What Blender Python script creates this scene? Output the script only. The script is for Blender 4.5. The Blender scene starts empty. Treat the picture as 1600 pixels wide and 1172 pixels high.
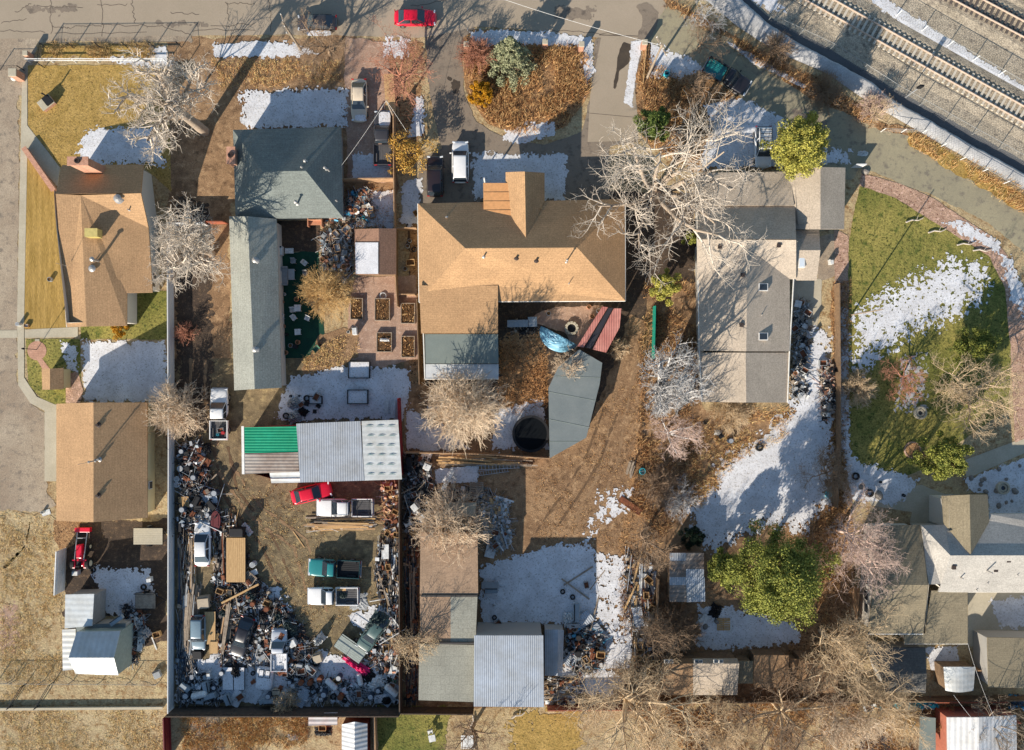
import bpy, math, random
import numpy as np
from mathutils import Vector, Matrix

# ------------------------------------------------------------------ camera, sky, sun, exposure
S = 14.0            # photo pixels per metre on the ground
CAMH = 88.0         # height of the drone above the ground
SUN_ELEV = 24.0
SHD = Vector((0.55, 0.835))      # direction the shadows fall on the ground
sc = bpy.context.scene
COL = sc.collection
cam_d = bpy.data.cameras.new("camera")
cam = bpy.data.objects.new("camera", cam_d)
COL.objects.link(cam)
cam.location = (0, 0, CAMH)
cam_d.sensor_width = 36
cam_d.lens = 36 * CAMH / (1600 / S)
cam_d.clip_start = 1.0
cam_d.clip_end = 3000
sc.camera = cam

world = bpy.data.worlds.new("World")
sc.world = world
world.use_nodes = True
wn = world.node_tree
sky = wn.nodes.new("ShaderNodeTexSky")
sky.sky_type = 'NISHITA'
sky.sun_disc = False
sky.sun_elevation = math.radians(SUN_ELEV)
sky.sun_rotation = math.radians(213.4)
sky.altitude = 1600
bg = wn.nodes["Background"]
bg.inputs[1].default_value = 0.11
tint = wn.nodes.new("ShaderNodeMix"); tint.data_type = 'RGBA'; tint.blend_type = 'MULTIPLY'; tint.inputs[0].default_value = 1.0
tint.inputs[7].default_value = (0.95, 1.02, 0.99, 1)
wn.links.new(sky.outputs[0], tint.inputs[6]); wn.links.new(tint.outputs[2], bg.inputs[0])

sun_d = bpy.data.lights.new("sun", 'SUN')
sun_d.energy = 5.0
sun_d.angle = math.radians(0.5)
sun_d.color = (1.0, 0.91, 0.79)
sun = bpy.data.objects.new("sun", sun_d)
COL.objects.link(sun)
sd = Vector((SHD.x, SHD.y, -math.tan(math.radians(SUN_ELEV)) * SHD.length)).normalized()
sun.rotation_euler = sd.to_track_quat('-Z', 'Y').to_euler()

sc.view_settings.view_transform = 'Standard'
sc.view_settings.look = 'None'
sc.view_settings.gamma = 1
sc.view_settings.exposure = 0.62
sc.cycles.max_bounces = 5
sc.cycles.transparent_max_bounces = 12

R = random.Random(7)

# ------------------------------------------------------------------ basics
def G(px, py, z=0.0):
    k = (CAMH - z) / CAMH / S
    return ((px - 800) * k, (586 - py) * k, z)

def tag(o, label=None, cat=None, group=None, kind=None):
    if label: o["label"] = label
    if cat: o["category"] = cat
    if group: o["group"] = group
    if kind: o["kind"] = kind
    return o

def empty(name, loc, rz=0.0, label=None, cat=None, group=None, s=1.0):
    o = bpy.data.objects.new(name, None)
    COL.objects.link(o)
    o.location = loc
    o.rotation_euler = (0, 0, rz)
    o.scale = (s, s, s)
    o.empty_display_size = 0.3
    return tag(o, label, cat, group)

def mkobj(name, V, F, mats, parent=None, mi=None, smooth=False, loc=None, world=False):
    me = bpy.data.meshes.new(name)
    me.from_pydata([tuple(v) for v in V], [], F)
    if not isinstance(mats, (list, tuple)): mats = [mats]
    for m in mats: me.materials.append(m)
    if mi is not None and len(mi): me.polygons.foreach_set("material_index", mi)
    if smooth: me.polygons.foreach_set("use_smooth", [True] * len(me.polygons))
    me.update()
    o = bpy.data.objects.new(name, me)
    COL.objects.link(o)
    if parent is not None:
        o.parent = parent
        if world: o.location = -Vector(parent.location)
    if loc is not None: o.location = loc
    return o

def copy_tree(o, parent=None):
    c = o.copy()
    COL.objects.link(c)
    c.parent = parent
    for ch in list(o.children): copy_tree(ch, c)
    return c

class MB:
    def __init__(self): self.V = []; self.F = []; self.M = []
    def add(self, V, F, m=0):
        b = len(self.V); self.V += V
        for f in F: self.F.append(tuple(i + b for i in f)); self.M.append(m)
        return self
    def box(self, c, s, rz=0, m=0, tilt=0, tax='y'):
        x, y, z = (k / 2 for k in s)
        P = [(-x,-y,-z),(x,-y,-z),(x,y,-z),(-x,y,-z),(-x,-y,z),(x,-y,z),(x,y,z),(-x,y,z)]
        Mx = Matrix.Rotation(rz, 3, 'Z')
        if tilt: Mx = Mx @ Matrix.Rotation(tilt, 3, tax.upper())
        P = [tuple(Mx @ Vector(p) + Vector(c)) for p in P]
        return self.add(P, [(0,3,2,1),(4,5,6,7),(0,1,5,4),(1,2,6,5),(2,3,7,6),(3,0,4,7)], m)
    def tube(self, p0, p1, r0, r1=None, n=8, m=0, cap=True):
        r1 = r0 if r1 is None else r1
        p0 = Vector(p0); p1 = Vector(p1); d = (p1 - p0)
        if d.length < 1e-6: return self
        d.normalize(); u = d.orthogonal().normalized(); v = d.cross(u)
        P = []
        for p, r in ((p0, r0), (p1, r1)):
            for k in range(n):
                a = 2 * math.pi * k / n
                P.append(tuple(p + (u * math.cos(a) + v * math.sin(a)) * r))
        F = [(k, (k + 1) % n, (k + 1) % n + n, k + n) for k in range(n)]
        if cap: F += [tuple(range(n))[::-1], tuple(range(n, 2 * n))]
        return self.add(P, F, m)
    def prism(self, poly, z0, z1, m=0):
        n = len(poly)
        a = sum(poly[i][0] * poly[(i+1) % n][1] - poly[(i+1) % n][0] * poly[i][1] for i in range(n))
        if a < 0: poly = poly[::-1]
        P = [(p[0], p[1], z0) for p in poly] + [(p[0], p[1], z1) for p in poly]
        F = [tuple(range(n))[::-1], tuple(range(n, 2 * n))] + [(i, (i+1) % n, (i+1) % n + n, i + n) for i in range(n)]
        return self.add(P, F, m)
    def ring(self, c, ro, ri, z0, z1, n=20, m=0):
        P = []
        for r, z in ((ro, z0), (ro, z1), (ri, z1), (ri, z0)):
            for k in range(n):
                a = 2 * math.pi * k / n
                P.append((c[0] + r * math.cos(a), c[1] + r * math.sin(a), z))
        F = []
        for j in range(4):
            for k in range(n):
                F.append((j * n + k, j * n + (k+1) % n, ((j+1) % 4) * n + (k+1) % n, ((j+1) % 4) * n + k))
        return self.add(P, F, m)
    def build(self, name, mats, parent=None, smooth=False, world=False, loc=None, bevel=0):
        o = mkobj(name, self.V, self.F, mats, parent, self.M, smooth, loc, world)
        if bevel:
            b = o.modifiers.new("bevel", 'BEVEL'); b.width = bevel; b.segments = 2; b.limit_method = 'ANGLE'
        return o

# ------------------------------------------------------------------ materials
MATS = {}
def lin(c):
    return tuple((x / 12.92 if x <= 0.04045 else ((x + 0.055) / 1.055) ** 2.4) for x in (k / 255 for k in c))

def mat(name, c1, c2=None, scale=1.0, rough=0.85, bump=0.0, bscale=12.0, metal=0.0, fine=0.25, fscale=9.0,
        c3=None, stripes=None, brick=None, spec=0.3, contrast=0.18, coat=0.0, stretch=None, alpha=None, detail=6, speck=None):
    """object-space procedural material. c1/c2 large patches, c3 rare specks, fine = fine value variation"""
    if name in MATS: return MATS[name]
    m = bpy.data.materials.new(name); m.use_nodes = True
    nt = m.node_tree; N = nt.nodes; L = nt.links
    b = N["Principled BSDF"]
    b.inputs["Roughness"].default_value = rough
    b.inputs["Metallic"].default_value = metal
    b.inputs["Specular IOR Level"].default_value = spec
    if coat: b.inputs["Coat Weight"].default_value = coat
    tc = N.new("ShaderNodeTexCoord")
    vec = tc.outputs["Object"]
    if stretch:
        mp = N.new("ShaderNodeMapping"); mp.inputs["Scale"].default_value = stretch[:3]
        if len(stretch) > 3: mp.inputs["Rotation"].default_value = (0, 0, stretch[3])
        L.new(vec, mp.inputs[0]); svec = mp.outputs[0]
    else: svec = vec
    def noise(sc_, det, v=svec):
        n = N.new("ShaderNodeTexNoise"); n.inputs["Scale"].default_value = sc_; n.inputs["Detail"].default_value = det
        n.inputs["Roughness"].default_value = 0.65
        L.new(v, n.inputs["Vector"]); return n
    def mix(fac, a, c, mode='MIX'):
        x = N.new("ShaderNodeMix"); x.data_type = 'RGBA'; x.blend_type = mode
        if isinstance(fac, float): x.inputs[0].default_value = fac
        else: L.new(fac, x.inputs[0])
        for k, s in ((6, a), (7, c)):
            if isinstance(s, tuple): x.inputs[k].default_value = (*s[:3], 1)
            else: L.new(s, x.inputs[k])
        return x.outputs[2]
    def ramp(src, lo, hi):
        r = N.new("ShaderNodeMapRange"); r.inputs[1].default_value = lo; r.inputs[2].default_value = hi
        L.new(src, r.inputs[0]); return r.outputs[0]
    col = c1
    if c2 is not None:
        n1 = noise(scale, detail)
        col = mix(ramp(n1.outputs[0], 0.5 - contrast, 0.5 + contrast), c1, c2)
    if c3 is not None:
        n3 = noise(scale * 3.1 + 0.7, 5)
        col = mix(ramp(n3.outputs[0], 0.52, 0.68), col, c3)
    if speck:   # (colour, scale, lo, hi): small spots of something else
        ns = noise(speck[1], 3, vec)
        col = mix(ramp(ns.outputs[0], speck[2], speck[3]), col, speck[0])
    if brick:
        br = N.new("ShaderNodeTexBrick")
        mp = N.new("ShaderNodeMapping"); mp.inputs["Rotation"].default_value = (0, 0, brick.get('rot', 0))
        L.new(vec, mp.inputs[0]); L.new(mp.outputs[0], br.inputs["Vector"])
        br.inputs["Scale"].default_value = 1.0
        br.inputs["Brick Width"].default_value = brick.get('w', 0.5)
        br.inputs["Row Height"].default_value = brick.get('h', 0.22)
        br.inputs["Mortar Size"].default_value = brick.get('m', 0.02)
        br.inputs["Color1"].default_value = (1, 1, 1, 1)
        v = brick.get('v', 0.72)
        br.inputs["Color2"].default_value = (v, v, v, 1)
        d = brick.get('d', 0.5)
        br.inputs["Mortar"].default_value = (d, d, d, 1)
        col = mix(1.0, col, br.outputs[0], 'MULTIPLY')
    if stripes:
        w = N.new("ShaderNodeTexWave"); w.wave_type = 'BANDS'
        w.bands_direction = stripes[0]; w.inputs["Scale"].default_value = stripes[1]
        w.inputs["Distortion"].default_value = stripes[3] if len(stripes) > 3 else 0.0
        L.new(vec, w.inputs[0])
        d = stripes[2]
        col = mix(w.outputs[1], tuple(1 - d for _ in range(3)), (1., 1., 1.)) if False else mix(1.0, col, mix(w.outputs[1], (1 - d,) * 3, (1.0, 1.0, 1.0)), 'MULTIPLY')
    if fine:
        nf = noise(fscale, 4)
        lo, hi = 1 - fine, 1 + fine
        r = N.new("ShaderNodeMapRange"); r.inputs[1].default_value = 0.33; r.inputs[2].default_value = 0.67
        r.inputs[3].default_value = lo; r.inputs[4].default_value = hi
        L.new(nf.outputs[0], r.inputs[0])
        cb = N.new("ShaderNodeVectorMath"); cb.operation = 'SCALE'
        if isinstance(col, tuple): cb.inputs[0].default_value = col[:3]
        else: L.new(col, cb.inputs[0])
        L.new(r.outputs[0], cb.inputs["Scale"])
        col = cb.outputs[0]
    if isinstance(col, tuple): b.inputs["Base Color"].default_value = (*col[:3], 1)
    else: L.new(col, b.inputs["Base Color"])
    if bump or (stripes and len(stripes) > 4):
        bn = N.new("ShaderNodeBump")
        if stripes and len(stripes) > 4:
            bn.inputs["Strength"].default_value = 1.0; bn.inputs["Distance"].default_value = stripes[4]
            L.new(w.outputs[1], bn.inputs["Height"])
        else:
            nb = noise(bscale, 3)
            bn.inputs["Strength"].default_value = 1.0; bn.inputs["Distance"].default_value = bump
            L.new(nb.outputs[0], bn.inputs["Height"])
        L.new(bn.outputs[0], b.inputs["Normal"])
    MATS[name] = m
    return m

def plain(name, c, rough=0.6, metal=0.0, spec=0.4, coat=0.0, fine=0.12):
    return mat(name, c, None, rough=rough, metal=metal, spec=spec, coat=coat, fine=fine, fscale=3.0)

# ------------------------------------------------------------------ numpy noise and ground patches
def vnoise(x, y, sc_, seed=0):
    x = x * sc_; y = y * sc_
    xi = np.floor(x).astype(np.int64); yi = np.floor(y).astype(np.int64)
    xf = x - xi; yf = y - yi
    def h(a, b):
        n = (a * 374761393 + b * 668265263 + seed * 974711) & 0x7fffffff
        n = ((n ^ (n >> 13)) * 1274126177) & 0x7fffffff
        return ((n ^ (n >> 16)) & 0xffff) / 65535.0
    u = xf * xf * (3 - 2 * xf); v = yf * yf * (3 - 2 * yf)
    a = h(xi, yi); b = h(xi + 1, yi); c = h(xi, yi + 1); d = h(xi + 1, yi + 1)
    return (a * (1 - u) + b * u) * (1 - v) + (c * (1 - u) + d * u) * v

def fbm(x, y, sc_, seed=0, octv=4):
    t = 0; a = 0.5; tot = 0
    for k in range(octv):
        t = t + a * vnoise(x, y, sc_ * 2 ** k, seed + k * 17); tot += a; a *= 0.55
    return t / tot

def sdist(X, Y, poly):
    """signed distance, positive inside"""
    d = np.full(X.shape, 1e9); inside = np.zeros(X.shape, bool)
    n = len(poly)
    for i in range(n):
        ax, ay = poly[i]; bx, by = poly[(i + 1) % n]
        ex, ey = bx - ax, by - ay
        L2 = ex * ex + ey * ey + 1e-12
        t = np.clip(((X - ax) * ex + (Y - ay) * ey) / L2, 0, 1)
        d = np.minimum(d, (X - ax - t * ex) ** 2 + (Y - ay - t * ey) ** 2)
        c = ((ay > Y) != (by > Y))
        with np.errstate(divide='ignore', invalid='ignore'):
            xx = (bx - ax) * (Y - ay) / (by - ay + (by == ay) * 1e-12) + ax
        inside ^= c & (X < xx)
    return np.where(inside, 1, -1) * np.sqrt(d)

_layer = [0]
def patch(name, poly, m, z, edge=0.25, escale=0.9, step=0.16, holes=0.0, hscale=2.2, fade=1.2, label=None, cat=None,
          kind="structure", thick=0.0, seed=None, group=None, clean=False):
    """A sheet of ground cover. poly in photo pixels (on the ground). edge = wobble of the outline (m);
    holes 0..1 = how much bare ground shows through; fade = metres over which the edge breaks up."""
    _layer[0] += 1
    seed = _layer[0] * 31 if seed is None else seed
    z = z + (_layer[0] % 9) * 0.0004
    P = [G(*p)[:2] for p in poly]
    if clean:
        mb = MB()
        if thick: mb.prism(P, z - 0.05, z)
        else:
            a = sum(P[i][0] * P[(i+1) % len(P)][1] - P[(i+1) % len(P)][0] * P[i][1] for i in range(len(P)))
            if a < 0: P = P[::-1]
            mb.add([(p[0], p[1], z) for p in P], [tuple(range(len(P)))])
        o = mb.build(name, m)
        return tag(o, label, cat, group, kind)
    xs = [p[0] for p in P]; ys = [p[1] for p in P]
    pad = edge + step * 2
    nx = int((max(xs) - min(xs) + 2 * pad) / step) + 2; ny = int((max(ys) - min(ys) + 2 * pad) / step) + 2
    X, Y = np.meshgrid(min(xs) - pad + np.arange(nx) * step, min(ys) - pad + np.arange(ny) * step)
    sdv = sdist(X, Y, P)
    f = sdv + edge * 2 * (fbm(X, Y, escale, seed, 5) - 0.5) * 2.0
    if holes:
        hn = 0.55 * fbm(X, Y, hscale, seed + 5, 4) + 0.45 * fbm(X, Y, hscale * 3.3, seed + 9, 3)
        t = np.clip(sdv / fade, 0, 1)
        thr = 0.5 + 0.0 * t
        # near the edge many holes, in the middle 'holes' of them
        lvl = (0.50 - 0.34 * (1 - holes)) * t + (1 - t) * 0.56
        f = np.minimum(f, (hn - lvl) * 1.2)
    ins = f > 0
    V = []; F = []
    vid = {}
    big = -np.ones((ny, nx), np.int64)
    full = ins[:-1, :-1] & ins[1:, :-1] & ins[:-1, 1:] & ins[1:, 1:]
    # interior vertices
    use = ins.copy()
    idx = np.argwhere(use)
    big[idx[:, 0], idx[:, 1]] = np.arange(len(idx))
    V = [(float(X[j, i]), float(Y[j, i]), z) for j, i in idx]
    fi = np.argwhere(full)
    F = [(int(big[j, i]), int(big[j, i+1]), int(big[j+1, i+1]), int(big[j+1, i])) for j, i in fi]
    part = (ins[:-1, :-1] | ins[1:, :-1] | ins[:-1, 1:] | ins[1:, 1:]) & ~full
    em = {}
    def edgev(a, b):
        k = (a, b) if a < b else (b, a)
        if k in em: return em[k]
        fa = f[k[0]]; fb = f[k[1]]
        t = fa / (fa - fb)
        xa = X[k[0]] * (1 - t) + X[k[1]] * t; ya = Y[k[0]] * (1 - t) + Y[k[1]] * t
        V.append((float(xa), float(ya), z)); em[k] = len(V) - 1
        return em[k]
    for j, i in np.argwhere(part):
        c = [(j, i), (j, i+1), (j+1, i+1), (j+1, i)]
        poly_ = []
        for k in range(4):
            a = c[k]; b = c[(k+1) % 4]
            if ins[a]: poly_.append(int(big[a]))
            if ins[a] != ins[b]: poly_.append(edgev(a, b))
        if len(poly_) >= 3: F.append(tuple(poly_))
    if not F: return None
    o = mkobj(name, V, F, m)
    return tag(o, label, cat, group, kind)

def inpoly(x, y, poly):
    c = False; n = len(poly)
    for i in range(n):
        ax, ay = poly[i]; bx, by = poly[(i+1) % n]
        if (ay > y) != (by > y) and x < (bx - ax) * (y - ay) / (by - ay) + ax: c = not c
    return c

def rand_in(poly, rnd):
    xs = [p[0] for p in poly]; ys = [p[1] for p in poly]
    while True:
        x = rnd.uniform(min(xs), max(xs)); y = rnd.uniform(min(ys), max(ys))
        if inpoly(x, y, poly): return x, y

# ------------------------------------------------------------------ automatic labels that single things out
LAND = []     # (name, px, py)
PEND = []     # (object, phrase, px, py, preposition-free)
def land(name, px, py): LAND.append((name, px, py))
def auto(o, phrase, px, py): PEND.append((o, phrase, px, py))
def resolve_labels():
    buckets = {}
    for o, ph, px, py in PEND:
        best = min(LAND, key=lambda l: (l[1] - px) ** 2 + (l[2] - py) ** 2)
        dx, dy = px - best[1], py - best[2]
        if abs(dx) > abs(dy): d = "right of" if dx > 0 else "left of"
        else: d = "below" if dy > 0 else "above"
        buckets.setdefault((ph, d, best[0]), []).append((dx * dx + dy * dy, o))
    ords = ["nearest", "second nearest", "third nearest", "fourth nearest", "fifth nearest", "sixth nearest", "seventh nearest", "eighth nearest",
            "ninth nearest", "tenth nearest", "eleventh nearest", "twelfth nearest"]
    for (ph, d, nm), lst in buckets.items():
        lst.sort(key=lambda t: t[0])
        for k, (dd, o) in enumerate(lst):
            if len(lst) == 1: o["label"] = f"{ph} {d} the {nm}"
            elif k < 12: o["label"] = f"{ph}, {ords[k]} {d} the {nm}"
            else: o["label"] = f"{ph}, one of the farther ones {d} the {nm}"
# ------------------------------------------------------------------ ground materials
def L_(r, g, b): return lin((r, g, b))
m_field = mat("dry_field", L_(188,168,130), L_(156,132,98), 0.22, bump=0.06, bscale=6, c3=L_(186,168,126), fine=0.32, fscale=5, rough=0.95, speck=(L_(138,108,72), 1.4, .5, .68))
m_gold = mat("dormant_lawn", L_(182,150,88), L_(150,122,62), 0.7, bump=0.045, bscale=7, c3=L_(126,108,56), fine=0.34, fscale=6, rough=0.95, speck=(L_(96,78,40), 4, .6, .68))
m_golds = mat("striped_dormant_lawn", L_(184,150,86), L_(146,118,58), 0.5, bump=0.045, bscale=7, fine=0.32, fscale=6, rough=0.95, stretch=(4,0.35,1))
m_green = mat("lawn_green", L_(100,104,46), L_(158,144,78), 0.14, bump=0.05, bscale=7, c3=L_(76,88,36), fine=0.38, fscale=5, rough=0.95, speck=(L_(62,66,28), 3.5, .56, .66))
m_dkgreen = mat("shaded_side_turf", L_(96,104,56), L_(130,124,70), 0.3, bump=0.02, bscale=10, fine=0.25, rough=0.95)
m_turf = mat("artificial_turf", L_(28,70,52), L_(20,56,46), 0.8, fine=0.15, rough=0.95)
m_gravel = mat("gravel", L_(176,160,138), L_(150,132,112), 0.2, bump=0.03, bscale=14, c3=L_(130,118,104), fine=0.35, fscale=14, rough=0.95)
m_ballast = mat("ballast", L_(184,170,148), L_(154,142,122), 0.35, bump=0.08, bscale=7, c3=L_(120,110,98), fine=0.4, fscale=8, rough=0.95)
m_asph = mat("old_asphalt", L_(168,152,132), L_(156,142,122), 0.12, bump=0.005, bscale=20, fine=0.08, fscale=14, rough=0.9)
m_drive = mat("driveway_asphalt", L_(138,124,108), L_(126,114,100), 0.2, bump=0.004, bscale=20, fine=0.1, fscale=12, rough=0.9, c3=L_(104,94,84))
m_lane = mat("lane_asphalt", L_(160,150,122), L_(142,134,112), 0.18, bump=0.006, bscale=20, fine=0.12, fscale=10, rough=0.9, c3=L_(120,112,98))
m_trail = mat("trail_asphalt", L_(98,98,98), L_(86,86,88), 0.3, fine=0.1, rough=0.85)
m_conc = mat("concrete", L_(188,178,156), L_(172,162,140), 0.4, fine=0.08, fscale=6, rough=0.85)
m_dirt = mat("dirt", L_(164,132,98), L_(124,96,70), 0.22, bump=0.05, bscale=8, c3=L_(180,148,112), fine=0.3, fscale=8, rough=0.95, speck=(L_(104,80,58), 1.1, .5, .7))
m_dirtg = mat("yard_dirt", L_(138,120,90), L_(108,94,72), 0.2, bump=0.05, bscale=8, c3=L_(166,146,106), fine=0.3, fscale=8, rough=0.95, speck=(L_(92,80,60), 1.0, .5, .7))
m_dirtd = mat("dark_earth_and_shade", L_(84,70,58), L_(62,52,44), 0.5, bump=0.05, bscale=8, c3=L_(110,90,70), fine=0.35, fscale=8, rough=0.95)  # dark earth, also used where shade is painted onto the ground
m_orange = mat("leaf_litter", L_(172,132,90), L_(124,94,66), 0.8, bump=0.08, bscale=7, c3=L_(190,154,112), fine=0.42, speck=(L_(70,50,34), 3.0, .55, .65), fscale=8, rough=0.95)
m_pink = mat("pink_gravel", L_(178,148,126), L_(152,122,104), 0.5, bump=0.03, bscale=12, c3=L_(190,162,142), fine=0.25, fscale=12, rough=0.95)
m_mulch = mat("red_mulch", L_(190,156,132), L_(152,122,102), 0.6, bump=0.05, bscale=8, c3=L_(212,176,156), fine=0.35, speck=(L_(110,72,58), 4, .58, .66), fscale=10, rough=0.95)
m_snow = mat("snow", (0.78,0.78,0.79), (0.56,0.55,0.55), 0.5, bump=0.03, bscale=4.0, fine=0.06, fscale=6, rough=0.6, spec=0.25, speck=((0.28,0.25,0.20), 6.5, .54, .72))
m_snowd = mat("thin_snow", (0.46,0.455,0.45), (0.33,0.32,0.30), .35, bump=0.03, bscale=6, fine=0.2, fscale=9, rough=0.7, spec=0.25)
m_brickpave = mat("brick_paving", L_(206,160,134), L_(186,140,116), 1.0, fine=0.15, brick=dict(w=0.4,h=0.2,m=0.015,v=0.85,d=0.7))
m_crack = plain("crack_filler", L_(96,84,72), rough=0.8)
m_wet = mat("wet_asphalt", L_(84,74,62), L_(70,62,54), 0.8, fine=0.1, rough=0.35)

# base sheet
g = MB(); NG = 40
ext = [-900 + 1800 * k / NG for k in range(NG + 1)]
g.V = [(x, y, 0.0) for y in ext for x in ext]
g.F = [(j*(NG+1)+i, j*(NG+1)+i+1, (j+1)*(NG+1)+i+1, (j+1)*(NG+1)+i) for j in range(NG) for i in range(NG)]
g.M = [0] * len(g.F)
tag(g.build("ground", m_field), "dry golden brown winter grass and earth over the whole neighbourhood", "ground", kind="structure")

def struct(name, poly, m, z, label, cat, **k): return patch(name, poly, m, z, label=label, cat=cat, **k)
# --- earth yards (z 4 mm)
struct("dirt_yard", [(262,60),(545,55),(618,70),(622,300),(360,310),(360,690),(262,700)], m_dirt, 0.004, "brown trampled earth between the tan house and the green roofed house", "dirt", edge=0.3)
struct("dirt_yard", [(262,560),(632,560),(632,1110),(262,1110)], m_dirtg, 0.008, "olive brown earth of the junk yard behind the white fence", "dirt", edge=0.1)
struct("dirt_yard", [(632,560),(860,560),(1005,470),(1012,860),(1025,1105),(632,1105)], m_dirt, 0.006, "brown earth lane and yard right of the central barn", "dirt", edge=0.3)
struct("dirt_yard", [(632,300),(1085,300),(1090,640),(1010,700),(650,600)], m_dirtd, 0.010, "dark earth around the central tan house with shade painted in", "dirt", edge=0.3)  # shade around the house is put into the earth colour
struct("dirt_yard", [(1012,440),(1095,440),(1100,640),(1310,640),(1320,1100),(1015,1100),(1010,700)], m_dirt, 0.012, "brown litter covered earth behind the grey roofed house", "dirt", edge=0.4)
struct("dirt_yard", [(1300,440),(1330,440),(1335,1020),(1230,1020),(1232,640),(1300,640)], m_orange, 0.016, "strip of orange leaf litter along the lawn fence", "leaf litter", edge=0.3)
struct("dirt_yard", [(100,812),(262,812),(262,1000),(205,1010),(205,960),(100,960)], m_dirtd, 0.012, "dark muddy earth behind the brown garage", "dirt", edge=0.4)
struct("leaf_litter", [(640,320),(660,320),(664,480),(664,600),(640,600)], m_orange, 0.014, "orange leaf litter along the west wall of the central tan house", "leaf litter", edge=0.1)
struct("leaf_litter", [(778,520),(850,515),(860,560),(858,640),(775,650)], m_orange, 0.018, "orange leaf litter in the courtyard by the blue tarp", "leaf litter", edge=0.4, holes=0.4)
struct("leaf_litter", [(985,520),(1015,520),(1012,760),(1000,870),(965,870),(960,740),(985,640)], m_orange, 0.018, "orange leaf litter along the right side of the earth lane", "leaf litter", edge=0.6, holes=0.55)
struct("dirt_lane", [(830,735),(905,700),(945,600),(985,490),(1010,500),(1000,640),(985,760),(960,860),(830,860)], m_dirt, 0.022, "sandy earth lane with faint wheel tracks", "lane", edge=0.3)
struct("painted_shade_yard", [(778,472),(975,472),(940,560),(870,565),(850,515),(780,520)], m_dirtd, 0.022, "dark courtyard earth below the tan house with shade painted in", "dirt", edge=0.2)  # courtyard shade is part of this dark colour
# --- paving left
struct("gravel_lane", [(-400,60),(60,60),(45,140),(30,150),(28,600),(72,650),(72,752),(86,790),(60,800),(-400,800)], m_gravel, 0.02, "grey beige gravel lane along the left edge", "gravel", edge=0.35)
struct("gravel_verge", [(-400,60),(300,54),(300,66),(66,66),(45,95),(-400,100)], m_gravel, 0.024, "gravel verge along the street", "gravel", edge=0.2)
struct("lawn", [(44,102),(262,102),(268,300),(225,262),(95,262),(44,196)], m_gold, 0.028, "golden dormant lawn above the tan house", "lawn", edge=0.06)
struct("lawn", [(42,236),(90,300),(100,360),(108,514),(38,514)], m_golds, 0.028, "striped golden lawn beside the left wall of the tan house", "lawn", edge=0.04)
struct("lawn", [(40,530),(125,530),(128,640),(80,640),(45,600)], m_green, 0.028, "small green and gold lawn around the round brick patio", "lawn", edge=0.05)
struct("lawn", [(198,455),(262,455),(262,530),(125,530),(125,508),(198,508)], m_green, 0.030, "shaded lawn in the corner below the tan house", "lawn", edge=0.1)
struct("sidewalk", [(35,120),(43,120),(43,196),(94,262),(90,292),(43,236),(38,500),(38,590),(58,620),(86,632),(90,632),(90,752),(70,752),(70,642),(48,630),(29,602),(27,500),(31,300)], m_conc, 0.05, "narrow pale concrete sidewalk along the gravel lane", "sidewalk", clean=True, thick=0.1)
struct("footpath", [(-100,517),(27,516),(27,528),(-100,529)], m_conc, 0.046, "concrete path crossing the gravel lane", "footpath", clean=True)
struct("footpath", [(39,515),(122,511),(122,527),(39,528)], m_conc, 0.046, "concrete path from the sidewalk to the tan house", "footpath", clean=True)
struct("grass_strip", [(68,68),(236,70),(240,92),(64,90)], m_gold, 0.032, "golden grass strip between the street and the white fence", "grass strip", edge=0.25)
struct("field_grass", [(-400,800),(85,800),(100,850),(98,1060),(260,1065),(258,1100),(-400,1108)], m_field, 0.026, "dry golden field with tyre tracks at the lower left", "field", edge=0.4)
# round patio
cx, cy = 58, 548
struct("brick_patio", [(cx+15*math.cos(a*math.pi/10), cy+15*math.sin(a*math.pi/10)) for a in range(20)], m_brickpave, 0.05, "round pink brick patio by the sidewalk", "patio", clean=True)
struct("brick_patio", [(66,560),(78,576),(70,582),(58,562)], m_brickpave, 0.045, "pink brick path leading from the round patio to the small shed", "path", clean=True)
struct("brick_patio", [(104,586),(122,580),(130,610),(126,630),(103,630)], m_mulch, 0.045, "reddish paved walk beside the snow below the tan house", "path", edge=0.05)
struct("footpath", [(55,530),(62,530),(62,536),(55,536)], m_conc, 0.052, "short concrete link to the round patio", "footpath", clean=True)
# --- street and driveways
struct("street", [(-800,-900),(1400,-900),(1100,-200),(1046,6),(1004,62),(930,58),(800,44),(742,42),(664,60),(540,56),(480,54),(300,56),(110,60),(-800,66)], m_asph, 0.036, "worn beige asphalt street across the top", "street", edge=0.08)
struct("driveway", [(664,60),(742,40),(722,92),(727,150),(745,190),(790,218),(850,226),(908,206),(924,150),(930,60),(1003,60),(997,150),(997,222),(952,228),(952,312),(652,318),(655,250),(690,232),(672,150)], m_drive, 0.032, "asphalt loop driveway in front of the central tan house", "driveway", edge=0.12)
struct("driveway", [(940,54),(1002,60),(990,120),(996,180),(995,220),(918,222),(922,150)], m_asph, 0.040, "pale concrete branch of the loop driveway", "driveway", clean=True)
struct("puddle", [(975,66),(990,70),(985,98),(968,112),(962,140),(958,138),(962,112),(964,88)], m_wet, 0.048, "dark wet streak on the pale driveway", "puddle", edge=0.12, kind="stuff")
struct("puddle", [(998,10),(1010,5),(1030,20),(1020,60),(996,62),(1000,40)], m_drive, 0.048, "darker worn patch at the street corner", "patch", edge=0.25)
struct("side_driveway", [(540,58),(606,66),(616,160),(616,285),(545,285),(538,130)], m_pink, 0.032, "pinkish gravel driveway with the tan sedan", "driveway", edge=0.15)
struct("leaf_litter", [(606,64),(664,62),(664,230),(640,270),(618,250),(616,130)], m_orange, 0.034, "leaf litter strip under the red twig tree", "leaf litter", edge=0.25, holes=0.6)
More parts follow.
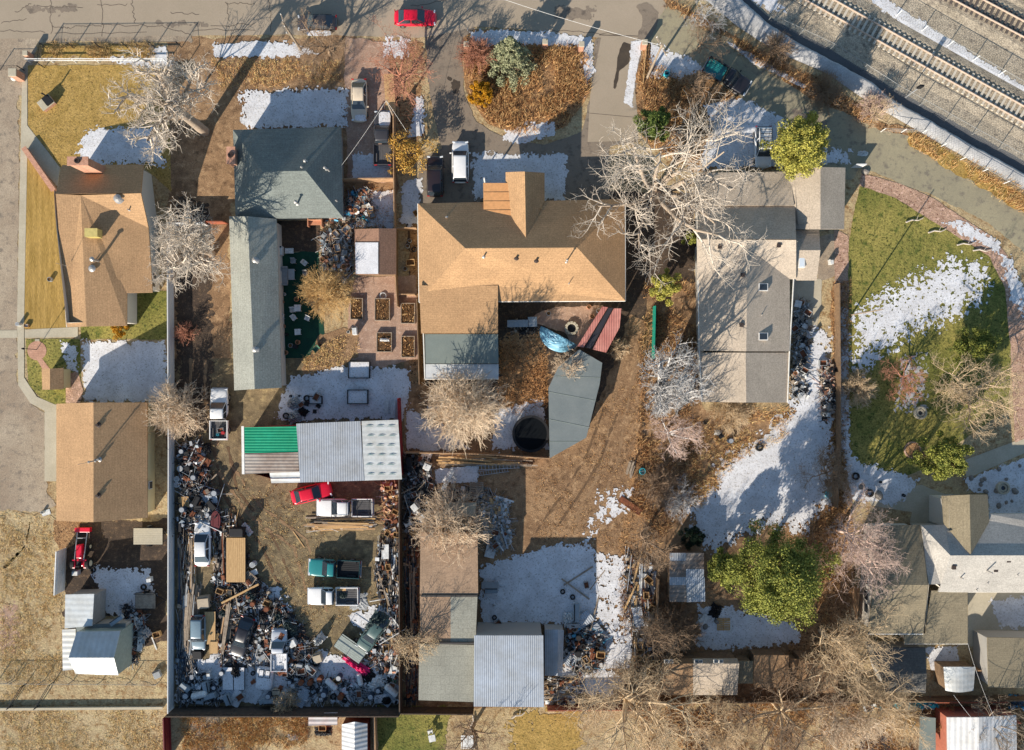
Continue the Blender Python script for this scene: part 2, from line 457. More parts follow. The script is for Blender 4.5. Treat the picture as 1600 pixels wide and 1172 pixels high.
struct("island", [(724,60),(740,46),(800,46),(925,66),(922,146),(884,198),(822,218),(762,192),(726,140)], m_orange, 0.044, "planted driveway island covered in orange brush", "garden bed", edge=0.1)
struct("verge", [(1003,60),(1150,108),(1240,190),(1240,262),(1085,270),(1000,215),(992,150)], m_orange, 0.036, "brushy verge left of the diagonal lane", "verge", edge=0.3)
struct("lane", [(1044,10),(1120,44),(1200,98),(1238,134),(1376,202),(1440,214),(1500,250),(1600,310),(1900,470),(1900,640),(1640,440),(1600,395),(1540,345),(1450,302),(1345,262),(1330,282),(1236,262),(1160,152),(1004,62)], m_lane, 0.040, "greenish grey diagonal lane beside the railway", "lane", edge=0.15)
# --- railway side
struct("railway_bed", [(1150,-20),(1160,-500),(2400,-500),(2400,740),(1600,262),(1395,146),(1295,84),(1200,34)], m_ballast, 0.030, "pale stony ballast of the railway corridor", "ballast", edge=0.1)
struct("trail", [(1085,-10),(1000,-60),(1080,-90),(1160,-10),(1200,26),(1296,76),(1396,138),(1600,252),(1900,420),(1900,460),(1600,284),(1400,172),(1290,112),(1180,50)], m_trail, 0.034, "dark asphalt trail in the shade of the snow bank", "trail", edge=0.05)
struct("verge", [(1030,-8),(1120,38),(1200,88),(1290,128),(1376,190),(1440,205),(1600,298),(1640,330),(1600,312),(1500,252),(1440,216),(1376,204),(1238,138),(1200,102),(1120,48),(1040,8)], m_orange, 0.044, "strip of orange brush between the lane and the snow bank", "verge", edge=0.2)
struct("verge", [(1420,206),(1500,244),(1600,300),(1600,330),(1560,312),(1480,262),(1420,225)], m_gold, 0.048, "golden grass strip right of the lane", "verge", edge=0.25)
# --- right garden
struct("lawn", [(1343,288),(1400,310),(1480,360),(1545,400),(1570,450),(1580,530),(1576,640),(1500,690),(1440,735),(1410,744),(1328,724),(1325,480),(1325,380)], m_green, 0.030, "large green garden lawn on the right", "lawn", edge=0.08)
struct("mulch_bed", [(1346,272),(1400,285),(1450,305),(1550,370),(1574,400),(1602,470),(1610,680),(1585,692),(1580,560),(1570,450),(1545,400),(1480,360),(1400,310),(1343,290)], m_mulch, 0.036, "curved red gravel bed round the green lawn", "gravel bed", edge=0.06)
struct("mulch_bed", [(1303,358),(1326,368),(1325,562),(1306,556)], m_mulch, 0.038, "straight red gravel strip left of the green lawn", "gravel bed", edge=0.08)
struct("patio", [(1238,436),(1284,436),(1283,480),(1275,520),(1236,500)], m_conc, 0.034, "grey concrete patio below the small wing of the grey house", "patio", edge=0.05)
struct("patio", [(1275,370),(1305,366),(1305,432),(1278,440)], m_gravel, 0.030, "gravel corner right of the grey house", "gravel", edge=0.1)
struct("driveway", [(1504,720),(1600,684),(1700,650),(1700,680),(1600,708),(1510,748)], m_conc, 0.036, "concrete walk above the lower right house", "walk", clean=True)
struct("driveway", [(1355,768),(1400,764),(1440,758),(1476,772),(1546,774),(1546,800),(1470,820),(1420,820),(1425,800),(1360,790)], m_conc, 0.036, "concrete patio above the lower right house", "patio", edge=0.05)
struct("patio", [(1512,925),(1700,925),(1700,1010),(1512,1010)], m_conc, 0.034, "curved concrete patio right of the lower right house", "patio", clean=True)
struct("lawn_strip", [(588,1105),(705,1105),(690,1200),(588,1200)], m_green, 0.030, "green grass strip below the junk yard fence", "lawn", edge=0.3)
struct("lawn_strip", [(800,1105),(920,1105),(890,1300),(770,1300)], m_gold, 0.034, "golden green lawn below the metal roofed barn", "lawn", edge=1.0, holes=.5)
struct("dirt_yard", [(1060,1110),(1130,1100),(1160,1172),(1070,1200)], m_dirtd, 0.032, "dark earth path at the bottom edge", "path", edge=0.4)
struct("stone_patio", [(1068,1136),(1110,1134),(1114,1156),(1072,1160)], m_gravel, 0.04, "patch of grey cobbles at the bottom edge", "cobbles", edge=0.2, holes=0.8)
struct("patio", [(1345,1148),(1385,1140),(1392,1180),(1340,1190)], m_trail, 0.04, "slate grey patio slab at the bottom edge", "patio", edge=0.1)
struct("patio", [(1420,1155),(1450,1150),(1452,1190),(1418,1190)], m_trail, 0.04, "small slate grey patio slab beside the larger one", "patio", edge=0.1)
struct("turf_mat", [(448,396),(476,393),(498,394),(498,425),(476,470),(505,500),(508,540),(500,560),(440,560),(437,400)], m_turf, 0.034, "dark green artificial turf patio behind the long roof", "patio turf", edge=0.04)
struct("paved_yard", [(432,345),(500,345),(500,394),(440,394)], m_dirtd, 0.032, "paving above the turf patio with shade painted in", "paving", edge=0.05)  # shade by the building is put into the paving colour
struct("garden_path", [(555,432),(650,432),(655,560),(600,575),(540,560),(545,480)], m_pink, 0.030, "pinkish gravel between the raised beds", "gravel", edge=0.15)
struct("garden_path", [(500,520),(560,510),(560,560),(480,590),(470,575)], m_dirt, 0.034, "bare tan earth left of the raised beds", "dirt", edge=0.2)
struct("brick_walk", [(820,500),(870,478),(945,476),(900,545),(880,520)], m_pink, 0.030, "pinkish earth around the stone fire ring", "dirt", edge=0.15)
struct("red_litter", [(85,812),(128,812),(118,850),(95,860),(85,840)], m_orange, 0.030, "heap of reddish leaves below the brown garage", "leaf litter", edge=0.15)

# --- snow
def snow(poly, label, holes=0.1, fade=1.2, edge=0.3, m=None, z=0.062, **k):
    return patch("snow", poly, m or m_snow, z, edge=edge, holes=holes, fade=fade, label=label, cat="snow", kind="stuff", step=0.10, escale=1.3, hscale=2.6, **k)
snow([(140,196),(248,197),(264,262),(116,262),(122,222)], "thin snow in the shade above the tan house", 0.15, 1.5, 0.25)
snow([(128,531),(262,531),(264,630),(130,630)], "snow field between the tan house and its brown garage", 0.2, 0.8, 0.3)
snow([(93,530),(124,540),(124,585),(100,575)], "small snow patch beside the round patio", 0.5, 0.8)
snow([(374,142),(545,134),(547,202),(376,204)], "snow in front of the green roofed house", 0.2, 1.2)
snow([(330,70),(400,62),(480,70),(500,86),(400,92),(335,92)], "snow strip along the street verge", 0.2, 0.5)
snow([(550,240),(613,238),(613,281),(550,281)], "snow at the end of the side driveway", 0.1, 0.5)
snow([(600,56),(642,62),(640,92),(598,90)], "snow under the red twig tree", 0.5, 0.8)
snow([(648,150),(665,150),(665,212),(636,214)], "snow left of the loop driveway", 0.35, 0.6)
snow([(628,282),(662,276),(656,352),(624,354)], "snow in the gap left of the central tan house", 0.2, 0.5)
snow([(732,48),(800,44),(926,56),(926,74),(800,72),(736,76)], "snow along the top edge of the driveway island", 0.3, 0.5)
snow([(790,200),(868,186),(872,214),(806,228),(780,216)], "snow at the bottom of the driveway island", 0.25, 0.8)
snow([(738,236),(890,240),(884,318),(738,314)], "snow on the driveway before the porch", 0.35, 0.8)
snow([(908,66),(932,66),(926,120),(914,150)], "thin snow line right of the driveway island", 0.6, 0.5)
snow([(985,64),(1006,62),(994,118),(988,168),(974,160),(982,110)], "snow ridge along the pale driveway", 0.02, 0.2, 0.1)
snow([(1014,66),(1090,92),(1102,112),(1060,126),(1014,122)], "snow by the utility pole at the verge", 0.3, 0.8)
snow([(1100,164),(1160,150),(1236,190),(1238,264),(1088,264),(1108,206)], "snow left of the parked white off-roader", 0.2, 0.8)
snow([(1128,62),(1150,70),(1262,134),(1256,140),(1180,102)], "narrow snow line along the diagonal lane", 0.2, 0.3, 0.12)
snow([(1270,230),(1334,236),(1330,258),(1268,258)], "broken snow beside the yellow green pine", 0.6, 0.8)
snow([(1332,480),(1380,446),(1432,420),(1470,398),(1540,404),(1552,460),(1500,502),(1430,530),(1350,590),(1324,590),(1326,500)], "ragged snow patch across the green lawn", 0.42, 4.2, 0.7)
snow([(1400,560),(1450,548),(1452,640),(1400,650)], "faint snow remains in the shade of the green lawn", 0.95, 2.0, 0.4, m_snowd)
snow([(1560,395),(1580,400),(1605,460),(1600,500),(1575,470)], "snow on the curved red gravel bed", 0.5, 0.8)
snow([(1470,348),(1500,340),(1566,380),(1560,396),(1510,372)], "snow line on top of the curved bed", 0.5, 0.6)
snow([(1306,480),(1326,480),(1330,720),(1306,700)], "snow along the left edge of the green lawn", 0.55, 0.6)
snow([(1262,500),(1300,520),(1304,640),(1302,780),(1262,836),(1200,824),(1110,864),(1076,834),(1070,790),(1110,760),(1122,716),(1180,682),(1228,642),(1240,560)], "broad snow field behind the grey roofed house", 0.3, 2.2, 0.6)
snow([(1312,700),(1345,720),(1400,735),(1438,748),(1430,768),(1400,792),(1330,782)], "snow bank below the green lawn", 0.15, 0.8)
snow([(1506,750),(1600,712),(1680,700),(1680,806),(1546,806),(1540,772),(1512,768)], "snow over the flower bed above the lower right house", 0.08, 0.6)
snow([(1090,944),(1160,950),(1252,972),(1252,1008),(1112,1020),(1084,1010)], "snow below the big green pine", 0.4, 1.0)
snow([(750,882),(868,848),(926,850),(936,900),(936,976),(750,978)], "smooth snow of the yard right of the central barn", 0.12, 1.0)
snow([(926,862),(978,866),(994,1000),(988,1018),(944,1018),(930,960)], "speckled sunlit snow strip right of the barn yard", 0.75, 0.6)
snow([(948,1006),(990,1006),(984,1045),(940,1045)], "snow covered slab below the speckled strip", 0.02, 0.2, 0.08)
snow([(870,1010),(945,1040),(985,1060),(960,1095),(870,1080)], "patchy snow around the lumber near the bottom", 0.55, 1.0)
snow([(272,1040),(330,1020),(470,1010),(625,1040),(625,1098),(272,1098)], "trodden snow along the bottom of the junk yard", 0.5, 0.8, 0.5)
snow([(540,960),(624,930),(624,990),(560,990)], "snow beside the tarp covered car", 0.5, 1.0)
snow([(380,905),(440,915),(470,985),(420,1000),(385,960)], "snow between the trailers of the junk yard", 0.6, 1.0)
snow([(455,590),(540,570),(642,574),(642,622),(628,658),(428,658),(440,612)], "snow around the framed garden beds", 0.22, 0.8)
snow([(634,634),(690,660),(742,704),(634,704)], "snow left of the pale bushy tree", 0.35, 0.6)
snow([(768,640),(848,622),(860,702),(768,704)], "snow around the black trampoline", 0.25, 0.8)
snow([(678,732),(750,726),(746,754),(680,756)], "snow beside the leaning white board", 0.05, 0.3, 0.15)
snow([(143,884),(236,888),(247,934),(196,964),(164,960),(150,925)], "snow in the muddy yard behind the brown garage", 0.3, 0.8)
snow([(560,298),(618,296),(618,357),(552,357)], "snow above the small red brown shed", 0.3, 0.5)
snow([(1544,938),(1600,930),(1680,930),(1680,985),(1560,980)], "snow in the curved bed right of the lower right house", 0.25, 0.6)
snow([(1440,1012),(1500,1006),(1496,1045),(1452,1052)], "snow between the dark roofed shed and the ribbed shed", 0.5, 0.6)
snow([(930,765),(990,760),(985,800),(940,820),(915,870),(900,860),(925,800)], "small scattered snow remains on the earth lane", 0.92, 0.8)
snow([(235,70),(262,72),(270,105),(250,110),(140,92),(160,86),(225,90)], "snow crust along the white fence top", 0.6, 0.4)
snow([(1350,-6),(1380,-6),(1500,70),(1600,135),(1700,190),(1700,205),(1600,152),(1480,84),(1400,34)], "snow line between the two railway tracks", 0.35, 0.4, 0.2)
snow([(1130,-60),(1240,0),(1230,22),(1200,20),(1150,-10)], "snow left of the railway ballast", 0.6, 0.7)
# raised snow bank along the trail
def bank():
    lo = [(1070,-30),(1098,-4),(1150,40),(1210,80),(1290,114),(1345,152),(1395,182),(1440,208),(1500,242),(1600,298),(1800,410)]
    hi = [(1140,-30),(1158,2),(1200,40),(1240,66),(1300,98),(1359,130),(1400,162),(1440,184),(1500,220),(1600,274),(1800,386)]
    V = []; F = []
    n = 90; rows = 6
    rr = random.Random(3)
    def lerp(L, t):
        k = t * (len(L) - 1); i = min(int(k), len(L) - 2); f = k - i
        return (L[i][0] * (1 - f) + L[i+1][0] * f, L[i][1] * (1 - f) + L[i+1][1] * f)
    for i in range(n + 1):
        t = i / n; a = lerp(lo, t); b = lerp(hi, t); w = rr.uniform(-.8, .8) + (2.5 * math.exp(-((i - 50) / 2.0) ** 2))
        for j in range(rows):
            s = [0, .2, .5, .8, .97, 1.06][j]; zz = [0.05, .30, .42, .50, .50, 0.0][j]
            x = a[0] + (b[0] - a[0]) * s; y = a[1] + (b[1] - a[1]) * s + (w if j in (3, 4, 5) else w * .3)
            V.append(G(x, y)[:2] + (zz,))
    for i in range(n):
        for j in range(rows - 1):
            k = i * rows + j
            F.append((k, k + rows, k + rows + 1, k + 1))
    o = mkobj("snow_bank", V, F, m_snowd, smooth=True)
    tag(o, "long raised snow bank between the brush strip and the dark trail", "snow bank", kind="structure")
bank()

# --- cracks in the street
def ribbon(mb, pts, w, z, m=0):
    for (a, b) in zip(pts, pts[1:]):
        A = Vector(G(*a)[:2]); B = Vector(G(*b)[:2]); d = (B - A).normalized(); nn = Vector((-d.y, d.x)) * w / 2
        mb.add([(*(A - nn), z), (*(B - nn), z), (*(B + nn), z), (*(A + nn), z)], [(0, 1, 2, 3)], m)
cr = MB()
rr = random.Random(11)
def crack(x0, y0, x1, y1, n=10, j=2.0):
    pts = []
    for k in range(n + 1):
        t = k / n
        pts.append((x0 + (x1 - x0) * t + rr.uniform(-j, j), y0 + (y1 - y0) * t + rr.uniform(-j, j)))
    ribbon(cr, pts, 0.06, 0.044 + rr.random() * 0.002)
for a in [(79,0,81,55),(159,0,161,56),(205,0,212,38),(355,5,357,35),(80,42,110,44),(110,43,160,40),(160,40,250,40),(85,53,230,50),(154,7,200,8),(266,20,310,22),(330,42,400,38),(250,40,300,55),(0,48,70,50),(351,5,400,6),
          (25,20,48,5),(1,35,40,30),(420,0,425,50),(700,0,640,10),(860,48,970,54),(60,10,130,12),(300,48,400,46)]:
    crack(*a)
ribbon(cr, [(921,177),(997,184)], 0.05, 0.047)
ribbon(cr, [(936,55),(1003,57)], 0.09, 0.047)
tag(cr.build("pavement_cracks", m_crack), "thin dark cracks running across the beige street", "cracks", kind="stuff")

struct("gravel_heap", [(300,1125),(340,1118),(350,1150),(345,1200),(305,1200),(296,1160)], m_gravel, 0.034, "pale spread of gravel below the junk yard", "gravel", edge=.3)
struct("dirt_yard", [(0,940),(30,930),(34,1010),(10,1030),(-10,1020)], m_pink, 0.030, "reddish bare patch in the lower left field", "dirt", edge=.8, holes=.8)
for i, (P, m) in enumerate((([(40,8),(120,6),(122,22),(44,24)], m_drive), ([(230,30),(330,34),(326,44),(232,42)], m_drive), ([(700,120),(722,126),(716,150),(702,146)], m_wet), ([(860,8),(930,12),(926,34),(866,30)], m_drive), ([(640,90),(655,96),(650,120)], m_wet), ([(1240,165),(1300,190),(1290,215),(1236,190)], m_drive))):
    patch("asphalt_patch", P, m, 0.043, edge=.3, holes=.55, fade=.6, hscale=1.5, label=["worn dark strip on the street at the upper left", "repaired strip of street asphalt above the grass verge", "damp stain on the loop driveway left of the island", "darker patch on the street above the driveway island", "small damp stain at the mouth of the side driveway", "dark patch on the diagonal lane behind the yellow green pine"][i], cat="asphalt patch", kind="structure")
# --- wheel tracks worn into the earth
m_trk = mat("worn_track", L_(150,122,92), L_(128,102,76), .5, fine=.2, fscale=6, rough=.95); m_trkd = mat("dark_track", L_(112,88,64), L_(94,74,56), .5, fine=.25, fscale=6, rough=.95)
m_trkf = mat("pale_field_track", L_(196,172,134), L_(180,150,112), .5, fine=.25, fscale=6, rough=.95)
def wheel_track(pts, m, label, w=.38, gap=1.6, holes=.7):
    W_ = []
    for k in range(25):
        t = k / 24 * (len(pts) - 1); i = min(int(t), len(pts) - 2); f = t - i; f = f * f * (3 - 2 * f) if len(pts) > 2 and False else f
        W_.append((pts[i][0] * (1-f) + pts[i+1][0] * f, pts[i][1] * (1-f) + pts[i+1][1] * f))
    for s in (-1, 1):
        L_s, R_s = [], []
        for i in range(25):
            a = W_[max(0, i-1)]; b = W_[min(24, i+1)]; dx, dy = b[0]-a[0], b[1]-a[1]; l = math.hypot(dx, dy); nx, ny = -dy/l, dx/l
            o1 = (s * gap / 2 - w / 2) * S; o2 = (s * gap / 2 + w / 2) * S; p = W_[i]
            L_s.append((p[0] + nx*o1, p[1] + ny*o1)); R_s.append((p[0] + nx*o2, p[1] + ny*o2))
        patch("wheel_track", L_s + R_s[::-1], m, 0.026, edge=.12, escale=.8, holes=holes, fade=.1, hscale=.9, label=label, cat="wheel track", kind="stuff", group="wheel tracks worn into the ground")
wheel_track([(985,560),(965,650),(955,720),(925,790),(900,850)], m_trk, "pale wheel track down the earth lane")
wheel_track([(955,640),(925,720),(900,760),(845,840)], m_trkd, "dark wheel track curving off the earth lane")
wheel_track([(345,700),(360,770),(420,850),(450,920)], m_trkd, "dark wheel track across the junk yard")
wheel_track([(350,730),(400,800),(470,850),(500,960)], m_trk, "pale wheel track across the junk yard")
wheel_track([(310,560),(308,620),(330,700)], m_trk, "pale wheel track beside the white loaded pickup")
for i, c in enumerate((( -10,1040,60,940,95,820),(-10,980,35,900,55,810),(0,880,30,850,40,805))): wheel_track([c[0:2], c[2:4], c[4:6]], m_trkf, ["outer","middle","inner"][i] + " curved pale wheel track in the lower left field", .3, 1.4, .6)
struct("dirt_yard", [(272,300),(330,320),(335,520),(332,680),(272,690)], m_dirtd, 0.020, "earth strip with painted shade along the tall white fence", "dirt", edge=.3, holes=.3)  # shade beside the fence laid down as a darker earth colour
struct("dirt_yard", [(430,840),(600,838),(596,870),(580,960),(500,965),(440,900)], m_dirtg, 0.020, "darker earth around the teal pickup", "dirt", edge=.3)
# --- tufts of dry grass and brush
def tufts(name, poly, n, mats, h, w, label, spread=0.25, seed=1, kind="stuff", cat="dry brush", blades=5, zb=0.0):
    rr = np.random.RandomState(seed)
    P = [G(*p)[:2] for p in poly]
    xs = [p[0] for p in P]; ys = [p[1] for p in P]
    X = rr.uniform(min(xs), max(xs), n * 5); Y = rr.uniform(min(ys), max(ys), n * 5)
    s = sdist(X, Y, P) > 0
    dens = fbm(X, Y, 0.5, seed, 3) + rr.uniform(-0.15, 0.15, len(X)) > 0.45
    X = X[s & dens][:n]; Y = Y[s & dens][:n]; n = len(X)
    if n == 0: return
    B = blades
    x = np.repeat(X, B) + rr.normal(0, spread * .4, n * B); y = np.repeat(Y, B) + rr.normal(0, spread * .4, n * B)
    a = rr.uniform(0, 2 * np.pi, n * B); hh = h * rr.uniform(.4, 1.2, n * B); lean = spread * rr.uniform(.3, 1.6, n * B)
    la = rr.uniform(0, 2 * np.pi, n * B)
    V = np.empty((n * B, 3, 3))
    w = w * .62
    V[:, 0] = np.stack([x - np.cos(a) * w, y - np.sin(a) * w, np.full(n * B, zb)], 1)
    V[:, 1] = np.stack([x + np.cos(a) * w, y + np.sin(a) * w, np.full(n * B, zb)], 1)
    V[:, 2] = np.stack([x + np.cos(la) * lean, y + np.sin(la) * lean, hh], 1)
    o = npmesh(name, V.reshape(-1, 3), np.arange(n * B * 3).reshape(-1, 3), mats, rr.randint(0, len(mats), n * B))
    return tag(o, label, cat, None, kind)

def npmesh(name, V, F, mats, mi=None, parent=None, smooth=False, world=False):
    me = bpy.data.meshes.new(name)
    V = np.ascontiguousarray(V, np.float32); F = np.ascontiguousarray(F, np.int32)
    k = F.shape[1]
    me.vertices.add(len(V)); me.vertices.foreach_set("co", V.ravel())
    me.loops.add(F.size); me.loops.foreach_set("vertex_index", F.ravel())
    me.polygons.add(len(F)); me.polygons.foreach_set("loop_start", np.arange(0, F.size, k, dtype=np.int32))
    try: me.polygons.foreach_set("loop_total", np.full(len(F), k, np.int32))
    except Exception: pass
    if not isinstance(mats, (list, tuple)): mats = [mats]
    for m in mats: me.materials.append(m)
    if mi is not None: me.polygons.foreach_set("material_index", np.ascontiguousarray(mi, np.int32))
    if smooth: me.polygons.foreach_set("use_smooth", np.ones(len(F), bool))
    me.update(calc_edges=True); me.validate()
    o = bpy.data.objects.new(name, me); COL.objects.link(o)
    if parent is not None:
        o.parent = parent
        if world: o.location = -Vector(parent.location)
    return o

b1 = plain("dry_blade", L_(212,174,120), rough=.9); b2 = plain("orange_blade", L_(192,144,94), rough=.9)
b3 = plain("brown_blade", L_(112,80,52), rough=.9); b4 = plain("gold_blade", L_(208,182,124), rough=.9); b5 = plain("green_blade", L_(96,104,44), rough=.9)
tufts("island_brush", [(730,66),(925,78),(918,140),(884,194),(822,212),(764,190),(730,140)], 2600, [b1, b2, b2, b3, b1], 0.7, 0.05, "orange dry brush covering the driveway island", 0.4, 2, zb=.03)
tufts("verge_brush", [(1030,-10),(1120,38),(1200,88),(1290,128),(1376,190),(1360,200),(1200,112),(1040,10)], 1600, [b1, b2, b3, b3], 0.8, 0.05, "orange and brown brush between the lane and the snow bank", 0.4, 3)
tufts("verge_brush", [(1420,206),(1500,244),(1620,306),(1620,340),(1560,312),(1480,262),(1420,225)], 1100, [b1, b4, b2], 0.6, 0.05, "golden brush right of the diagonal lane", 0.35, 4)
tufts("verge_brush", [(1006,90),(1100,140),(1150,150),(1090,230),(1060,260),(1000,215),(992,150)], 1100, [b1, b2, b3], 0.6, 0.05, "dry orange brush left of the snow by the off-roader", 0.35, 5)
tufts("field_grass_tufts", [(0,800),(95,810),(98,1060),(0,1100)], 2200, [b1, b4, b4], 0.25, 0.04, "tangled golden grass of the lower left field", 0.3, 6, cat="dry grass")
tufts("field_grass_tufts", [(0,1112),(262,1112),(262,1180),(0,1180)], 1200, [b1, b4, b4], 0.22, 0.04, "dry grass along the bottom left edge", 0.3, 7, cat="dry grass")
tufts("yard_weeds", [(285,1112),(480,1112),(480,1180),(285,1180)], 1500, [b1, b2, b4], 0.5, 0.05, "tall dry weeds below the junk yard fence", 0.35, 8, cat="weeds")
tufts("yard_weeds", [(1000,1100),(1600,1100),(1600,1180),(1000,1180)], 3500, [b1, b2, b3], 0.5, 0.05, "brown dry weeds along the bottom right edge", 0.35, 9, cat="weeds")
tufts("yard_weeds", [(1302,440),(1326,440),(1322,900),(1290,1000),(1262,840),(1300,780)], 1500, [b1, b2, b3], 0.5, 0.05, "dry weeds along the fence left of the green lawn", 0.35, 10, cat="weeds")
tufts("yard_weeds", [(1000,440),(1090,440),(1095,760),(1010,870),(975,1000),(965,870),(995,740)], 2600, [b1, b2, b3, b3], 0.5, 0.05, "dry weeds under the white twig shrubs", 0.4, 11, cat="weeds")
tufts("yard_weeds", [(1060,760),(1110,640),(1240,635),(1230,680),(1150,720),(1090,800)], 900, [b1, b2, b4], 0.4, 0.05, "golden weeds below the grey roofed house", 0.35, 12, cat="weeds")
tufts("lane_grass", [(835,740),(905,705),(950,600),(1000,600),(985,860),(835,860)], 1300, [b1, b2, b3], 0.15, 0.04, "short dry grass on the earth lane", 0.16, 13, cat="dry grass")
tufts("yard_grass", [(340,760),(420,745),(600,930),(560,960),(500,1000),(400,880)], 1300, [b1, b4, b3], 0.14, 0.04, "short trampled grass in the middle of the junk yard", 0.16, 14, cat="dry grass")
tufts("courtyard_leaves", [(780,525),(850,515),(858,640),(778,650)], 900, [b2, b2, b3], 0.25, 0.06, "orange leaves heaped in the courtyard", 0.3, 15, cat="leaves")
tufts("yard_weeds", [(60,66),(240,68),(240,92),(60,90)], 600, [b1, b4], 0.4, 0.04, "tall golden grass above the white fence", 0.3, 16, cat="dry grass")
tufts("yard_weeds", [(330,92),(530,96),(530,128),(345,140)], 700, [b1, b4, b2], 0.3, 0.04, "golden grass before the green roofed house", 0.3, 17, cat="dry grass")
tufts("yard_weeds", [(500,300),(620,290),(620,340),(540,400),(505,400)], 500, [b1, b2, b3], 0.4, 0.05, "weeds between the green roofed house and the fence", 0.35, 18, cat="weeds")
tufts("yard_weeds", [(470,560),(560,510),(560,560),(480,590)], 300, [b1, b4], 0.3, 0.05, "dry grass beside the turf patio", 0.3, 19, cat="weeds")
tufts("lawn_blades", [(1345,292),(1480,362),(1568,450),(1576,640),(1430,735),(1330,720),(1327,380)], 3500, [b5, b4, b5], 0.06, 0.03, "fine grass tips on the green lawn", 0.15, 20, cat="grass")
tufts("lawn_blades", [(46,104),(260,104),(262,190),(120,250),(46,190)], 2000, [b4, b1], 0.06, 0.03, "fine dry tips on the golden lawn", 0.15, 21, cat="grass")
# ------------------------------------------------------------------ building helpers
def shingle(name, c, c2=None, h=0.24, v=0.8, d=0.62, rough=0.9):
    """two materials: rows running along x and rows running along y"""
    out = []
    for k, rot in (("x", 0.0), ("y", math.pi / 2)):
        out.append(mat(name + "_" + k, c, c2 or tuple(x * 0.72 for x in c), 0.35, c3=tuple(x * .82 for x in c), rough=rough, fine=0.22, contrast=.25, fscale=7, bump=0.012, bscale=9,
                       brick=dict(w=0.95, h=h, m=0.03, v=(v + 1) / 2, d=(d + .25) if h < .5 else d, rot=rot)))
    return out
sh_tan = shingle("tan_shingles", L_(190,152,112), v=.86)
sh_tan2 = shingle("golden_tan_shingles", L_(194,154,112), v=.86)
sh_slate = shingle("slate_green_shingles", L_(130,136,130), v=0.75)
sh_pale = shingle("pale_green_shingles", L_(168,168,156), v=0.85)
sh_grey = shingle("grey_tan_shingles", L_(194,178,158), v=0.86, d=0.75)
sh_lgrey = shingle("light_grey_shingles", L_(186,180,170), v=0.85, d=0.75)
sh_olive = shingle("olive_grey_shingles", L_(146,134,110), v=0.8)
sh_dark = shingle("dark_grey_shingles", L_(102,100,96), v=0.75)
sh_red = shingle("red_brown_shingles", L_(158,122,100), v=0.85)
sh_barn = shingle("brown_roll_roofing", L_(170,142,116), h=1.0, v=0.95, d=0.85)
sh_barng = shingle("green_roll_roofing", L_(162,160,146), h=1.0, v=0.95, d=0.85)
w_white = mat("white_siding", L_(214,206,192), None, fine=0.05, stripes=('Z', 3.2, 0.15))
w_cream = mat("cream_siding", L_(212,196,152), None, fine=0.05, stripes=('Z', 3.2, 0.12))
w_grey = mat("grey_siding", L_(170,166,158), None, fine=0.05, stripes=('Z', 3.2, 0.15))
w_brick = mat("brick_wall", L_(204,156,130), L_(178,130,106), 3, fine=0.15, brick=dict(w=0.3,h=0.12,m=0.015,v=0.8,d=1.1))
w_wood = mat("weathered_boards", L_(150,122,94), L_(120,98,76), 2, fine=0.2, stripes=('X', 2.2, 0.3))
w_redb = plain("faded_red_boards", L_(178,108,86), rough=.8)
sh_brown = shingle("brown_weathered_roofing", L_(162,130,98))
w_red = plain("red_paint_boards", L_(140,36,40), rough=.7)
m_trim = plain("white_trim", L_(224,220,212), rough=.6)
m_dtrim = plain("dark_trim", L_(58,46,42), rough=.6)
m_glass = mat("window_glass", (0.03,0.04,0.05), None, rough=0.08, fine=0.0, spec=0.8)
m_glassb = mat("pale_skylight", L_(214,222,228), None, rough=0.2, fine=0.0, spec=0.8)
m_pipe = plain("galvanised_pipe", L_(176,172,166), rough=.45, metal=.5)
m_ventd = plain("dark_vent", L_(66,54,48), rough=.7)
m_brick2 = w_brick
m_gutter = plain("white_gutter", L_(220,216,206), rough=.5)
def corr(name, c, per=0.22, ax='X', c2=None, rough=0.45, depth=0.02, dd=0.22):
    c2 = c2 or tuple(x * q for x, q in zip(c, (.80, .76, .70)))
    return mat(name, c, c2, 0.5, rough=rough, fine=0.07, fscale=2.5, metal=0.15, stripes=(ax, 1.0 / per / 3.2, dd, 0.0, depth))
c_grey = corr("grey_corrugated_metal", L_(176,182,190), 0.25)
c_greyb = corr("blue_grey_corrugated_metal", L_(184,192,202), 0.22)
c_green = corr("green_corrugated_panel", L_(20,150,112), 0.3, 'Y')
c_brown = corr("brown_corrugated_metal", L_(140,122,110), 0.35, 'Y', c2=L_(176,168,158))
c_white = corr("white_metal_panel", L_(226,226,222), 0.6, 'Y', dd=0.1)
c_roofw = corr("white_ribbed_metal", L_(206,210,210), 0.6, 'Y', dd=0.10, depth=.006)
c_rust = corr("rusty_corrugated_metal", L_(112,96,84), 0.5, 'Y', c2=L_(150,140,130))
m_mem = mat("grey_roof_membrane", L_(128,136,128), L_(116,124,118), 0.5, fine=0.06, rough=.8)
m_memg = mat("dark_teal_roof_membrane", L_(124,130,128), L_(108,116,116), 0.5, fine=0.06, rough=.8)

def plane_z(f, x, y):
    a, b, c = Vector(f[0]), Vector(f[1]), Vector(f[2])
    n = (b - a).cross(c - a)
    if abs(n.z) < 1e-9: return None
    return a.z - (n.x * (x - a.x) + n.y * (y - a.y)) / n.z

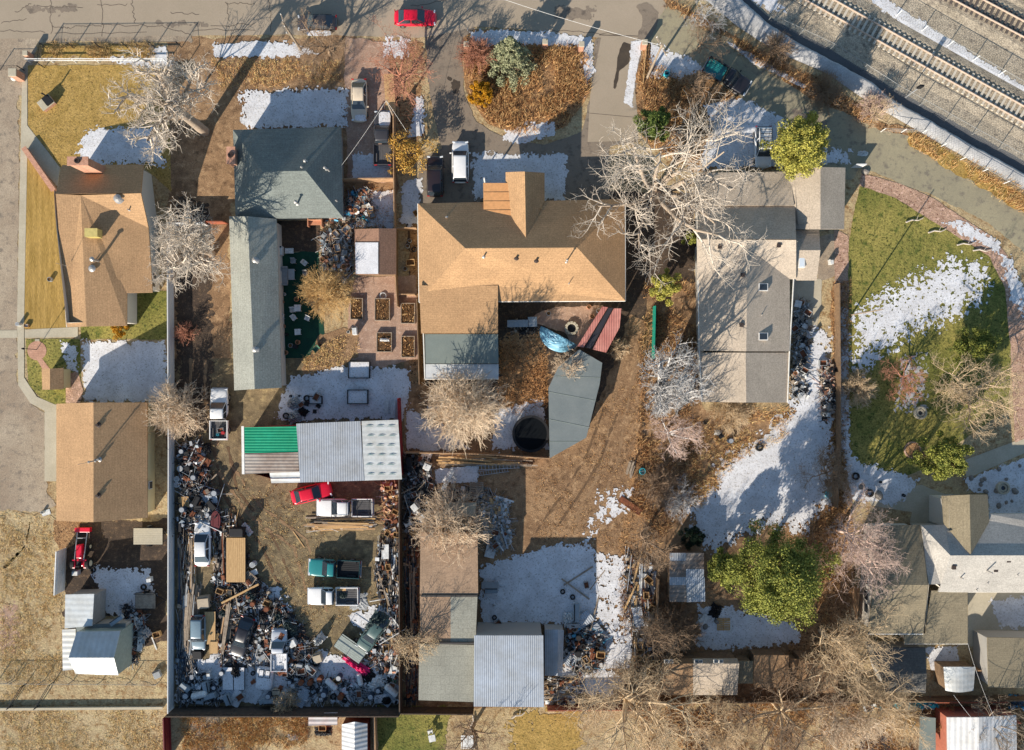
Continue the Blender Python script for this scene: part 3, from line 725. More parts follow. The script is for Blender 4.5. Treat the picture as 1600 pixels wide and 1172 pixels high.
def inset_poly(P, d):
    n = len(P)
    a = sum(P[i][0] * P[(i+1) % n][1] - P[(i+1) % n][0] * P[i][1] for i in range(n))
    if a < 0: P = P[::-1]
    out = []
    for i in range(n):
        p0, p1, p2 = Vector(P[i-1]), Vector(P[i]), Vector(P[(i+1) % n])
        e1 = (p1 - p0).normalized(); e2 = (p2 - p1).normalized()
        n1 = Vector((-e1.y, e1.x)); n2 = Vector((-e2.y, e2.x))
        b = (n1 + n2)
        if b.length < 1e-3: out.append(tuple(p1 + n1 * d)); continue
        b.normalize(); k = d / max(0.35, b.dot(n1))
        out.append(tuple(p1 + b * k))
    return out

def roof_mesh(name, faces, mats, parent, thick=0.16, matsel=None):
    """faces: world polys; two-material shingles chosen by slope direction"""
    mb = MB()
    key = {}; edges = {}
    for fi, f in enumerate(faces):
        n = Vector((0, 0, 0))
        for i in range(len(f)):
            a, b = Vector(f[i]), Vector(f[(i+1) % len(f)])
            n += a.cross(b)
        if n.z < 0: f = f[::-1]; n = -n
        m = (1 if abs(n.x) > abs(n.y) else 0) if matsel is None else matsel[fi]
        mb.add([tuple(p) for p in f], [tuple(range(len(f)))], m)
        mb.add([(p[0], p[1], p[2] - thick) for p in f], [tuple(range(len(f)))[::-1]], m)
        for i in range(len(f)):
            a = tuple(round(q, 2) for q in f[i]); b = tuple(round(q, 2) for q in f[(i+1) % len(f)])
            edges.setdefault(frozenset((a, b)), []).append((f[i], f[(i+1) % len(f)], m))
    for k, l in edges.items():
        if len(l) == 1 and len(k) == 2:
            a, b, m = l[0]
            mb.add([a, b, (b[0], b[1], b[2] - thick), (a[0], a[1], a[2] - thick)], [(3, 2, 1, 0)], m)
    return mb.build(name, mats, parent, world=True)

def walls_mesh(name, footprints, faces, m, parent, thick=0.16, base=-0.05):
    mb = MB()
    for P in footprints:
        n = len(P)
        a = sum(P[i][0] * P[(i+1) % n][1] - P[(i+1) % n][0] * P[i][1] for i in range(n))
        if a < 0: P = P[::-1]
        for i in range(n):
            A, B = Vector(P[i]), Vector(P[(i+1) % n]); L = (B - A).length
            st = max(1, int(L / 0.35)); last = None; tops = []
            for k in range(st + 1):
                q = A.lerp(B, k / st); z = None
                for f in faces:
                    if inpoly(q.x, q.y, [(p[0], p[1]) for p in f]):
                        zz = plane_z(f, q.x, q.y)
                        z = zz if z is None else min(z, zz)
                if z is None: z = last
                tops.append((q, z)); last = z
            zz = [t[1] for t in tops if t[1] is not None]
            if not zz: zz = [min(p[2] for f in faces for p in f)]
            tops = [(q, (z if z is not None else zz[0]) - thick * 0.6) for q, z in tops]
            for (q, z), (q2, z2) in zip(tops, tops[1:]):
                mb.add([(q.x, q.y, base), (q2.x, q2.y, base), (q2.x, q2.y, z2), (q.x, q.y, z)], [(0, 1, 2, 3)], 0)
    return mb.build(name, m, parent, world=True)

def building(name, label, cat, faces, foot, roof, wall, inset=0.4, fz=2.7, matsel=None, thick=0.16, lname=None, gutters=True, trim=None):
    F = [[G(*p) for p in f] for f in faces]
    foots = []
    for P in foot:
        W_ = []
        for p in P:
            z = p[2] if len(p) > 2 else fz
            W_.append(G(p[0], p[1], z)[:2])
        foots.append(inset_poly(W_, inset))
    c = Vector((sum(p[0] for p in foots[0]) / len(foots[0]), sum(p[1] for p in foots[0]) / len(foots[0]), 0))
    t = empty(name, c, 0, label, cat)
    roof_mesh("roof", F, roof, t, thick, matsel)
    walls_mesh("wall", foots, F, wall, t, thick)
    t["_f"] = 1
    BF[t.name] = F
    if trim is not None:
        mb = MB()
        for f in F:
            for i in range(len(f)):
                a, b = f[i], f[(i+1) % len(f)]
                # eave edges only: both ends low and on the outline
                if (a, b) in trim_edges(F): pass
    if lname: land(lname, sum(p[0] for p in foot[0]) / len(foot[0]), sum(p[1] for p in foot[0]) / len(foot[0]))
    return t
def trim_edges(F): return ()
BF = {}
def roof_z(t, x, y):
    best = None
    for f in BF[t.name]:
        if inpoly(x, y, [(p[0], p[1]) for p in f]):
            z = plane_z(f, x, y); best = z if best is None else max(best, z)
    return best
def on_roof(t, px, py):
    """world point of the roof surface seen at photo pixel px,py"""
    z = 3.5
    for _ in range(8):
        p = G(px, py, z); zz = roof_z(t, p[0], p[1])
        if zz is None: break
        z = zz
    return G(px, py, z)
def vent_pipe(t, px, py, h=0.5, r=0.06, m=None, name="vent_pipe", cap=False):
    p = on_roof(t, px, py); mb = MB()
    mb.tube((p[0], p[1], p[2] - 0.1), (p[0], p[1], p[2] + h), r, r, 8)
    mb.tube((p[0], p[1], p[2] - 0.02), (p[0], p[1], p[2] + 0.05), r * 2.4, r * 1.3, 10)
    if cap: mb.tube((p[0], p[1], p[2] + h), (p[0], p[1], p[2] + h + 0.12), r * 2, r * 0.6, 10)
    return mb.build(name, m or m_pipe, t, world=True)
def box_vent(t, px, py, s=0.35, h=0.22, m=None):
    p = on_roof(t, px, py); mb = MB()
    mb.box((p[0], p[1], p[2] + h / 2 - 0.05), (s, s, h + 0.1)); mb.box((p[0], p[1], p[2] + h + 0.02), (s * 1.2, s * 1.2, 0.04))
    return mb.build("roof_vent", m or m_ventd, t, world=True)
def skylight(t, px, py, w, l, m=None):
    p = on_roof(t, px, py); mb = MB(); mb.box((p[0], p[1], p[2] + 0.05), (w, l, 0.2))
    o = mb.build("skylight", m_trim, t, world=True)
    g = MB(); g.box((p[0], p[1], p[2] + 0.16), (w * .8, l * .8, 0.05)); go = g.build("pane", m or m_glass, None)
    go.parent = o
def chimney(t, px, py, z1, s=(0.9, 0.7), m=None, z=3.0):
    x, y, _ = G(px, py, z1); z0 = roof_z(t, x, y) or 0
    mb = MB(); mb.box((x, y, (z0 - 1 + z1) / 2), (s[0], s[1], z1 - z0 + 1)); mb.box((x, y, z1 + 0.05), (s[0] * 1.15, s[1] * 1.15, 0.12))
    c = mb.build("chimney", m or w_brick, t, world=True)
    g = MB(); g.ring((x, y), min(s) * .36, min(s) * .22, z1 + 0.1, z1 + 0.28, 10); f = g.build("flue", m_dtrim, None); f.parent = c
def gutter(t, pts, z, m=None, off=0.0):
    mb = MB(); W_ = [G(p[0], p[1], z) for p in pts]
    for a, b in zip(W_, W_[1:]): mb.tube((a[0], a[1], z - 0.09), (b[0], b[1], z - 0.09), 0.075, 0.075, 6)
    return mb.build("gutter", m or m_gutter, t, world=True)
def window(t, x, y, z, w, h, rz, m=None):
    """frame on a wall at world x,y facing direction rz (outward normal)"""
    mb = MB(); mb.box((x, y, z), (0.08, w, h), rz); o = mb.build("window", m_trim, t, world=True)
    g = MB(); g.box((x + 0.03 * math.cos(rz), y + 0.03 * math.sin(rz), z), (0.08, w * .84, h * .84), rz); p = g.build("pane", m or m_glass, None); p.parent = o
def wpx(t, px, py, z, w, h, rz):
    x, y, _ = G(px, py, z); window(t, x, y, z, w, h, rz)

# ------------------------------------------------------------------ tan brick-chimney house, upper left
E, Rg = 2.7, 5.0
t = building("house", "tan shingled house with a tall brick chimney and a rooftop cooler", "house",
    [[(97,258,E),(224,257,E),(220,302,Rg),(87,303,Rg)],
     [(87,303,Rg),(126,305,Rg),(135,510,4.15),(104,511,3.3),(93,360,3.3)],
     [(126,305,Rg),(220,302,Rg),(232,356,3.3)],
     [(126,305,Rg),(232,356,3.3),(238,457,E),(198,458,3.2),(198,509,3.2),(135,510,4.15)]],
    [[(97,258,E),(224,257,E),(232,356,3.3),(238,457,E),(198,458,3.2),(198,509,3.2),(104,511,3.4),(93,360,3.4),(92,303,3.2)]],
    sh_tan, w_white, lname="tan chimney house")
chimney(t, 122, 252, 6.6, (1.9, 0.8))
p = on_roof(t, 150, 366); mb = MB(); mb.box((p[0], p[1], p[2] + 0.45), (1.3, 0.85, 1.0)); mb.box((p[0], p[1], p[2] + 0.98), (1.35, 0.9, 0.06))
for k in range(5): mb.box((p[0], p[1] - 0.44, p[2] + 0.2 + k * 0.15), (1.1, 0.04, 0.04))
mb.build("rooftop_cooler", plain("cooler_beige", L_(196,178,110)), t, world=True)
vent_pipe(t, 186, 311, 0.35, 0.22, name="turbine_vent", cap=True); vent_pipe(t, 146, 420, 0.3, 0.2, name="turbine_vent", cap=True)
vent_pipe(t, 155, 408, 1.5, 0.13, name="flue_pipe", cap=True); vent_pipe(t, 149, 409, 0.5); vent_pipe(t, 202, 328, 0.4)
wpx(t, 241, 432, 1.6, 0.9, 0.9, 0); wpx(t, 239, 445, 1.5, 0.5, 0.9, 0)
gutter(t, [(93,360),(104,511)], 3.35)
# antenna mast
vent_pipe(t, 103, 415, 1.8, 0.025, name="antenna")

# brown garage
t = building("garage", "brown and tan gabled garage below the snow patch at the left", "garage",
    [[(88,631,2.8),(146,629,5.0),(146,816,5.0),(88,814,2.8)], [(146,629,5.0),(230,629,2.8),(230,809,2.8),(146,816,5.0)]],
    [[(88,631),(230,629),(230,809),(88,814)]], sh_tan, w_cream, lname="brown gabled garage")
vent_pipe(t, 148, 720, 1.2, 0.07, cap=True); vent_pipe(t, 155, 718, 0.35, 0.12); vent_pipe(t, 153, 664, 0.3, 0.14, m_ventd); vent_pipe(t, 153, 774, 0.3, 0.14, m_ventd)
vent_pipe(t, 154, 719, 4.0, 0.02, name="antenna")
wpx(t, 235, 758, 1.6, 0.9, 0.8, 0)
# small well house
t = building("garden_shed", "little gabled shed beside the round brick patio", "shed",
    [[(65,576,1.7),(78,576,2.3),(78,609,2.3),(66,609,1.7)], [(78,576,2.3),(99,575,1.7),(99,608,1.7),(78,609,2.3)]],
    [[(65,576),(99,575),(99,608),(66,609)]], sh_tan, w_cream, inset=0.12, fz=1.7, thick=0.08)

# green slate hip roof house
E, Rg = 2.8, 5.3
t = building("house", "house with a dark slate green hip roof left of the side driveway", "house",
    [[(364,203,E),(533,198,E),(478,267,Rg),(410,268,Rg)], [(533,198,E),(536,340,E),(478,267,Rg)],
     [(478,267,Rg),(536,340,E),(368,342,E),(410,268,Rg)], [(364,203,E),(410,268,Rg),(368,342,E)]],
    [[(364,203),(533,198),(536,340),(368,342)]], sh_slate, w_grey, lname="slate green hip roofed house")
chimney(t, 361, 243, 4.0, (0.8, 1.6))
for q in ((478,253,.5,.09),(509,264,.6,.08),(514,267,.4,.05),(465,318,.9,.1),(526,314,.3,.05),(472,262,.35,.06)): vent_pipe(t, q[0], q[1], q[2], q[3], cap=True)
# long pale green roof
t = building("house", "long narrow building with a pale grey green roof below the slate green house", "house",
    [[(358,338,2.9),(387,338,4.3),(398,608,4.3),(366,610,2.9)], [(387,338,4.3),(432,342,2.8),(440,606,2.8),(398,608,4.3)]],
    [[(358,338),(432,342),(440,606),(366,610)]], sh_pale, w_white, inset=0.25, lname="long pale roofed building")
for py in (407, 546): vent_pipe(t, 400, py, 0.4, 0.16, cap=True)
vent_pipe(t, 398, 404, 0.5, 0.05)
for py, z in ((425,1.6),(453,1.6),(513,1.6),(575,1.5)): wpx(t, 429 + (py-340) * .03 + 1, py, z, 0.9, 1.0, 0)

# red brown small shed with snow
t = building("shed", "small red brown gabled shed with snow on its left slope", "shed",
    [[(554,358,2.2),(592,357,3.0),(592,429,3.0),(555,429,2.2)], [(592,357,3.0),(619,357,2.2),(619,429,2.2),(592,429,3.0)]],
    [[(554,358),(619,357),(619,429),(555,429)]], sh_red, w_wood, inset=0.1, fz=2.2, thick=0.1, lname="red brown snowy shed")
F = [[G(555,379,2.27), G(591,379,3.03), G(591,428,3.03), G(556,428,2.28)]]
roof_mesh("snow_cover", [[(p[0], p[1], p[2] + 0.05) for p in F[0]]], mat("old_snow", (.62,.62,.64), (.5,.5,.52), 1.2, fine=.12, bump=.03, bscale=5), t, 0.05, [0])

# ------------------------------------------------------------------ central tan house
E, Rg = 3.0, 5.6
t = building("house", "large tan L shaped house with an orange tan porch gable in the centre", "house",
    [[(653,318,E),(976,311,E),(902,387,Rg),(727,388,Rg)], [(976,311,E),(977,470,E),(902,387,Rg)],
     [(727,388,Rg),(902,387,Rg),(977,470,E),(778,471,E),(778,447,3.4),(655,470,E)],
     [(653,318,E),(727,388,Rg),(655,470,E)]],
    [[(653,318),(976,311),(977,470),(655,472)]], sh_tan2, w_cream, fz=3.0, lname="central tan house")
ht = t
roof_mesh("lower_roof", [[G(655,446,3.56), G(778,446,3.54), G(778,521,3.0), G(658,521,3.0)]], sh_tan2, t, 0.16, [0])
walls_mesh("wing_wall", [inset_poly([G(664,447,3)[:2], G(777,447,3)[:2], G(779,590,2.7)[:2], G(665,590,2.7)[:2]], 0.15)], [[G(655,440,3.4), G(782,440,3.4), G(782,596,2.6), G(655,596,2.6)]], w_cream, t)
mb = MB(); P = [G(664,522,2.9)[:2], G(778,522,2.9)[:2], G(779,568,2.9)[:2], G(665,568,2.9)[:2]]; mb.prism(P, 2.7, 2.86); mb.build("flat_roof", m_mem, t, world=True)
mb = MB(); P = [G(665,569,2.7)[:2], G(779,569,2.7)[:2], G(779,592,2.7)[:2], G(665,592,2.7)[:2]]; mb.prism(P, 2.5, 2.68); mb.build("porch_roof", mat("white_roof_sheet", L_(206,206,202), L_(188,190,190), 1, fine=.08), t, world=True)
Pp = plain("orange_tan_panels", L_(214,156,102), rough=.6)
# porch gable
Gf = [[G(790,269,3.3), G(820,268,5.3), G(822,377,5.05), G(803,357,4.1), G(790,300,3.3)], [G(820,268,5.3), G(851,270,3.2), G(851,313,3.2), G(822,377,5.05)]]
roof_mesh("porch_gable", Gf, sh_tan2, t, 0.15)
walls_mesh("porch_wall", [inset_poly([G(792,274,3.3)[:2], G(850,274,3.3)[:2], G(850,330,3.3)[:2], G(792,330,3.3)[:2]], 0.25)], Gf, w_cream, t)
pf = [G(755,286,3.2), G(804,286,3.6), G(804,356,3.95), G(756,356,3.6)]
roof_mesh("porch_side_roof", [pf], Pp, t, 0.12, [0])
mb = MB()
for k in range(1, 5):
    y = 286 + 70 * k / 5; a = G(756, y, 3.25 + .08 * k); b = G(803, y, 3.66 + .07 * k); mb.tube((a[0], a[1], a[2] - .03), (b[0], b[1], b[2] - .03), 0.014, 0.014, 5)
mb.build("roof_seam", m_dtrim, t, world=True)
for px in (758, 800): x, y, _ = G(px, 290, 0); mb = MB(); mb.box((x, y, 1.6), (0.15, 0.15, 3.2)); mb.build("porch_post", m_trim, t, world=True)
vent_pipe(t, 698, 340, 0.5, 0.08); vent_pipe(t, 756, 401, 0.45, 0.08); vent_pipe(t, 838, 407, 0.3, 0.12, m_ventd); vent_pipe(t, 807, 403, 0.3, 0.12, m_ventd)
vent_pipe(t, 885, 409, 1.3, 0.07, cap=True); vent_pipe(t, 889, 443, 0.7, 0.04)
gutter(t, [(653,318),(655,472),(661,473)], 3.0); gutter(t, [(977,470),(778,471)], 3.0); gutter(t, [(977,311),(977,470)], 3.0)
gutter(t, [(660,474),(664,592),(779,592)], 2.75)
for px in (800, 850, 900, 940): wpx(t, px, 466, 1.7, 1.2, 1.0, -math.pi / 2)

# ------------------------------------------------------------------ teal flat shed, red panel canopy
def flat_roof(name, label, poly, z, m, wall, inset=0.15, th=0.14, seams=0, lname=None, slope=0.0, cat="shed"):
    P = [G(p[0], p[1], z)[:2] for p in poly]
    c = Vector((sum(p[0] for p in P) / len(P), sum(p[1] for p in P) / len(P), 0))
    t = empty(name, c, 0, label, cat)
    mb = MB(); mb.prism(P, z - th, z); mb.build("roof", m, t, world=True)
    wl = MB(); q = inset_poly(P, inset); n = len(q)
    for i in range(n):
        a, b = q[i], q[(i+1) % n]; wl.add([(*a, -.05), (*b, -.05), (*b, z - th), (*a, z - th)], [(0, 1, 2, 3)])
    wl.build("wall", wall, t, world=True)
    BF[t.name] = [[(p[0], p[1], z) for p in P]]
    if lname: land(lname, sum(p[0] for p in poly) / len(poly), sum(p[1] for p in poly) / len(poly))
    return t
t = flat_roof("shed", "long crooked shed with a flat dark teal roof right of the trampoline", [(905,546),(941,567),(937,600),(916,684),(859,716),(857,606),(872,574)], 2.7, m_memg, w_wood, lname="dark teal flat shed")
mb = MB()
for a, b in (((857,612),(931,626)),((858,655),(922,668)),((868,588),(938,590)),((858,690),(905,690))):
    A = G(*a, 2.7); B = G(*b, 2.7); mb.tube((A[0], A[1], 2.7), (B[0], B[1], 2.7), 0.03, 0.03, 5)
mb.build("roof_seam", m_mem, t, world=True)
# red corrugated canopy
t = empty("canopy", G(935,515), 0, "lean-to of red and black corrugated sheets by the fire ring", "canopy")
P = [(945,478),(971,481),(968,512),(947,551),(902,543)]
c_redp = corr("faded_red_sheet", L_(206,142,128), 0.25, 'X', c2=L_(176,106,96))
def tri_sheet(pts, z, m, nm):
    roof_mesh(nm, [[G(p[0], p[1], zz) for p, zz in zip(pts, z)]], m, t, 0.05, [0])
tri_sheet([(941,479),(950,480),(912,543),(902,541)], [2.8,2.85,2.4,2.35], c_redp, "roof_sheet")
tri_sheet([(951,481),(958,481),(924,545),(914,543)], [2.86,2.9,2.45,2.42], plain("black_sheet", L_(40,38,44)), "roof_sheet")
tri_sheet([(959,482),(971,482),(968,512),(947,551),(926,546)], [2.92,2.96,2.8,2.5,2.46], c_redp, "roof_sheet")
for p in ((945,484),(968,486),(906,540),(945,547)): x, y, _ = G(*p, 0); mb = MB(); mb.box((x, y, 1.15), (0.1, 0.1, 2.3)); mb.build("post", w_wood, t, world=True)

# ------------------------------------------------------------------ grey house
t = building("house", "grey tan shingled house with two skylights right of the big bare cottonwood", "house",
    [[(1168,388,4.6),(1166,549,4.6),(1093,548,3.0),(1092,438,3.0)], [(1168,388,4.6),(1234,436,3.0),(1234,549,3.0),(1166,549,4.6)],
     [(1090,374,4.95),(1244,375,4.95),(1244,436,3.0),(1234,436,3.0),(1168,388,4.55),(1092,438,2.98),(1089,438,2.98)],
     [(1094,551,2.8),(1165,551,4.6),(1166,629,4.6),(1097,628,2.8)], [(1165,551,4.6),(1233,551,2.8),(1231,629,2.8),(1166,629,4.6)]],
    [[(1090,374),(1244,376),(1234,549),(1231,628,2.8),(1097,628,2.8),(1093,548)]], sh_grey, w_grey, fz=3.0, lname="grey tan roofed house")
roof_mesh("north_roof", [[G(1090,373,4.95), G(1244,374,4.95), G(1242,322,3.0), G(1090,322,3.0)], [G(1090,321,3.2), G(1180,321,3.2), G(1182,269,2.8), G(1090,270,2.8)], [G(1180,321,3.2), G(1241,321,3.2), G(1234,268,2.8), G(1182,269,2.8)]], sh_grey, t, 0.16, [0, 0, 0])
walls_mesh("wall", [inset_poly([G(1090,270,2.8)[:2], G(1234,268,2.8)[:2], G(1243,373,3)[:2], G(1090,373,3)[:2]], 0.4)], [[G(1080,260,2.8), G(1250,260,2.8), G(1250,380,2.9), G(1080,380,2.9)]], w_grey, t)
roof_mesh("garage_roof", [[G(1232,262,2.9), G(1282,261,4.2), G(1282,358,4.2), G(1240,358,2.9)], [G(1282,261,4.2), G(1321,262,2.9), G(1319,358,2.9), G(1282,358,4.2)]], sh_grey, t, 0.16)
walls_mesh("garage_wall", [inset_poly([G(1234,262,2.9)[:2], G(1320,262,2.9)[:2], G(1318,357,2.9)[:2], G(1240,357,2.9)[:2]], 0.35)], [[G(1230,258,2.9), G(1282,258,4.2), G(1282,360,4.2), G(1236,360,2.9)], [G(1282,258,4.2), G(1324,258,2.9), G(1322,360,2.9), G(1282,360,4.2)]], w_grey, t)
roof_mesh("wing_roof", [[G(1243,391,3.7), G(1282,391,3.7), G(1276,438,2.7), G(1239,438,2.7)], [G(1243,360,2.7), G(1280,360,2.7), G(1282,391,3.7), G(1243,391,3.7)]], sh_grey, t, 0.16)
walls_mesh("wing_wall", [inset_poly([G(1238,362,2.7)[:2], G(1281,362,2.7)[:2], G(1277,437,2.7)[:2], G(1236,437,2.7)[:2]], 0.3)], [[G(1230,350,2.6), G(1290,350,2.6), G(1290,391,3.7), G(1230,391,3.7)], [G(1230,391,3.7), G(1290,391,3.7), G(1290,445,2.6), G(1230,445,2.6)]], w_grey, t)
skylight(t, 1192, 449, 1.0, 0.8); skylight(t, 1192, 526, 1.0, 0.8)
x, y, z = G(1252, 409, 3.25); mb = MB(); mb.box((x, y, z), (0.7, 1.3, 0.35)); so = mb.build("skylight", m_trim, t, world=True)
mb = MB(); mb.box((x, y, z + 0.17), (0.5, 1.1, 0.05)); po = mb.build("pane", m_glassb); po.parent = so
for q in ((1160,430),(1158,508),(1124,386),(1216,384)): 
    p = on_roof(t, *q)
    if p: box_vent(t, *q)
vent_pipe(t, 1146, 411, 0.7, 0.04); vent_pipe(t, 1122, 501, 0.3, 0.04); vent_pipe(t, 1190, 492, 0.3, 0.04)
gutter(t, [(1090,271),(1090,374),(1093,548),(1097,628)], 3.0); gutter(t, [(1244,376),(1234,549),(1231,629)], 3.0)

# ------------------------------------------------------------------ lower right house
t = building("house", "large grey and olive roofed house with many small vents at the lower right", "house",
    [[(1485,868,5.4),(1900,868,5.4),(1900,803,3.8),(1544,803,3.8),(1476,820,3.8)],
     [(1485,868,5.4),(1466,925,3.5),(1512,926,3.3),(1900,926,3.3),(1900,868,5.4)],
     [(1476,820,3.8),(1440,821,3.6),(1450,913,4.2),(1470,913,4.2),(1485,868,5.4)]],
    [[(1440,821),(1476,820),(1544,803),(1900,803),(1900,926),(1466,925),(1450,913)]], sh_lgrey, w_white, inset=0.5, fz=3.5, lname="lower right house")
roof_mesh("entry_gable", [[G(1472,775,3.7), G(1515,773,5.4), G(1517,866,5.45), G(1476,829,3.8)], [G(1515,773,5.4), G(1543,773,4.1), G(1546,815,4.1), G(1517,866,5.45)]], sh_olive, t, 0.16)
walls_mesh("entry_wall", [inset_poly([G(1474,776,3.7)[:2], G(1543,776,3.7)[:2], G(1543,830,3.7)[:2], G(1474,830,3.7)[:2]], 0.4)], [[G(1470,770,3.7), G(1515,770,5.4), G(1515,840,5.4), G(1470,840,3.7)], [G(1515,770,5.4), G(1550,770,3.7), G(1550,840,3.7), G(1515,840,5.4)]], w_white, t)
roof_mesh("wing_roof", [[G(1372,822,3.2), G(1438,820,3.2), G(1450,914,5.0), G(1364,914,5.0)], [G(1364,914,5.0), G(1450,914,5.0), G(1443,990,3.2), G(1357,990,3.2)]], sh_olive, t, 0.16)
walls_mesh("wing_wall", [inset_poly([G(1366,822,3.2)[:2], G(1440,822,3.2)[:2], G(1446,988,3.2)[:2], G(1357,988,3.2)[:2]], 0.3)], [[G(1350,815,3.1), G(1460,815,3.1), G(1460,914,5.0), G(1350,914,5.0)], [G(1350,914,5.0), G(1460,914,5.0), G(1460,1000,3.1), G(1350,1000,3.1)]], w_white, t)
roof_mesh("porch_roof", [[G(1455,923,3.4), G(1512,923,3.4), G(1512,1006,2.8), G(1413,1006,2.8), G(1413,990,2.9), G(1446,990,2.9)]], sh_olive, t, 0.14, [0])
walls_mesh("porch_wall", [inset_poly([G(1446,930,3)[:2], G(1511,930,3)[:2], G(1511,1004,2.9)[:2], G(1414,1004,2.9)[:2], G(1414,992,2.9)[:2], G(1446,990,2.9)[:2]], 0.2)], [[G(1400,915,3.4), G(1520,915,3.4), G(1520,1010,2.8), G(1400,1010,2.8)]], w_white, t)
for q in ((1489,886),(1554,890),(1574,875)): box_vent(t, *q)
for q in ((1500,902,.6,.07),(1540,891,1.2,.08),(1524,921,.4,.05),(1541,910,.4,.05),(1586,897,.6,.05)): vent_pipe(t, q[0], q[1], q[2], q[3])
for py in (905, 930, 950, 967): x, y, _ = G(1346, py, 1.7); window(t, x + 0.55, y, 1.7, 1.1, 1.0, math.pi)
gutter(t, [(1413,1006),(1512,1006)], 2.8); gutter(t, [(1357,991),(1443,991)], 3.2)
# dark gable shed roof
t = building("shed", "dark shingled gabled outbuilding below the lower right house", "shed",
    [[(1364,1012,2.6),(1446,1012,2.6),(1448,1053,4.0),(1376,1053,4.0)], [(1376,1053,4.0),(1448,1053,4.0),(1446,1083,2.6),(1384,1081,2.6)]],
    [[(1364,1012),(1446,1012),(1446,1083),(1384,1081)]], sh_dark, w_grey, inset=0.2, fz=2.6, lname="dark shingled outbuilding")
t = flat_roof("garage", "olive grey flat roofed garage at the lower right corner", [(1543,996),(1640,998),(1640,1076),(1545,1074)], 3.0, sh_olive[0], w_grey, cat="garage")
# ribbed white shed
t = empty("shed", G(1498,1062), 0, "small shed with a bowed ribbed white roof beside the dark outbuilding", "shed")
mb = MB()
for k in range(8):
    a = k / 8; b = (k + 1) / 8
    def q(s, py, zz): return G(1474 + 50 * s + (3 if py > 1050 else 0) * (1 - 2 * s), py + 3 * math.sin(math.pi * s) * (1 if py > 1050 else 0), zz + 0.5 * math.sin(math.pi * s))
    mb.add([q(a, 1042, 2.2), q(b, 1042, 2.2), q(b, 1079, 2.2), q(a, 1079, 2.2)], [(0, 1, 2, 3)])
mb.build("roof", c_roofw, t, world=True)
wl = MB(); P = [G(1476,1044,2.2)[:2], G(1523,1044,2.2)[:2], G(1521,1077,2.2)[:2], G(1478,1077,2.2)[:2]]
wl.prism(P, -.05, 2.15); wl.build("wall", w_wood, t, world=True)
# white metal building, bottom right
t = building("outbuilding", "brick red outbuilding with a white metal roof at the bottom right corner", "outbuilding",
    [[(1480,1121,2.9),(1530,1121,4.1),(1530,1260,4.1),(1482,1260,2.9)], [(1530,1121,4.1),(1588,1118,2.9),(1590,1260,2.9),(1530,1260,4.1)]],
    [[(1480,1121),(1588,1118),(1590,1260),(1482,1260)]], [corr("white_standing_seam", L_(222,224,226), 0.5, 'X', dd=.15)] * 2, w_redb, inset=0.1, fz=2.9, lname="white roofed red outbuilding")
mb = MB(); mb.box(G(1530,1122,1.4), (7.6, .06, 2.6)); mb.build("gable_cladding", plain("brick_red_cladding", L_(150,84,64)), t, world=True)
t = flat_roof("lean_to", "pale lean-to beside the white roofed red outbuilding", [(1438,1120),(1462,1122),(1462,1180),(1436,1180)], 2.0, m_mem, w_wood, cat="lean-to")
# red ribbed little shed and white arched shed at bottom
t = building("shed", "white ribbed metal shed with a rusty gable end at the bottom edge", "shed",
    [[(534,1132,2.2),(554,1128,2.9),(554,1210,2.9),(534,1210,2.2)], [(554,1128,2.9),(574,1131,2.2),(574,1210,2.2),(554,1210,2.9)]],
    [[(534,1132),(574,1131),(574,1210),(534,1210)]], [corr("white_ribbed_panel", L_(220,220,220), .5, 'Y', dd=.3)] * 2, plain("rusty_red_wall", L_(150,74,56)), inset=.05, fz=2.2, thick=.06, lname="white ribbed shed")
t = flat_roof("lean_to", "small red and white striped metal lean-to below the junk yard fence", [(482,1115),(527,1114),(527,1133),(482,1134)], 1.8, corr("red_white_stripe_metal", L_(200,176,170), .5, 'Y', c2=L_(210,206,204), dd=.4), w_red, cat="lean-to")

# ------------------------------------------------------------------ metal workshop in the middle
t = empty("workshop", G(500,708), 0, "long metal workshop roofed in green, grey and white sheets above the red sedan", "workshop")
land("metal workshop", 500, 740)
def sheet(pts, zs, m, nm="roof_panel", th=0.08): return roof_mesh(nm, [[G(p[0], p[1], z) for p, z in zip(pts, zs)]], m, t, th, [0])
sheet([(378,668),(464,666),(466,706),(380,708)], [3.3,3.3,3.15,3.15], c_green)
sheet([(380,709),(466,707),(467,737),(380,741)], [3.14,3.14,3.0,3.0], c_brown)
sheet([(421,738),(470,736),(470,754),(424,755)], [2.96,2.96,2.85,2.85], c_white)
sheet([(463,662),(563,658),(569,751),(469,754)], [3.6,3.6,3.3,3.3], c_grey)
sheet([(565,658),(622,656),(628,749),(569,751)], [3.56,3.56,3.26,3.26], c_roofw)
mb = MB()
rr = random.Random(5)
for j in range(6):
    for i in range(3):
        x, y, z = G(577 + i * 17 + (j % 2) * 2, 666 + j * 15, 3.62 - j * .05)
        mb.add([(x - .45, y - .03, z), (x + .45, y - .03, z), (x + .25, y + .07, z), (x, y + .12, z), (x - .25, y + .07, z)], [(0, 1, 2, 3, 4)])
mb.build("roof_print", plain("grey_print", L_(120,140,140)), t, world=True)
walls_mesh("wall", [inset_poly([G(380,668,3.2)[:2], G(463,664,3.3)[:2], G(622,658,3.4)[:2], G(627,748,3.2)[:2], G(424,750,3)[:2], G(382,738,3)[:2]], 0.12)], [[G(360,640,3.3), G(650,640,3.3), G(650,780,3.0), G(360,780,3.0)]], w_red, t)
sheet([(377,666),(381,666),(382,741),(378,741)], [3.34,3.34,3.05,3.05], m_trim, "barge_board")

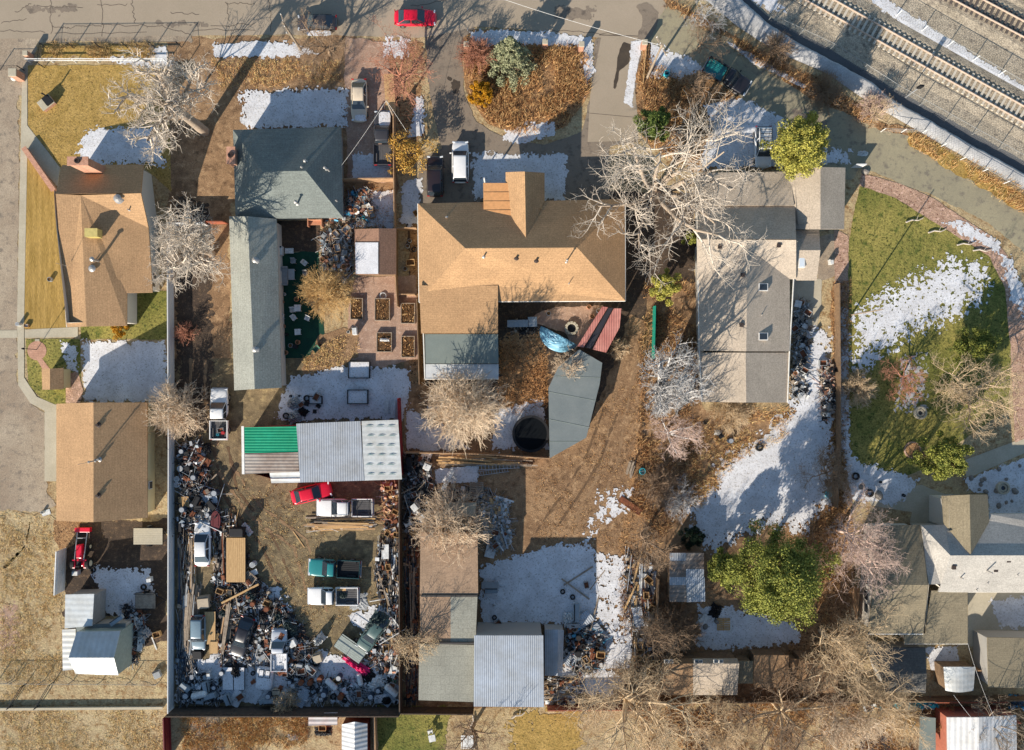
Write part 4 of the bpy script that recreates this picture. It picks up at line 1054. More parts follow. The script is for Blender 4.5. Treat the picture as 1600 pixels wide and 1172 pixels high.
# ------------------------------------------------------------------ lower left sheds
t = empty("shed", G(130,955), 0, "small white metal roofed shed with dark walls at the lower left", "shed")
roof_mesh("roof", [[G(102,929,2.8), G(147,928,3.0), G(144,978,3.0), G(101,982,2.8)]], c_roofw, t, .08, [0])
wl = MB(); wl.prism([G(104,932,2.8)[:2], G(145,931,2.9)[:2], G(143,978,2.9)[:2], G(104,980,2.8)[:2]], -.05, 2.72); wl.build("wall", plain("grey_metal_wall", L_(150,146,140)), t, world=True)
land("small white metal shed", 128, 952)
t = building("shed", "tall shed with a dark blue and a white slope at the lower left", "shed",
    [[(120,987,3.6),(188,986,3.6),(178,1028,4.9),(107,1028,4.9)], [(107,1028,4.9),(178,1028,4.9),(185,1055,3.6),(118,1053,3.6)]],
    [[(120,987),(188,986),(185,1055),(118,1053)]], [corr("pale_steel_roof", L_(200,204,206), .6, 'X', dd=.08)] * 2, plain("teal_grey_metal_wall", L_(140,152,144)), inset=.05, fz=3.6, thick=.06, lname="tall dark and white shed")
t = flat_roof("lean_to", "pale lean-to roof left of the tall shed", [(97,984),(118,983),(118,1046),(98,1048)], 2.2, c_white, w_grey, cat="lean-to")
t = flat_roof("lean_to", "grey lean-to above the tall shed", [(118,976),(196,974),(196,986),(120,987)], 2.3, m_memg, w_grey, cat="lean-to")

# ------------------------------------------------------------------ long barn, bottom centre
t = empty("barn", G(700,970), 0, "long barn roofed in brown and green sections behind the junk yard fence", "barn")
land("long barn", 700, 970)
B_ = [([(657,832),(746,832),(747,929),(656,929)], sh_barn[0], 4.2), ([(656,931),(704,931),(704,1004),(657,1003)], sh_barn[0], 4.1), ([(704,931),(746,931),(743,1005),(704,1004)], sh_barng[0], 4.098),
      ([(655,1006),(742,1008),(740,1097),(654,1094)], sh_barng[0], 4.0)]
for poly, m, z in B_:
    mb = MB(); mb.prism([G(*p, z)[:2] for p in poly], z - .16, z); mb.build("roof_section", m, t, world=True)
mb = MB()
for a, b in (((658,930),(746,932)),((672,1003),(742,1007))):
    A = G(*a, 4.2); B = G(*b, 4.2); mb.box(((A[0]+B[0])/2, (A[1]+B[1])/2, 4.2), ((B[0]-A[0]), 0.18, 0.22), 0)
mb.build("parapet", plain("dark_parapet", L_(70,66,62)), t, world=True)
wl = MB(); q = inset_poly([G(657,833,4.1)[:2], G(746,833,4.1)[:2], G(740,1096,4)[:2], G(654,1093,4)[:2]], .12)
for i in range(4): a, b = q[i], q[(i+1) % 4]; wl.add([(*a, -.05), (*b, -.05), (*b, 3.85), (*a, 3.85)], [(0,1,2,3)])
wl.build("wall", w_wood, t, world=True)
t = flat_roof("barn", "barn annex with a blue grey corrugated roof", [(741,993),(849,993),(850,1105),(740,1104)], 5.0, c_greyb, w_grey, lname="corrugated annex", cat="barn")
t = building("shed", "narrow grey shed with a pale right slope beside the corrugated annex", "shed",
    [[(851,984,2.2),(872,984,2.7),(871,1056,2.7),(851,1056,2.2)], [(872,984,2.7),(881,985,2.2),(879,1056,2.2),(871,1056,2.7)]],
    [[(851,984),(881,985),(879,1056),(851,1056)]], [c_greyb, c_greyb], w_grey, inset=.05, fz=2.2, thick=.06)
# corrugated rusty shed
t = empty("shed", G(1072,902), 0, "patchwork rusty corrugated shed left of the big green pine", "shed")
land("rusty patchwork shed", 1072, 902)
k = 0
rr = random.Random(9)
for j in range(6):
    for i in range(2):
        x0, x1 = (1046, 1072) if i == 0 else (1072, 1100)
        y0, y1 = 864 + j * 12.6, 864 + (j + 1) * 12.6
        if i == 1 and j >= 3: continue
        z = 2.6 + .01 * ((i + j) % 2)
        roof_mesh("roof_sheet", [[G(x0, y0, z), G(x1, y0, z), G(x1, y1 + 1, z - .02), G(x0, y1 + 1, z - .02)]], [c_rust, c_rust] if (i + j) % 3 else [c_grey, c_grey], t, .03, [0])
roof_mesh("roof_sheet", [[G(1072,902,2.6), G(1101,902,2.6), G(1102,940,2.5), G(1073,941,2.5)]], c_greyb, t, .03, [0])
wl = MB(); wl.prism([G(1048,866,2.5)[:2], G(1099,866,2.5)[:2], G(1100,938,2.5)[:2], G(1048,939,2.5)[:2]], -.05, 2.45); wl.build("wall", w_wood, t, world=True)
# shed row
def shed_px(label, x0, y0, x1, y1, z, m, wall, ridge=None, split=None, lname=None, gable='EW'):
    if ridge:
        fc = [[(x0,y0,z),(x1,y0,z),(x1+3,ridge,z+.8),(x0+2,ridge,z+.8)], [(x0+2,ridge,z+.8),(x1+3,ridge,z+.8),(x1,y1,z),(x0,y1,z)]]
        return building("shed", label, "shed", fc, [[(x0,y0),(x1,y0),(x1,y1),(x0,y1)]], m, wall, inset=.08, fz=z, thick=.08, lname=lname)
    return flat_roof("shed", label, [(x0,y0),(x1,y0),(x1,y1),(x0,y1)], z, m[0], wall, lname=lname, cat="shed")
t = building("shed", "long low shed, brown on the left and grey on the right, with small roof openings", "shed",
    [[(1034,1029,2.5),(1082,1029,2.5),(1083,1037,3.2),(1036,1037,3.2)], [(1082,1029,2.5),(1152,1029,2.5),(1155,1037,3.2),(1083,1037,3.2)],
     [(1036,1037,3.2),(1083,1037,3.2),(1083,1086,2.5),(1034,1086,2.5)], [(1083,1037,3.2),(1155,1037,3.2),(1152,1086,2.5),(1083,1086,2.5)]],
    [[(1034,1029),(1152,1029),(1152,1086),(1034,1086)]], [sh_brown[0], sh_grey[0]], w_wood, inset=.08, fz=2.5, thick=.08, matsel=[0,1,0,1], lname="long low brown shed")
for q in (1041, 1048, 1088, 1094, 1118, 1126): skylight(t, q, 1033, .45, .35)
t = shed_px("brown flat shed right of the long low brown shed", 1178, 1024, 1233, 1074, 2.4, sh_brown, w_wood, None)
t = shed_px("small olive shed between two larger sheds of the bottom row", 1154, 1033, 1177, 1068, 2.2, sh_olive, w_wood, None)
t = shed_px("brown shed at the right end of the bottom row, under a bare tree", 1250, 1028, 1308, 1083, 2.6, sh_brown, w_wood, 1033)
t = shed_px("thin brown lean-to joining two sheds of the bottom row", 1234, 1030, 1249, 1068, 2.0, sh_brown, w_wood, None)
# small hut under tree
t = flat_roof("shed", "tiny shed roofed in pale boards among the twigs right of the dark fence", [(692,787),(744,785),(742,807),(692,808)], 2.2, m_conc, w_wood, lname="tiny pale shed")
# ------------------------------------------------------------------ trees
def seg_mesh(name, P0, P1, R0, R1, n, m, parent=None, smooth=True):
    P0 = np.asarray(P0, float); P1 = np.asarray(P1, float); R0 = np.asarray(R0, float); R1 = np.asarray(R1, float)
    d = P1 - P0; l = np.linalg.norm(d, axis=1, keepdims=True) + 1e-9; d = d / l
    ref = np.where(np.abs(d[:, 2:3]) > 0.9, np.array([[1., 0, 0]]), np.array([[0, 0, 1.]]))
    u = np.cross(d, ref); u /= np.linalg.norm(u, axis=1, keepdims=True) + 1e-9; v = np.cross(d, u)
    K = len(P0); V = np.empty((K, 2 * n, 3))
    for k in range(n):
        a = 2 * np.pi * k / n; c = u * math.cos(a) + v * math.sin(a)
        V[:, k] = P0 + c * R0[:, None]; V[:, n + k] = P1 + c * R1[:, None]
    b = (np.arange(K) * 2 * n)[:, None]
    F = np.concatenate([b + np.array([[k, (k+1) % n, (k+1) % n + n, k + n]]) for k in range(n)], 0)
    return npmesh(name, V.reshape(-1, 3), F, m, None, parent, smooth)

def grow(h, spread, tr, seed, levels=4, kids=(6, 6, 6, 6), segs=4, up=0.35, twig=0.9, fork=0.25, wob=0.35, lean=(0, 0), minr=0.008, low=0.25):
    """bare tree: returns limb segments and twig segments"""
    rr = random.Random(seed)
    limbs, twigs = [], []
    def branch(p, d, L, r, lv):
        out = limbs if lv <= 1 else twigs
        ns = segs if lv < levels else 2
        pts = [p]; q = p.copy(); dd = d.copy()
        for k in range(ns):
            dd = (dd + Vector((rr.gauss(0, wob * .5), rr.gauss(0, wob * .5), rr.gauss(0, wob * .35) + up * 0.12))).normalized()
            q2 = q + dd * (L / ns)
            if q2.z < 0.15: q2.z = 0.15
            ra = max(minr, r * (1 - 0.75 * k / ns)); rb = max(minr * .8, r * (1 - 0.75 * (k + 1) / ns))
            out.append((tuple(q), tuple(q2), ra, rb)); q = q2; pts.append(q.copy())
        if lv >= levels: return
        nk = kids[min(lv, len(kids) - 1)]
        for k in range(nk):
            t = fork + (1 - fork) * (k + rr.random()) / nk
            i = min(int(t * ns), ns - 1); f = t * ns - i
            b = pts[i].lerp(pts[i+1], f)
            ax = (pts[i+1] - pts[i]).normalized()
            side = Vector((rr.gauss(0, 1), rr.gauss(0, 1), rr.gauss(0, .6) + up * .5))
            side = (side - ax * side.dot(ax)).normalized()
            nd = (ax * rr.uniform(.35, .8) + side * rr.uniform(.6, 1.0)).normalized()
            branch(b, nd, L * rr.uniform(.42, .66) * (1.15 - .4 * t) * (twig if lv + 1 >= levels else 1), max(minr, r * rr.uniform(.38, .6) * (1 - .3 * t)), lv + 1)
    # trunk
    th = h * low
    top = Vector((lean[0] * th, lean[1] * th, th))
    n0 = 3; q = Vector((0, 0, -0.1))
    for k in range(n0):
        q2 = Vector((top.x * (k+1)/n0 + rr.gauss(0, .06), top.y * (k+1)/n0 + rr.gauss(0, .06), th * (k+1)/n0))
        limbs.append((tuple(q), tuple(q2), tr * (1 - .25 * k / n0), tr * (1 - .25 * (k+1) / n0))); q = q2
    n = kids[0]
    for k in range(n):
        a = 2 * math.pi * (k + rr.uniform(-.3, .3)) / n
        el = rr.uniform(.35, 1.35)
        R_ = math.sqrt((spread * math.cos(el)) ** 2 + ((h - th) * math.sin(el)) ** 2)
        d = Vector((math.cos(a) * math.cos(el) + lean[0] * .5, math.sin(a) * math.cos(el) + lean[1] * .5, math.sin(el))).normalized()
        branch(q.copy(), d, R_ * rr.uniform(.6, .98), tr * rr.uniform(.5, .75), 1)
    return limbs, twigs

def tree_obj(name, label, cat, base, limbs, twigs, mt, mc, group=None, nt=6, nc=3):
    t = empty(name, base, 0, label, cat, group)
    for nm, s, n, m in (("trunk", limbs, nt, mt), ("crown", twigs, nc, mc)):
        if s: seg_mesh(nm, [a[0] for a in s], [a[1] for a in s], [a[2] for a in s], [a[3] for a in s], n, m, t)
    return t
def bark(name, c, c2=None): return mat(name, c, c2 or tuple(x * .7 for x in c), 3, fine=.2, fscale=6, rough=.9)
k_white = bark("pale_cottonwood_bark", L_(216,202,184)); k_trunk = bark("grey_cottonwood_trunk", L_(176,158,138)); k_dark = bark("dark_bark", L_(96,78,64)); k_tan = bark("tan_twigs", L_(214,188,152))
k_grey = bark("grey_twigs", L_(160,142,122)); k_red = bark("red_brown_twigs", L_(190,134,108)); k_pink = bark("pinkish_twigs", L_(218,190,174)); k_bush = bark("pale_bush_twigs", L_(232,208,178)); k_frost = bark("silver_twigs", L_(200,196,192))
k_brown = bark("brown_twigs", L_(164,138,112)); k_gold = bark("golden_twigs", L_(214,176,118))

def at_center(px, py, h): # ground point under a crown whose middle (half height) shows at px,py
    x, y, _ = G(px, py, h * 0.55); return (x, y, 0)

def bare(label, px, py, h, r, tr, mt, mc, seed, group=None, lname=None, name="bare_tree", scale_tw=1.0, **k):
    l, w = grow(h, r, tr, seed, **k)
    # fit the spread
    m = np.array([s[1][:2] for s in (w or l)]); cur = np.percentile(np.linalg.norm(m, axis=1), 93) + 1e-6
    f = r / cur; z = np.array([s[1][2] for s in (w or l)]); fz = h / (np.percentile(z, 99) + 1e-6)
    def sx(S_): return [((a[0]*f, a[1]*f, a[2]*fz if a[2] > 0 else a[2]), (b[0]*f, b[1]*f, b[2]*fz), ra, rb) for a, b, ra, rb in S_]
    t = tree_obj(name, label, "tree", at_center(px, py, h), sx(l), sx(w), mt, mc, group)
    if lname: land(lname, px, py)
    return t

bare("tall bare white barked cottonwood between the tan house and the side yard", 272, 168, 14.5, 5.0, .6, k_trunk, k_white, 3, kids=(8,8,7,6), levels=4, low=.5, lname="left cottonwood", minr=.014)
bare("second bare white barked cottonwood leaning over the white fence", 290, 380, 13.0, 4.3, .45, k_trunk, k_white, 14, kids=(8,9,7,6), levels=4, low=.4, minr=.014)
bare("small bare tree over the white fence top at the upper left", 300, 118, 5.5, 2.6, .12, k_white, k_white, 15, kids=(5,5,5), levels=3, minr=.013)
bare("huge spreading bare cottonwood between the central house and the grey house", 1040, 282, 15.0, 9.2, .5, k_trunk, k_white, 108, kids=(10,7,6,6), levels=4, wob=.45, lname="great cottonwood", minr=.013)
bare("bare tree with reddish twigs between the two driveways", 620, 108, 8.0, 3.9, .18, k_red, k_red, 21, kids=(8,8,7,4), levels=4, lname="red twig tree", minr=.011)
bare("grey brown bushy tree at the street edge hiding a parked car", 502, 62, 7.5, 3.2, .16, k_brown, k_brown, 22, kids=(8,8,6,4), levels=4, minr=.010)
bare("tall many stemmed white twig tree along the lane right of the central house", 1050, 605, 13.5, 3.6, .55, k_frost, k_frost, 31, kids=(9,8,7,5), levels=4, low=.1, name="bare_tree", lname="white twig shrub", minr=.014)
bare("pinkish white bare shrub below the white twig shrub", 1052, 680, 8.5, 2.8, .2, k_frost, k_pink, 32, kids=(8,8,6,4), levels=4, minr=.012)
bare("bare pinkish tree leaning over the lower right house", 1345, 845, 10.5, 5.0, .24, k_pink, k_pink, 41, kids=(8,8,7,5), levels=4, lname="pinkish bare tree", minr=.012)
bare("bare tan tree at the right side of the green lawn", 1532, 612, 8.5, 4.8, .24, k_tan, k_tan, 42, kids=(8,8,7,5), levels=4, lname="bare lawn tree", minr=.011)
bare("small red twig tree on the green lawn", 1422, 588, 4.2, 2.9, .12, k_red, k_red, 43, kids=(7,7,6,4), levels=4, minr=.010)
bare("huge bare tan tree at the bottom edge below the lumber", 985, 1112, 11, 6.6, .34, k_tan, k_tan, 51, kids=(9,8,8,6), levels=4, lname="bottom bare tree", minr=.010)
bare("wide bare brown tree at the bottom edge below the shed row", 1235, 1130, 10, 6.4, .32, k_tan, k_brown, 52, kids=(9,8,8,6), levels=4, minr=.010)
bare("bare brown tree rising above the shed row", 1318, 1015, 11, 4.8, .3, k_tan, k_tan, 53, kids=(8,8,7,6), levels=4, lname="shed row tree", minr=.010)
bare("bare grey brown tree at the bottom edge by the pale lean-to", 1385, 1105, 8, 4.2, .22, k_tan, k_tan, 54, kids=(8,8,7,5), levels=4, minr=.010)
bare("bare twiggy tree left of the rusty patchwork shed", 1012, 850, 7.5, 2.9, .2, k_brown, k_brown, 55, kids=(7,7,6,4), levels=4, minr=.011)
bare("brown thicket tree between the snow field and the green lawn", 1300, 740, 5.5, 3.0, .14, k_brown, k_brown, 56, kids=(8,8,6,4), levels=4, minr=.011)
bare("thin bare tree over the bottom right outbuilding", 1560, 1140, 7.5, 3.4, .18, k_grey, k_grey, 57, kids=(6,6,6,4), levels=4, minr=.011)
bare("brown brush tree beside the snow at the diagonal lane", 1098, 62, 4, 2.6, .1, k_brown, k_brown, 58, kids=(7,7,5,3), levels=4, minr=.010)
bare("dark bare shrub tree at the snow left of the off-roader", 1090, 130, 4, 2.4, .1, k_brown, k_brown, 59, kids=(7,7,5,3), levels=4, minr=.010)
bare("bare brown bush tree against the railway trail", 1375, 178, 3.5, 2.0, .08, k_tan, k_tan, 60, kids=(7,6,5,3), levels=4, minr=.010)
bare("thin bare tree reaching over the snow by the trail", 1105, 20, 5.5, 2.6, .1, k_frost, k_frost, 61, kids=(5,6,5,3), levels=4, minr=.011)

bare("bare tan tree at the bottom edge left of the wide brown tree", 1135, 1150, 8, 3.6, .22, k_tan, k_tan, 62, kids=(8,8,7,5), levels=4, minr=.011)
bare("bare tan tree at the bottom edge between the wide brown tree and the slate slab", 1322, 1142, 8.5, 4.0, .24, k_tan, k_bush, 63, kids=(8,8,7,5), levels=4, minr=.011)
bare("bare brown tree beside the lumber right of the speckled snow", 1020, 985, 8, 2.6, .22, k_brown, k_brown, 64, kids=(7,8,6,4), levels=4, minr=.011)
# fountain shaped shrubs: many stems from the ground
def shrub(label, px, py, h, r, m, seed, n=90, kids=7, sub=3, minr=.011, name="shrub", cat="shrub", lname=None, tip=None, group=None):
    rr = random.Random(seed); S0 = []; S1 = []
    for k in range(n):
        a = rr.uniform(0, 2 * math.pi); el = math.acos(rr.uniform(0.0, 1.0) ** .8)  # tilt from vertical
        rad = r * rr.uniform(.75, 1.1); hh = h * rr.uniform(.75, 1.1)
        tip_ = Vector((math.sin(el) * math.cos(a) * rad, math.sin(el) * math.sin(a) * rad, max(.2, math.cos(el) * hh)))
        b = Vector((rr.gauss(0, r * .08), rr.gauss(0, r * .08), 0)); mid = b.lerp(tip_, .5) + Vector((0, 0, h * .12))
        pts = [b, b.lerp(mid, .5) + Vector((0, 0, h * .05)), mid, mid.lerp(tip_, .55) + Vector((rr.gauss(0, .1), rr.gauss(0, .1), h * .04)), tip_]
        for i in range(4): S0.append((tuple(pts[i]), tuple(pts[i+1]), .025 - .004 * i, .021 - .004 * i))
        for j in range(kids):
            t = rr.uniform(.35, 1) * 4; i = min(int(t), 3); c = pts[i].lerp(pts[i+1], t - i)
            d = ((pts[i+1] - pts[i]).normalized() + Vector((rr.gauss(0, .55), rr.gauss(0, .55), rr.gauss(0, .5)))).normalized()
            L = r * rr.uniform(.15, .38); e = c + d * L
            if e.z < .05: e.z = .05
            S1.append((tuple(c), tuple(e), minr * 1.5, minr * 1.1))
            for q in range(sub):
                cc = c.lerp(e, rr.uniform(.3, 1)); d2 = (d + Vector((rr.gauss(0, .7), rr.gauss(0, .7), rr.gauss(0, .6)))).normalized()
                e2 = cc + d2 * L * rr.uniform(.3, .6); e2.z = max(.03, e2.z)
                S1.append((tuple(cc), tuple(e2), minr, minr * .8))
    t = empty(name, at_center(px, py, h * .8), 0, label, cat, group)
    seg_mesh("stems", [a[0] for a in S0], [a[1] for a in S0], [a[2] for a in S0], [a[3] for a in S0], 4, m, t)
    seg_mesh("twigs", [a[0] for a in S1], [a[1] for a in S1], [a[2] for a in S1], [a[3] for a in S1], 3, tip or m, t)
    if lname: land(lname, px, py)
    return t
shrub("large round pale bush below the white lower roof of the central tan house", 722, 636, 10.5, 4.2, k_bush, 71, 230, 8, 3, .017, lname="large pale bush")
shrub("round tan bush over the top of the long barn", 706, 822, 6.6, 4.1, k_bush, 72, 180, 8, 3, .016, lname="tan bush by the barn")
shrub("round grey tan bush spilling over the white fence", 272, 640, 5.4, 3.0, k_bush, 73, 140, 8, 3, .014)
shrub("golden brown bush beside the turf patio", 508, 455, 5.0, 2.8, k_gold, 74, 130, 8, 4, lname="golden brown bush")
shrub("small pale bush overlapping the dark teal flat shed", 892, 572, 4.2, 1.9, k_bush, 75, 90, 8, 4)
shrub("brown bush at the bottom wall of the grey house", 1142, 645, 2.6, 2.3, k_tan, 76, 100, 8, 4)
shrub("brown bush left of the white slab shed below the rusty patchwork shed", 1055, 985, 3.2, 2.9, k_brown, 77, 120, 8, 4)
shrub("tan bush at the left edge of the green lawn", 1342, 608, 2.6, 2.0, k_tan, 78, 90, 8, 4)
bare("tan bare tree between the junk yard fence and the barn", 652, 1000, 7.5, 2.6, .2, k_tan, k_tan, 79, kids=(7,7,6,4), levels=4, minr=.011)
shrub("small tan bush right of the red canopy", 966, 545, 2.0, 1.2, k_tan, 80, 60, 7, 3)
shrub("reddish bush at the left end of the driveway island", 745, 85, 2.4, 2.1, k_red, 81, 100, 7, 4)
bare("bare brown tree at the bottom edge below the long barn", 738, 1158, 8.0, 3.0, .2, k_brown, k_brown, 82, kids=(7,7,6,4), levels=4, minr=.011)
shrub("grey bush by the corner fence post of the junk yard", 445, 1100, 2.2, 1.6, k_tan, 83, 60, 7, 3)
shrub("white twig shrub lying over the snow field edge", 1062, 778, 1.6, 2.2, k_frost, 84, 70, 7, 3)
shrub("brown brush clump by the railway trail", 1215, 75, 2.0, 2.0, k_brown, 85, 80, 7, 3)
shrub("dark brush clump along the diagonal lane", 1290, 142, 2.0, 2.2, k_brown, 86, 90, 7, 3)
shrub("pale brush clump at the bend of the snow bank", 1365, 165, 2.0, 1.7, k_pink, 87, 80, 7, 3)
shrub("brown brush at the foot of the huge bottom tree", 1005, 1070, 3.2, 3.2, k_brown, 88, 110, 8, 4)
shrub("golden bush at the bottom edge beside the slate slab", 1410, 1125, 2.0, 2.2, k_gold, 89, 90, 7, 3)
shrub("brown bush in the thicket below the white twig shrubs", 1030, 760, 2.4, 2.4, k_brown, 90, 90, 8, 4)
shrub("reddish twig bush by the corner of the tan fence line", 290, 520, 1.8, 1.2, k_red, 91, 50, 6, 3)
shrub("brown bush right of the snow field beside the round pine", 1265, 870, 3.0, 2.3, k_brown, 92, 90, 7, 4)
shrub("tan bush between the two bottom right trees", 1480, 1130, 2.2, 1.8, k_gold, 93, 70, 7, 3)

# evergreens
def leafm(name, a, b, c): return mat(name, a, b, .9, fine=.35, fscale=2.5, rough=.8, c3=c)
n_pine = leafm("pine_needles", L_(150,150,66), L_(88,100,44), L_(176,170,84))
n_yel = leafm("yellow_green_needles", L_(190,178,82), L_(136,138,60), L_(206,194,104))
n_gold = leafm("golden_leaves", L_(196,140,20), L_(150,104,20), L_(214,164,40))
n_gold2 = leafm("tawny_leaves", L_(206,160,74), L_(168,124,56), L_(190,172,90))
n_jun = leafm("juniper_green", L_(112,128,58), L_(74,94,46), L_(140,146,72))
n_spr = leafm("pale_spruce_needles", L_(156,156,120), L_(112,118,88), L_(184,178,140))
n_dark = leafm("dark_boxwood_leaves", L_(30,48,28), L_(24,38,24), L_(44,60,34))
def ever(label, px, py, h, r, m, seed, kind="round", n=5200, leaf=.22, name="pine_tree", cat="tree", lname=None, clumps=46, trunk=.22):
    rr = np.random.RandomState(seed); ra = random.Random(seed)
    C = []; limbs = [((0, 0, -.1), (0, 0, h * .85), trunk, trunk * .25)]
    for k in range(clumps):
        if kind == "cone":
            t = (k + .5) / clumps; z = h * (.08 + .9 * t); a = (k % 9) * .698 + ra.uniform(-.12, .12); rad = r * (1 - t) * ra.choice((.4, .7, 1.0)) + .05
            cs = .15 * r * (1 - t) + .14
        else:
            u = ra.uniform(-.35, 1); a = k * 2.4 + ra.uniform(-.5, .5); s = math.sqrt(max(0, 1 - u * u)) * ra.uniform(.45, 1.0)
            z = h * (.55 + .38 * u); rad = r * s * (.74 + .3 * math.sin(a * 2 + seed) * math.sin(a * 3.3 + seed * 2)); cs = r * ra.uniform(.11, .23)
        c = (rad * math.cos(a), rad * math.sin(a), z); C.append((c, cs))
        limbs.append(((0, 0, max(.3, z - rad * .5)), c, .05, .02))
    n = int(n * 1.9); leaf *= .68; per = n // clumps; Vs = []
    for c, cs in C:
        d = rr.normal(0, 1, (per, 3)); d /= np.linalg.norm(d, axis=1, keepdims=True)
        p = np.array(c) + d * cs * (rr.uniform(.15, 1, (per, 1)) ** .5) * np.array([1, 1, .62])
        t1 = rr.normal(0, 1, (per, 3)); t1 /= np.linalg.norm(t1, axis=1, keepdims=True)
        t2 = np.cross(d, t1); t2 /= np.linalg.norm(t2, axis=1, keepdims=True) + 1e-9
        s = leaf * rr.uniform(.5, 1.2, (per, 1))
        Vs.append(np.stack([p - t1 * s * .5, p + t1 * s * .5 + d * s * .2, p + t2 * s * .9 + d * s * .5], 1))
    V = np.concatenate(Vs, 0); V[..., 2] = np.maximum(V[..., 2], .05)
    t = empty(name, at_center(px, py, h), 0, label, cat)
    seg_mesh("trunk", [a[0] for a in limbs], [a[1] for a in limbs], [a[2] for a in limbs], [a[3] for a in limbs], 6, k_dark, t)
    npmesh("crown", V.reshape(-1, 3), np.arange(V.shape[0] * 3).reshape(-1, 3), m, None, t)
    if lname: land(lname, px, py)
    return t
ever("big round green pine below the snow field", 1216, 898, 12.0, 5.9, n_pine, 1, n=30000, clumps=190, leaf=.26, lname="big green pine", trunk=.3)
ever("darker round pine joined to the left of the big green pine", 1132, 888, 5.5, 2.7, n_pine, 2, n=8000, clumps=46, leaf=.24)
ever("yellow green pine above the garage wing of the grey house", 1243, 232, 9.0, 3.9, n_yel, 3, n=15000, clumps=120, leaf=.24, lname="yellow green pine")
ever("round green pine at the bottom of the green lawn", 1468, 714, 7.5, 3.0, n_pine, 4, n=11000, clumps=80, leaf=.24, lname="lawn pine")
ever("low spreading yellow green pine at the right of the green lawn", 1522, 540, 3.6, 2.9, n_pine, 5, n=7000, clumps=40, leaf=.22)
ever("green juniper beneath the great cottonwood", 1022, 196, 6.5, 2.3, n_jun, 6, n=8000, clumps=44, leaf=.2, name="juniper_tree")
ever("green juniper at the right corner of the central tan house", 1038, 448, 4.6, 2.1, n_yel, 7, n=7500, clumps=44, leaf=.2, name="juniper_tree", lname="corner juniper")
ever("pale conical spruce on the driveway island", 797, 84, 9.0, 2.6, n_spr, 8, "cone", n=9000, clumps=150, leaf=.26, name="spruce_tree", lname="pale spruce")
ever("golden yellow round bush left on the driveway island", 752, 147, 2.8, 1.75, n_gold, 9, n=6000, clumps=34, leaf=.16, name="shrub", cat="shrub", lname="golden round bush", trunk=.08)
ever("sparse golden scrubby tree at the end of the wooden rail", 640, 240, 4.0, 3.0, n_gold2, 10, n=2300, clumps=44, leaf=.2, name="scrub_tree", lname="yellow green scrub")
ever("dark green clipped round bush at the left of the snow field", 1082, 838, 2.4, 1.5, n_dark, 11, n=6500, clumps=50, leaf=.14, name="shrub", cat="shrub", trunk=.06)
ever("golden bush against the bottom wall of the tan chimney house", 185, 514, 1.2, 1.5, n_gold, 12, n=2200, clumps=24, leaf=.14, name="shrub", cat="shrub", trunk=.04)
ever("small green pine behind the great cottonwood at the grey house wall", 1080, 372, 3.2, 1.2, n_pine, 13, n=2500, clumps=20, leaf=.2, name="pine_tree")
# ------------------------------------------------------------------ vehicles (local: +x is the front)
def paint(name, c, rough=.3, coat=.5): return mat(name, c, None, rough=rough, coat=coat, fine=.05, fscale=2, spec=.5)
p_red = paint("red_paint", L_(214,24,52)); p_white = paint("white_paint", L_(232,230,226)); p_tan = paint("champagne_paint", L_(206,190,166))
p_teal = paint("teal_paint", L_(40,124,124)); p_dark = paint("charcoal_paint", L_(62,60,62)); p_black = paint("black_paint", L_(34,32,36)); p_maroon = paint("near_black_maroon_paint", L_(44,34,36))
p_silver = paint("silver_paint", L_(196,198,202)); p_green = paint("faded_green_paint", L_(74,96,92)); p_blueg = paint("blue_grey_paint", L_(120,140,150))
m_tyre = plain("tyre_rubber", L_(36,34,33), rough=.9); m_rim = plain("steel_rim", L_(150,150,150), metal=.6, rough=.4)
m_head = plain("headlight_lens", L_(220,224,226), rough=.15, spec=.8, fine=0); m_tail = plain("tail_light_lens", L_(170,20,24), rough=.25, fine=0)
m_blk = plain("black_plastic", L_(28,28,30), rough=.7); m_bed = plain("truck_bed_liner", L_(86,84,84), rough=.8)
m_wood = mat("sawn_wood", L_(206,170,120), L_(176,140,96), 2, fine=.2, rough=.85, stretch=(.5, 6, 1)); m_wgrey = mat("weathered_wood", L_(170,154,134), L_(130,114,98), 2, fine=.2, rough=.9)
m_rust = mat("rusty_metal", L_(140,84,54), L_(96,58,42), 2, fine=.3, rough=.8); m_steel = plain("dull_steel", L_(170,172,174), metal=.3, rough=.5)

def loft(sections, mats, name, parent, bev=0, sub=1):
    """sections: list of (x, [(y,z)...]) mirrored about y; caps at both ends"""
    V = []; F = []; n = None
    for x, pr in sections:
        ring = [(x, y, z) for y, z in pr] + [(x, -y, z) for y, z in pr[::-1] if y > 1e-6]
        n = len(ring); V += ring
    for i in range(len(sections) - 1):
        for k in range(n):
            F.append((i*n+k, i*n+(k+1) % n, (i+1)*n+(k+1) % n, (i+1)*n+k))
    F.append(tuple(range(n))[::-1]); F.append(tuple((len(sections)-1)*n+k for k in range(n)))
    o = mkobj(name, V, F, mats, parent, smooth=True)
    if sub:
        s = o.modifiers.new("sub", 'SUBSURF'); s.levels = sub; s.render_levels = sub
    return o

def body_sections(L, W, stations):
    """stations: (t 0..1 from rear, width factor, z bottom, z shoulder, z top)"""
    out = []
    for t, wf, zb, zs, zt in stations:
        x = (t - .5) * L; w = W / 2 * wf
        out.append((x, [(0, zt), (w * .55, zt - .01), (w * .86, zt - .04), (w * .98, zs), (w, (zb + zs) / 2 + .05), (w * .95, zb), (0, zb)]))
    return out

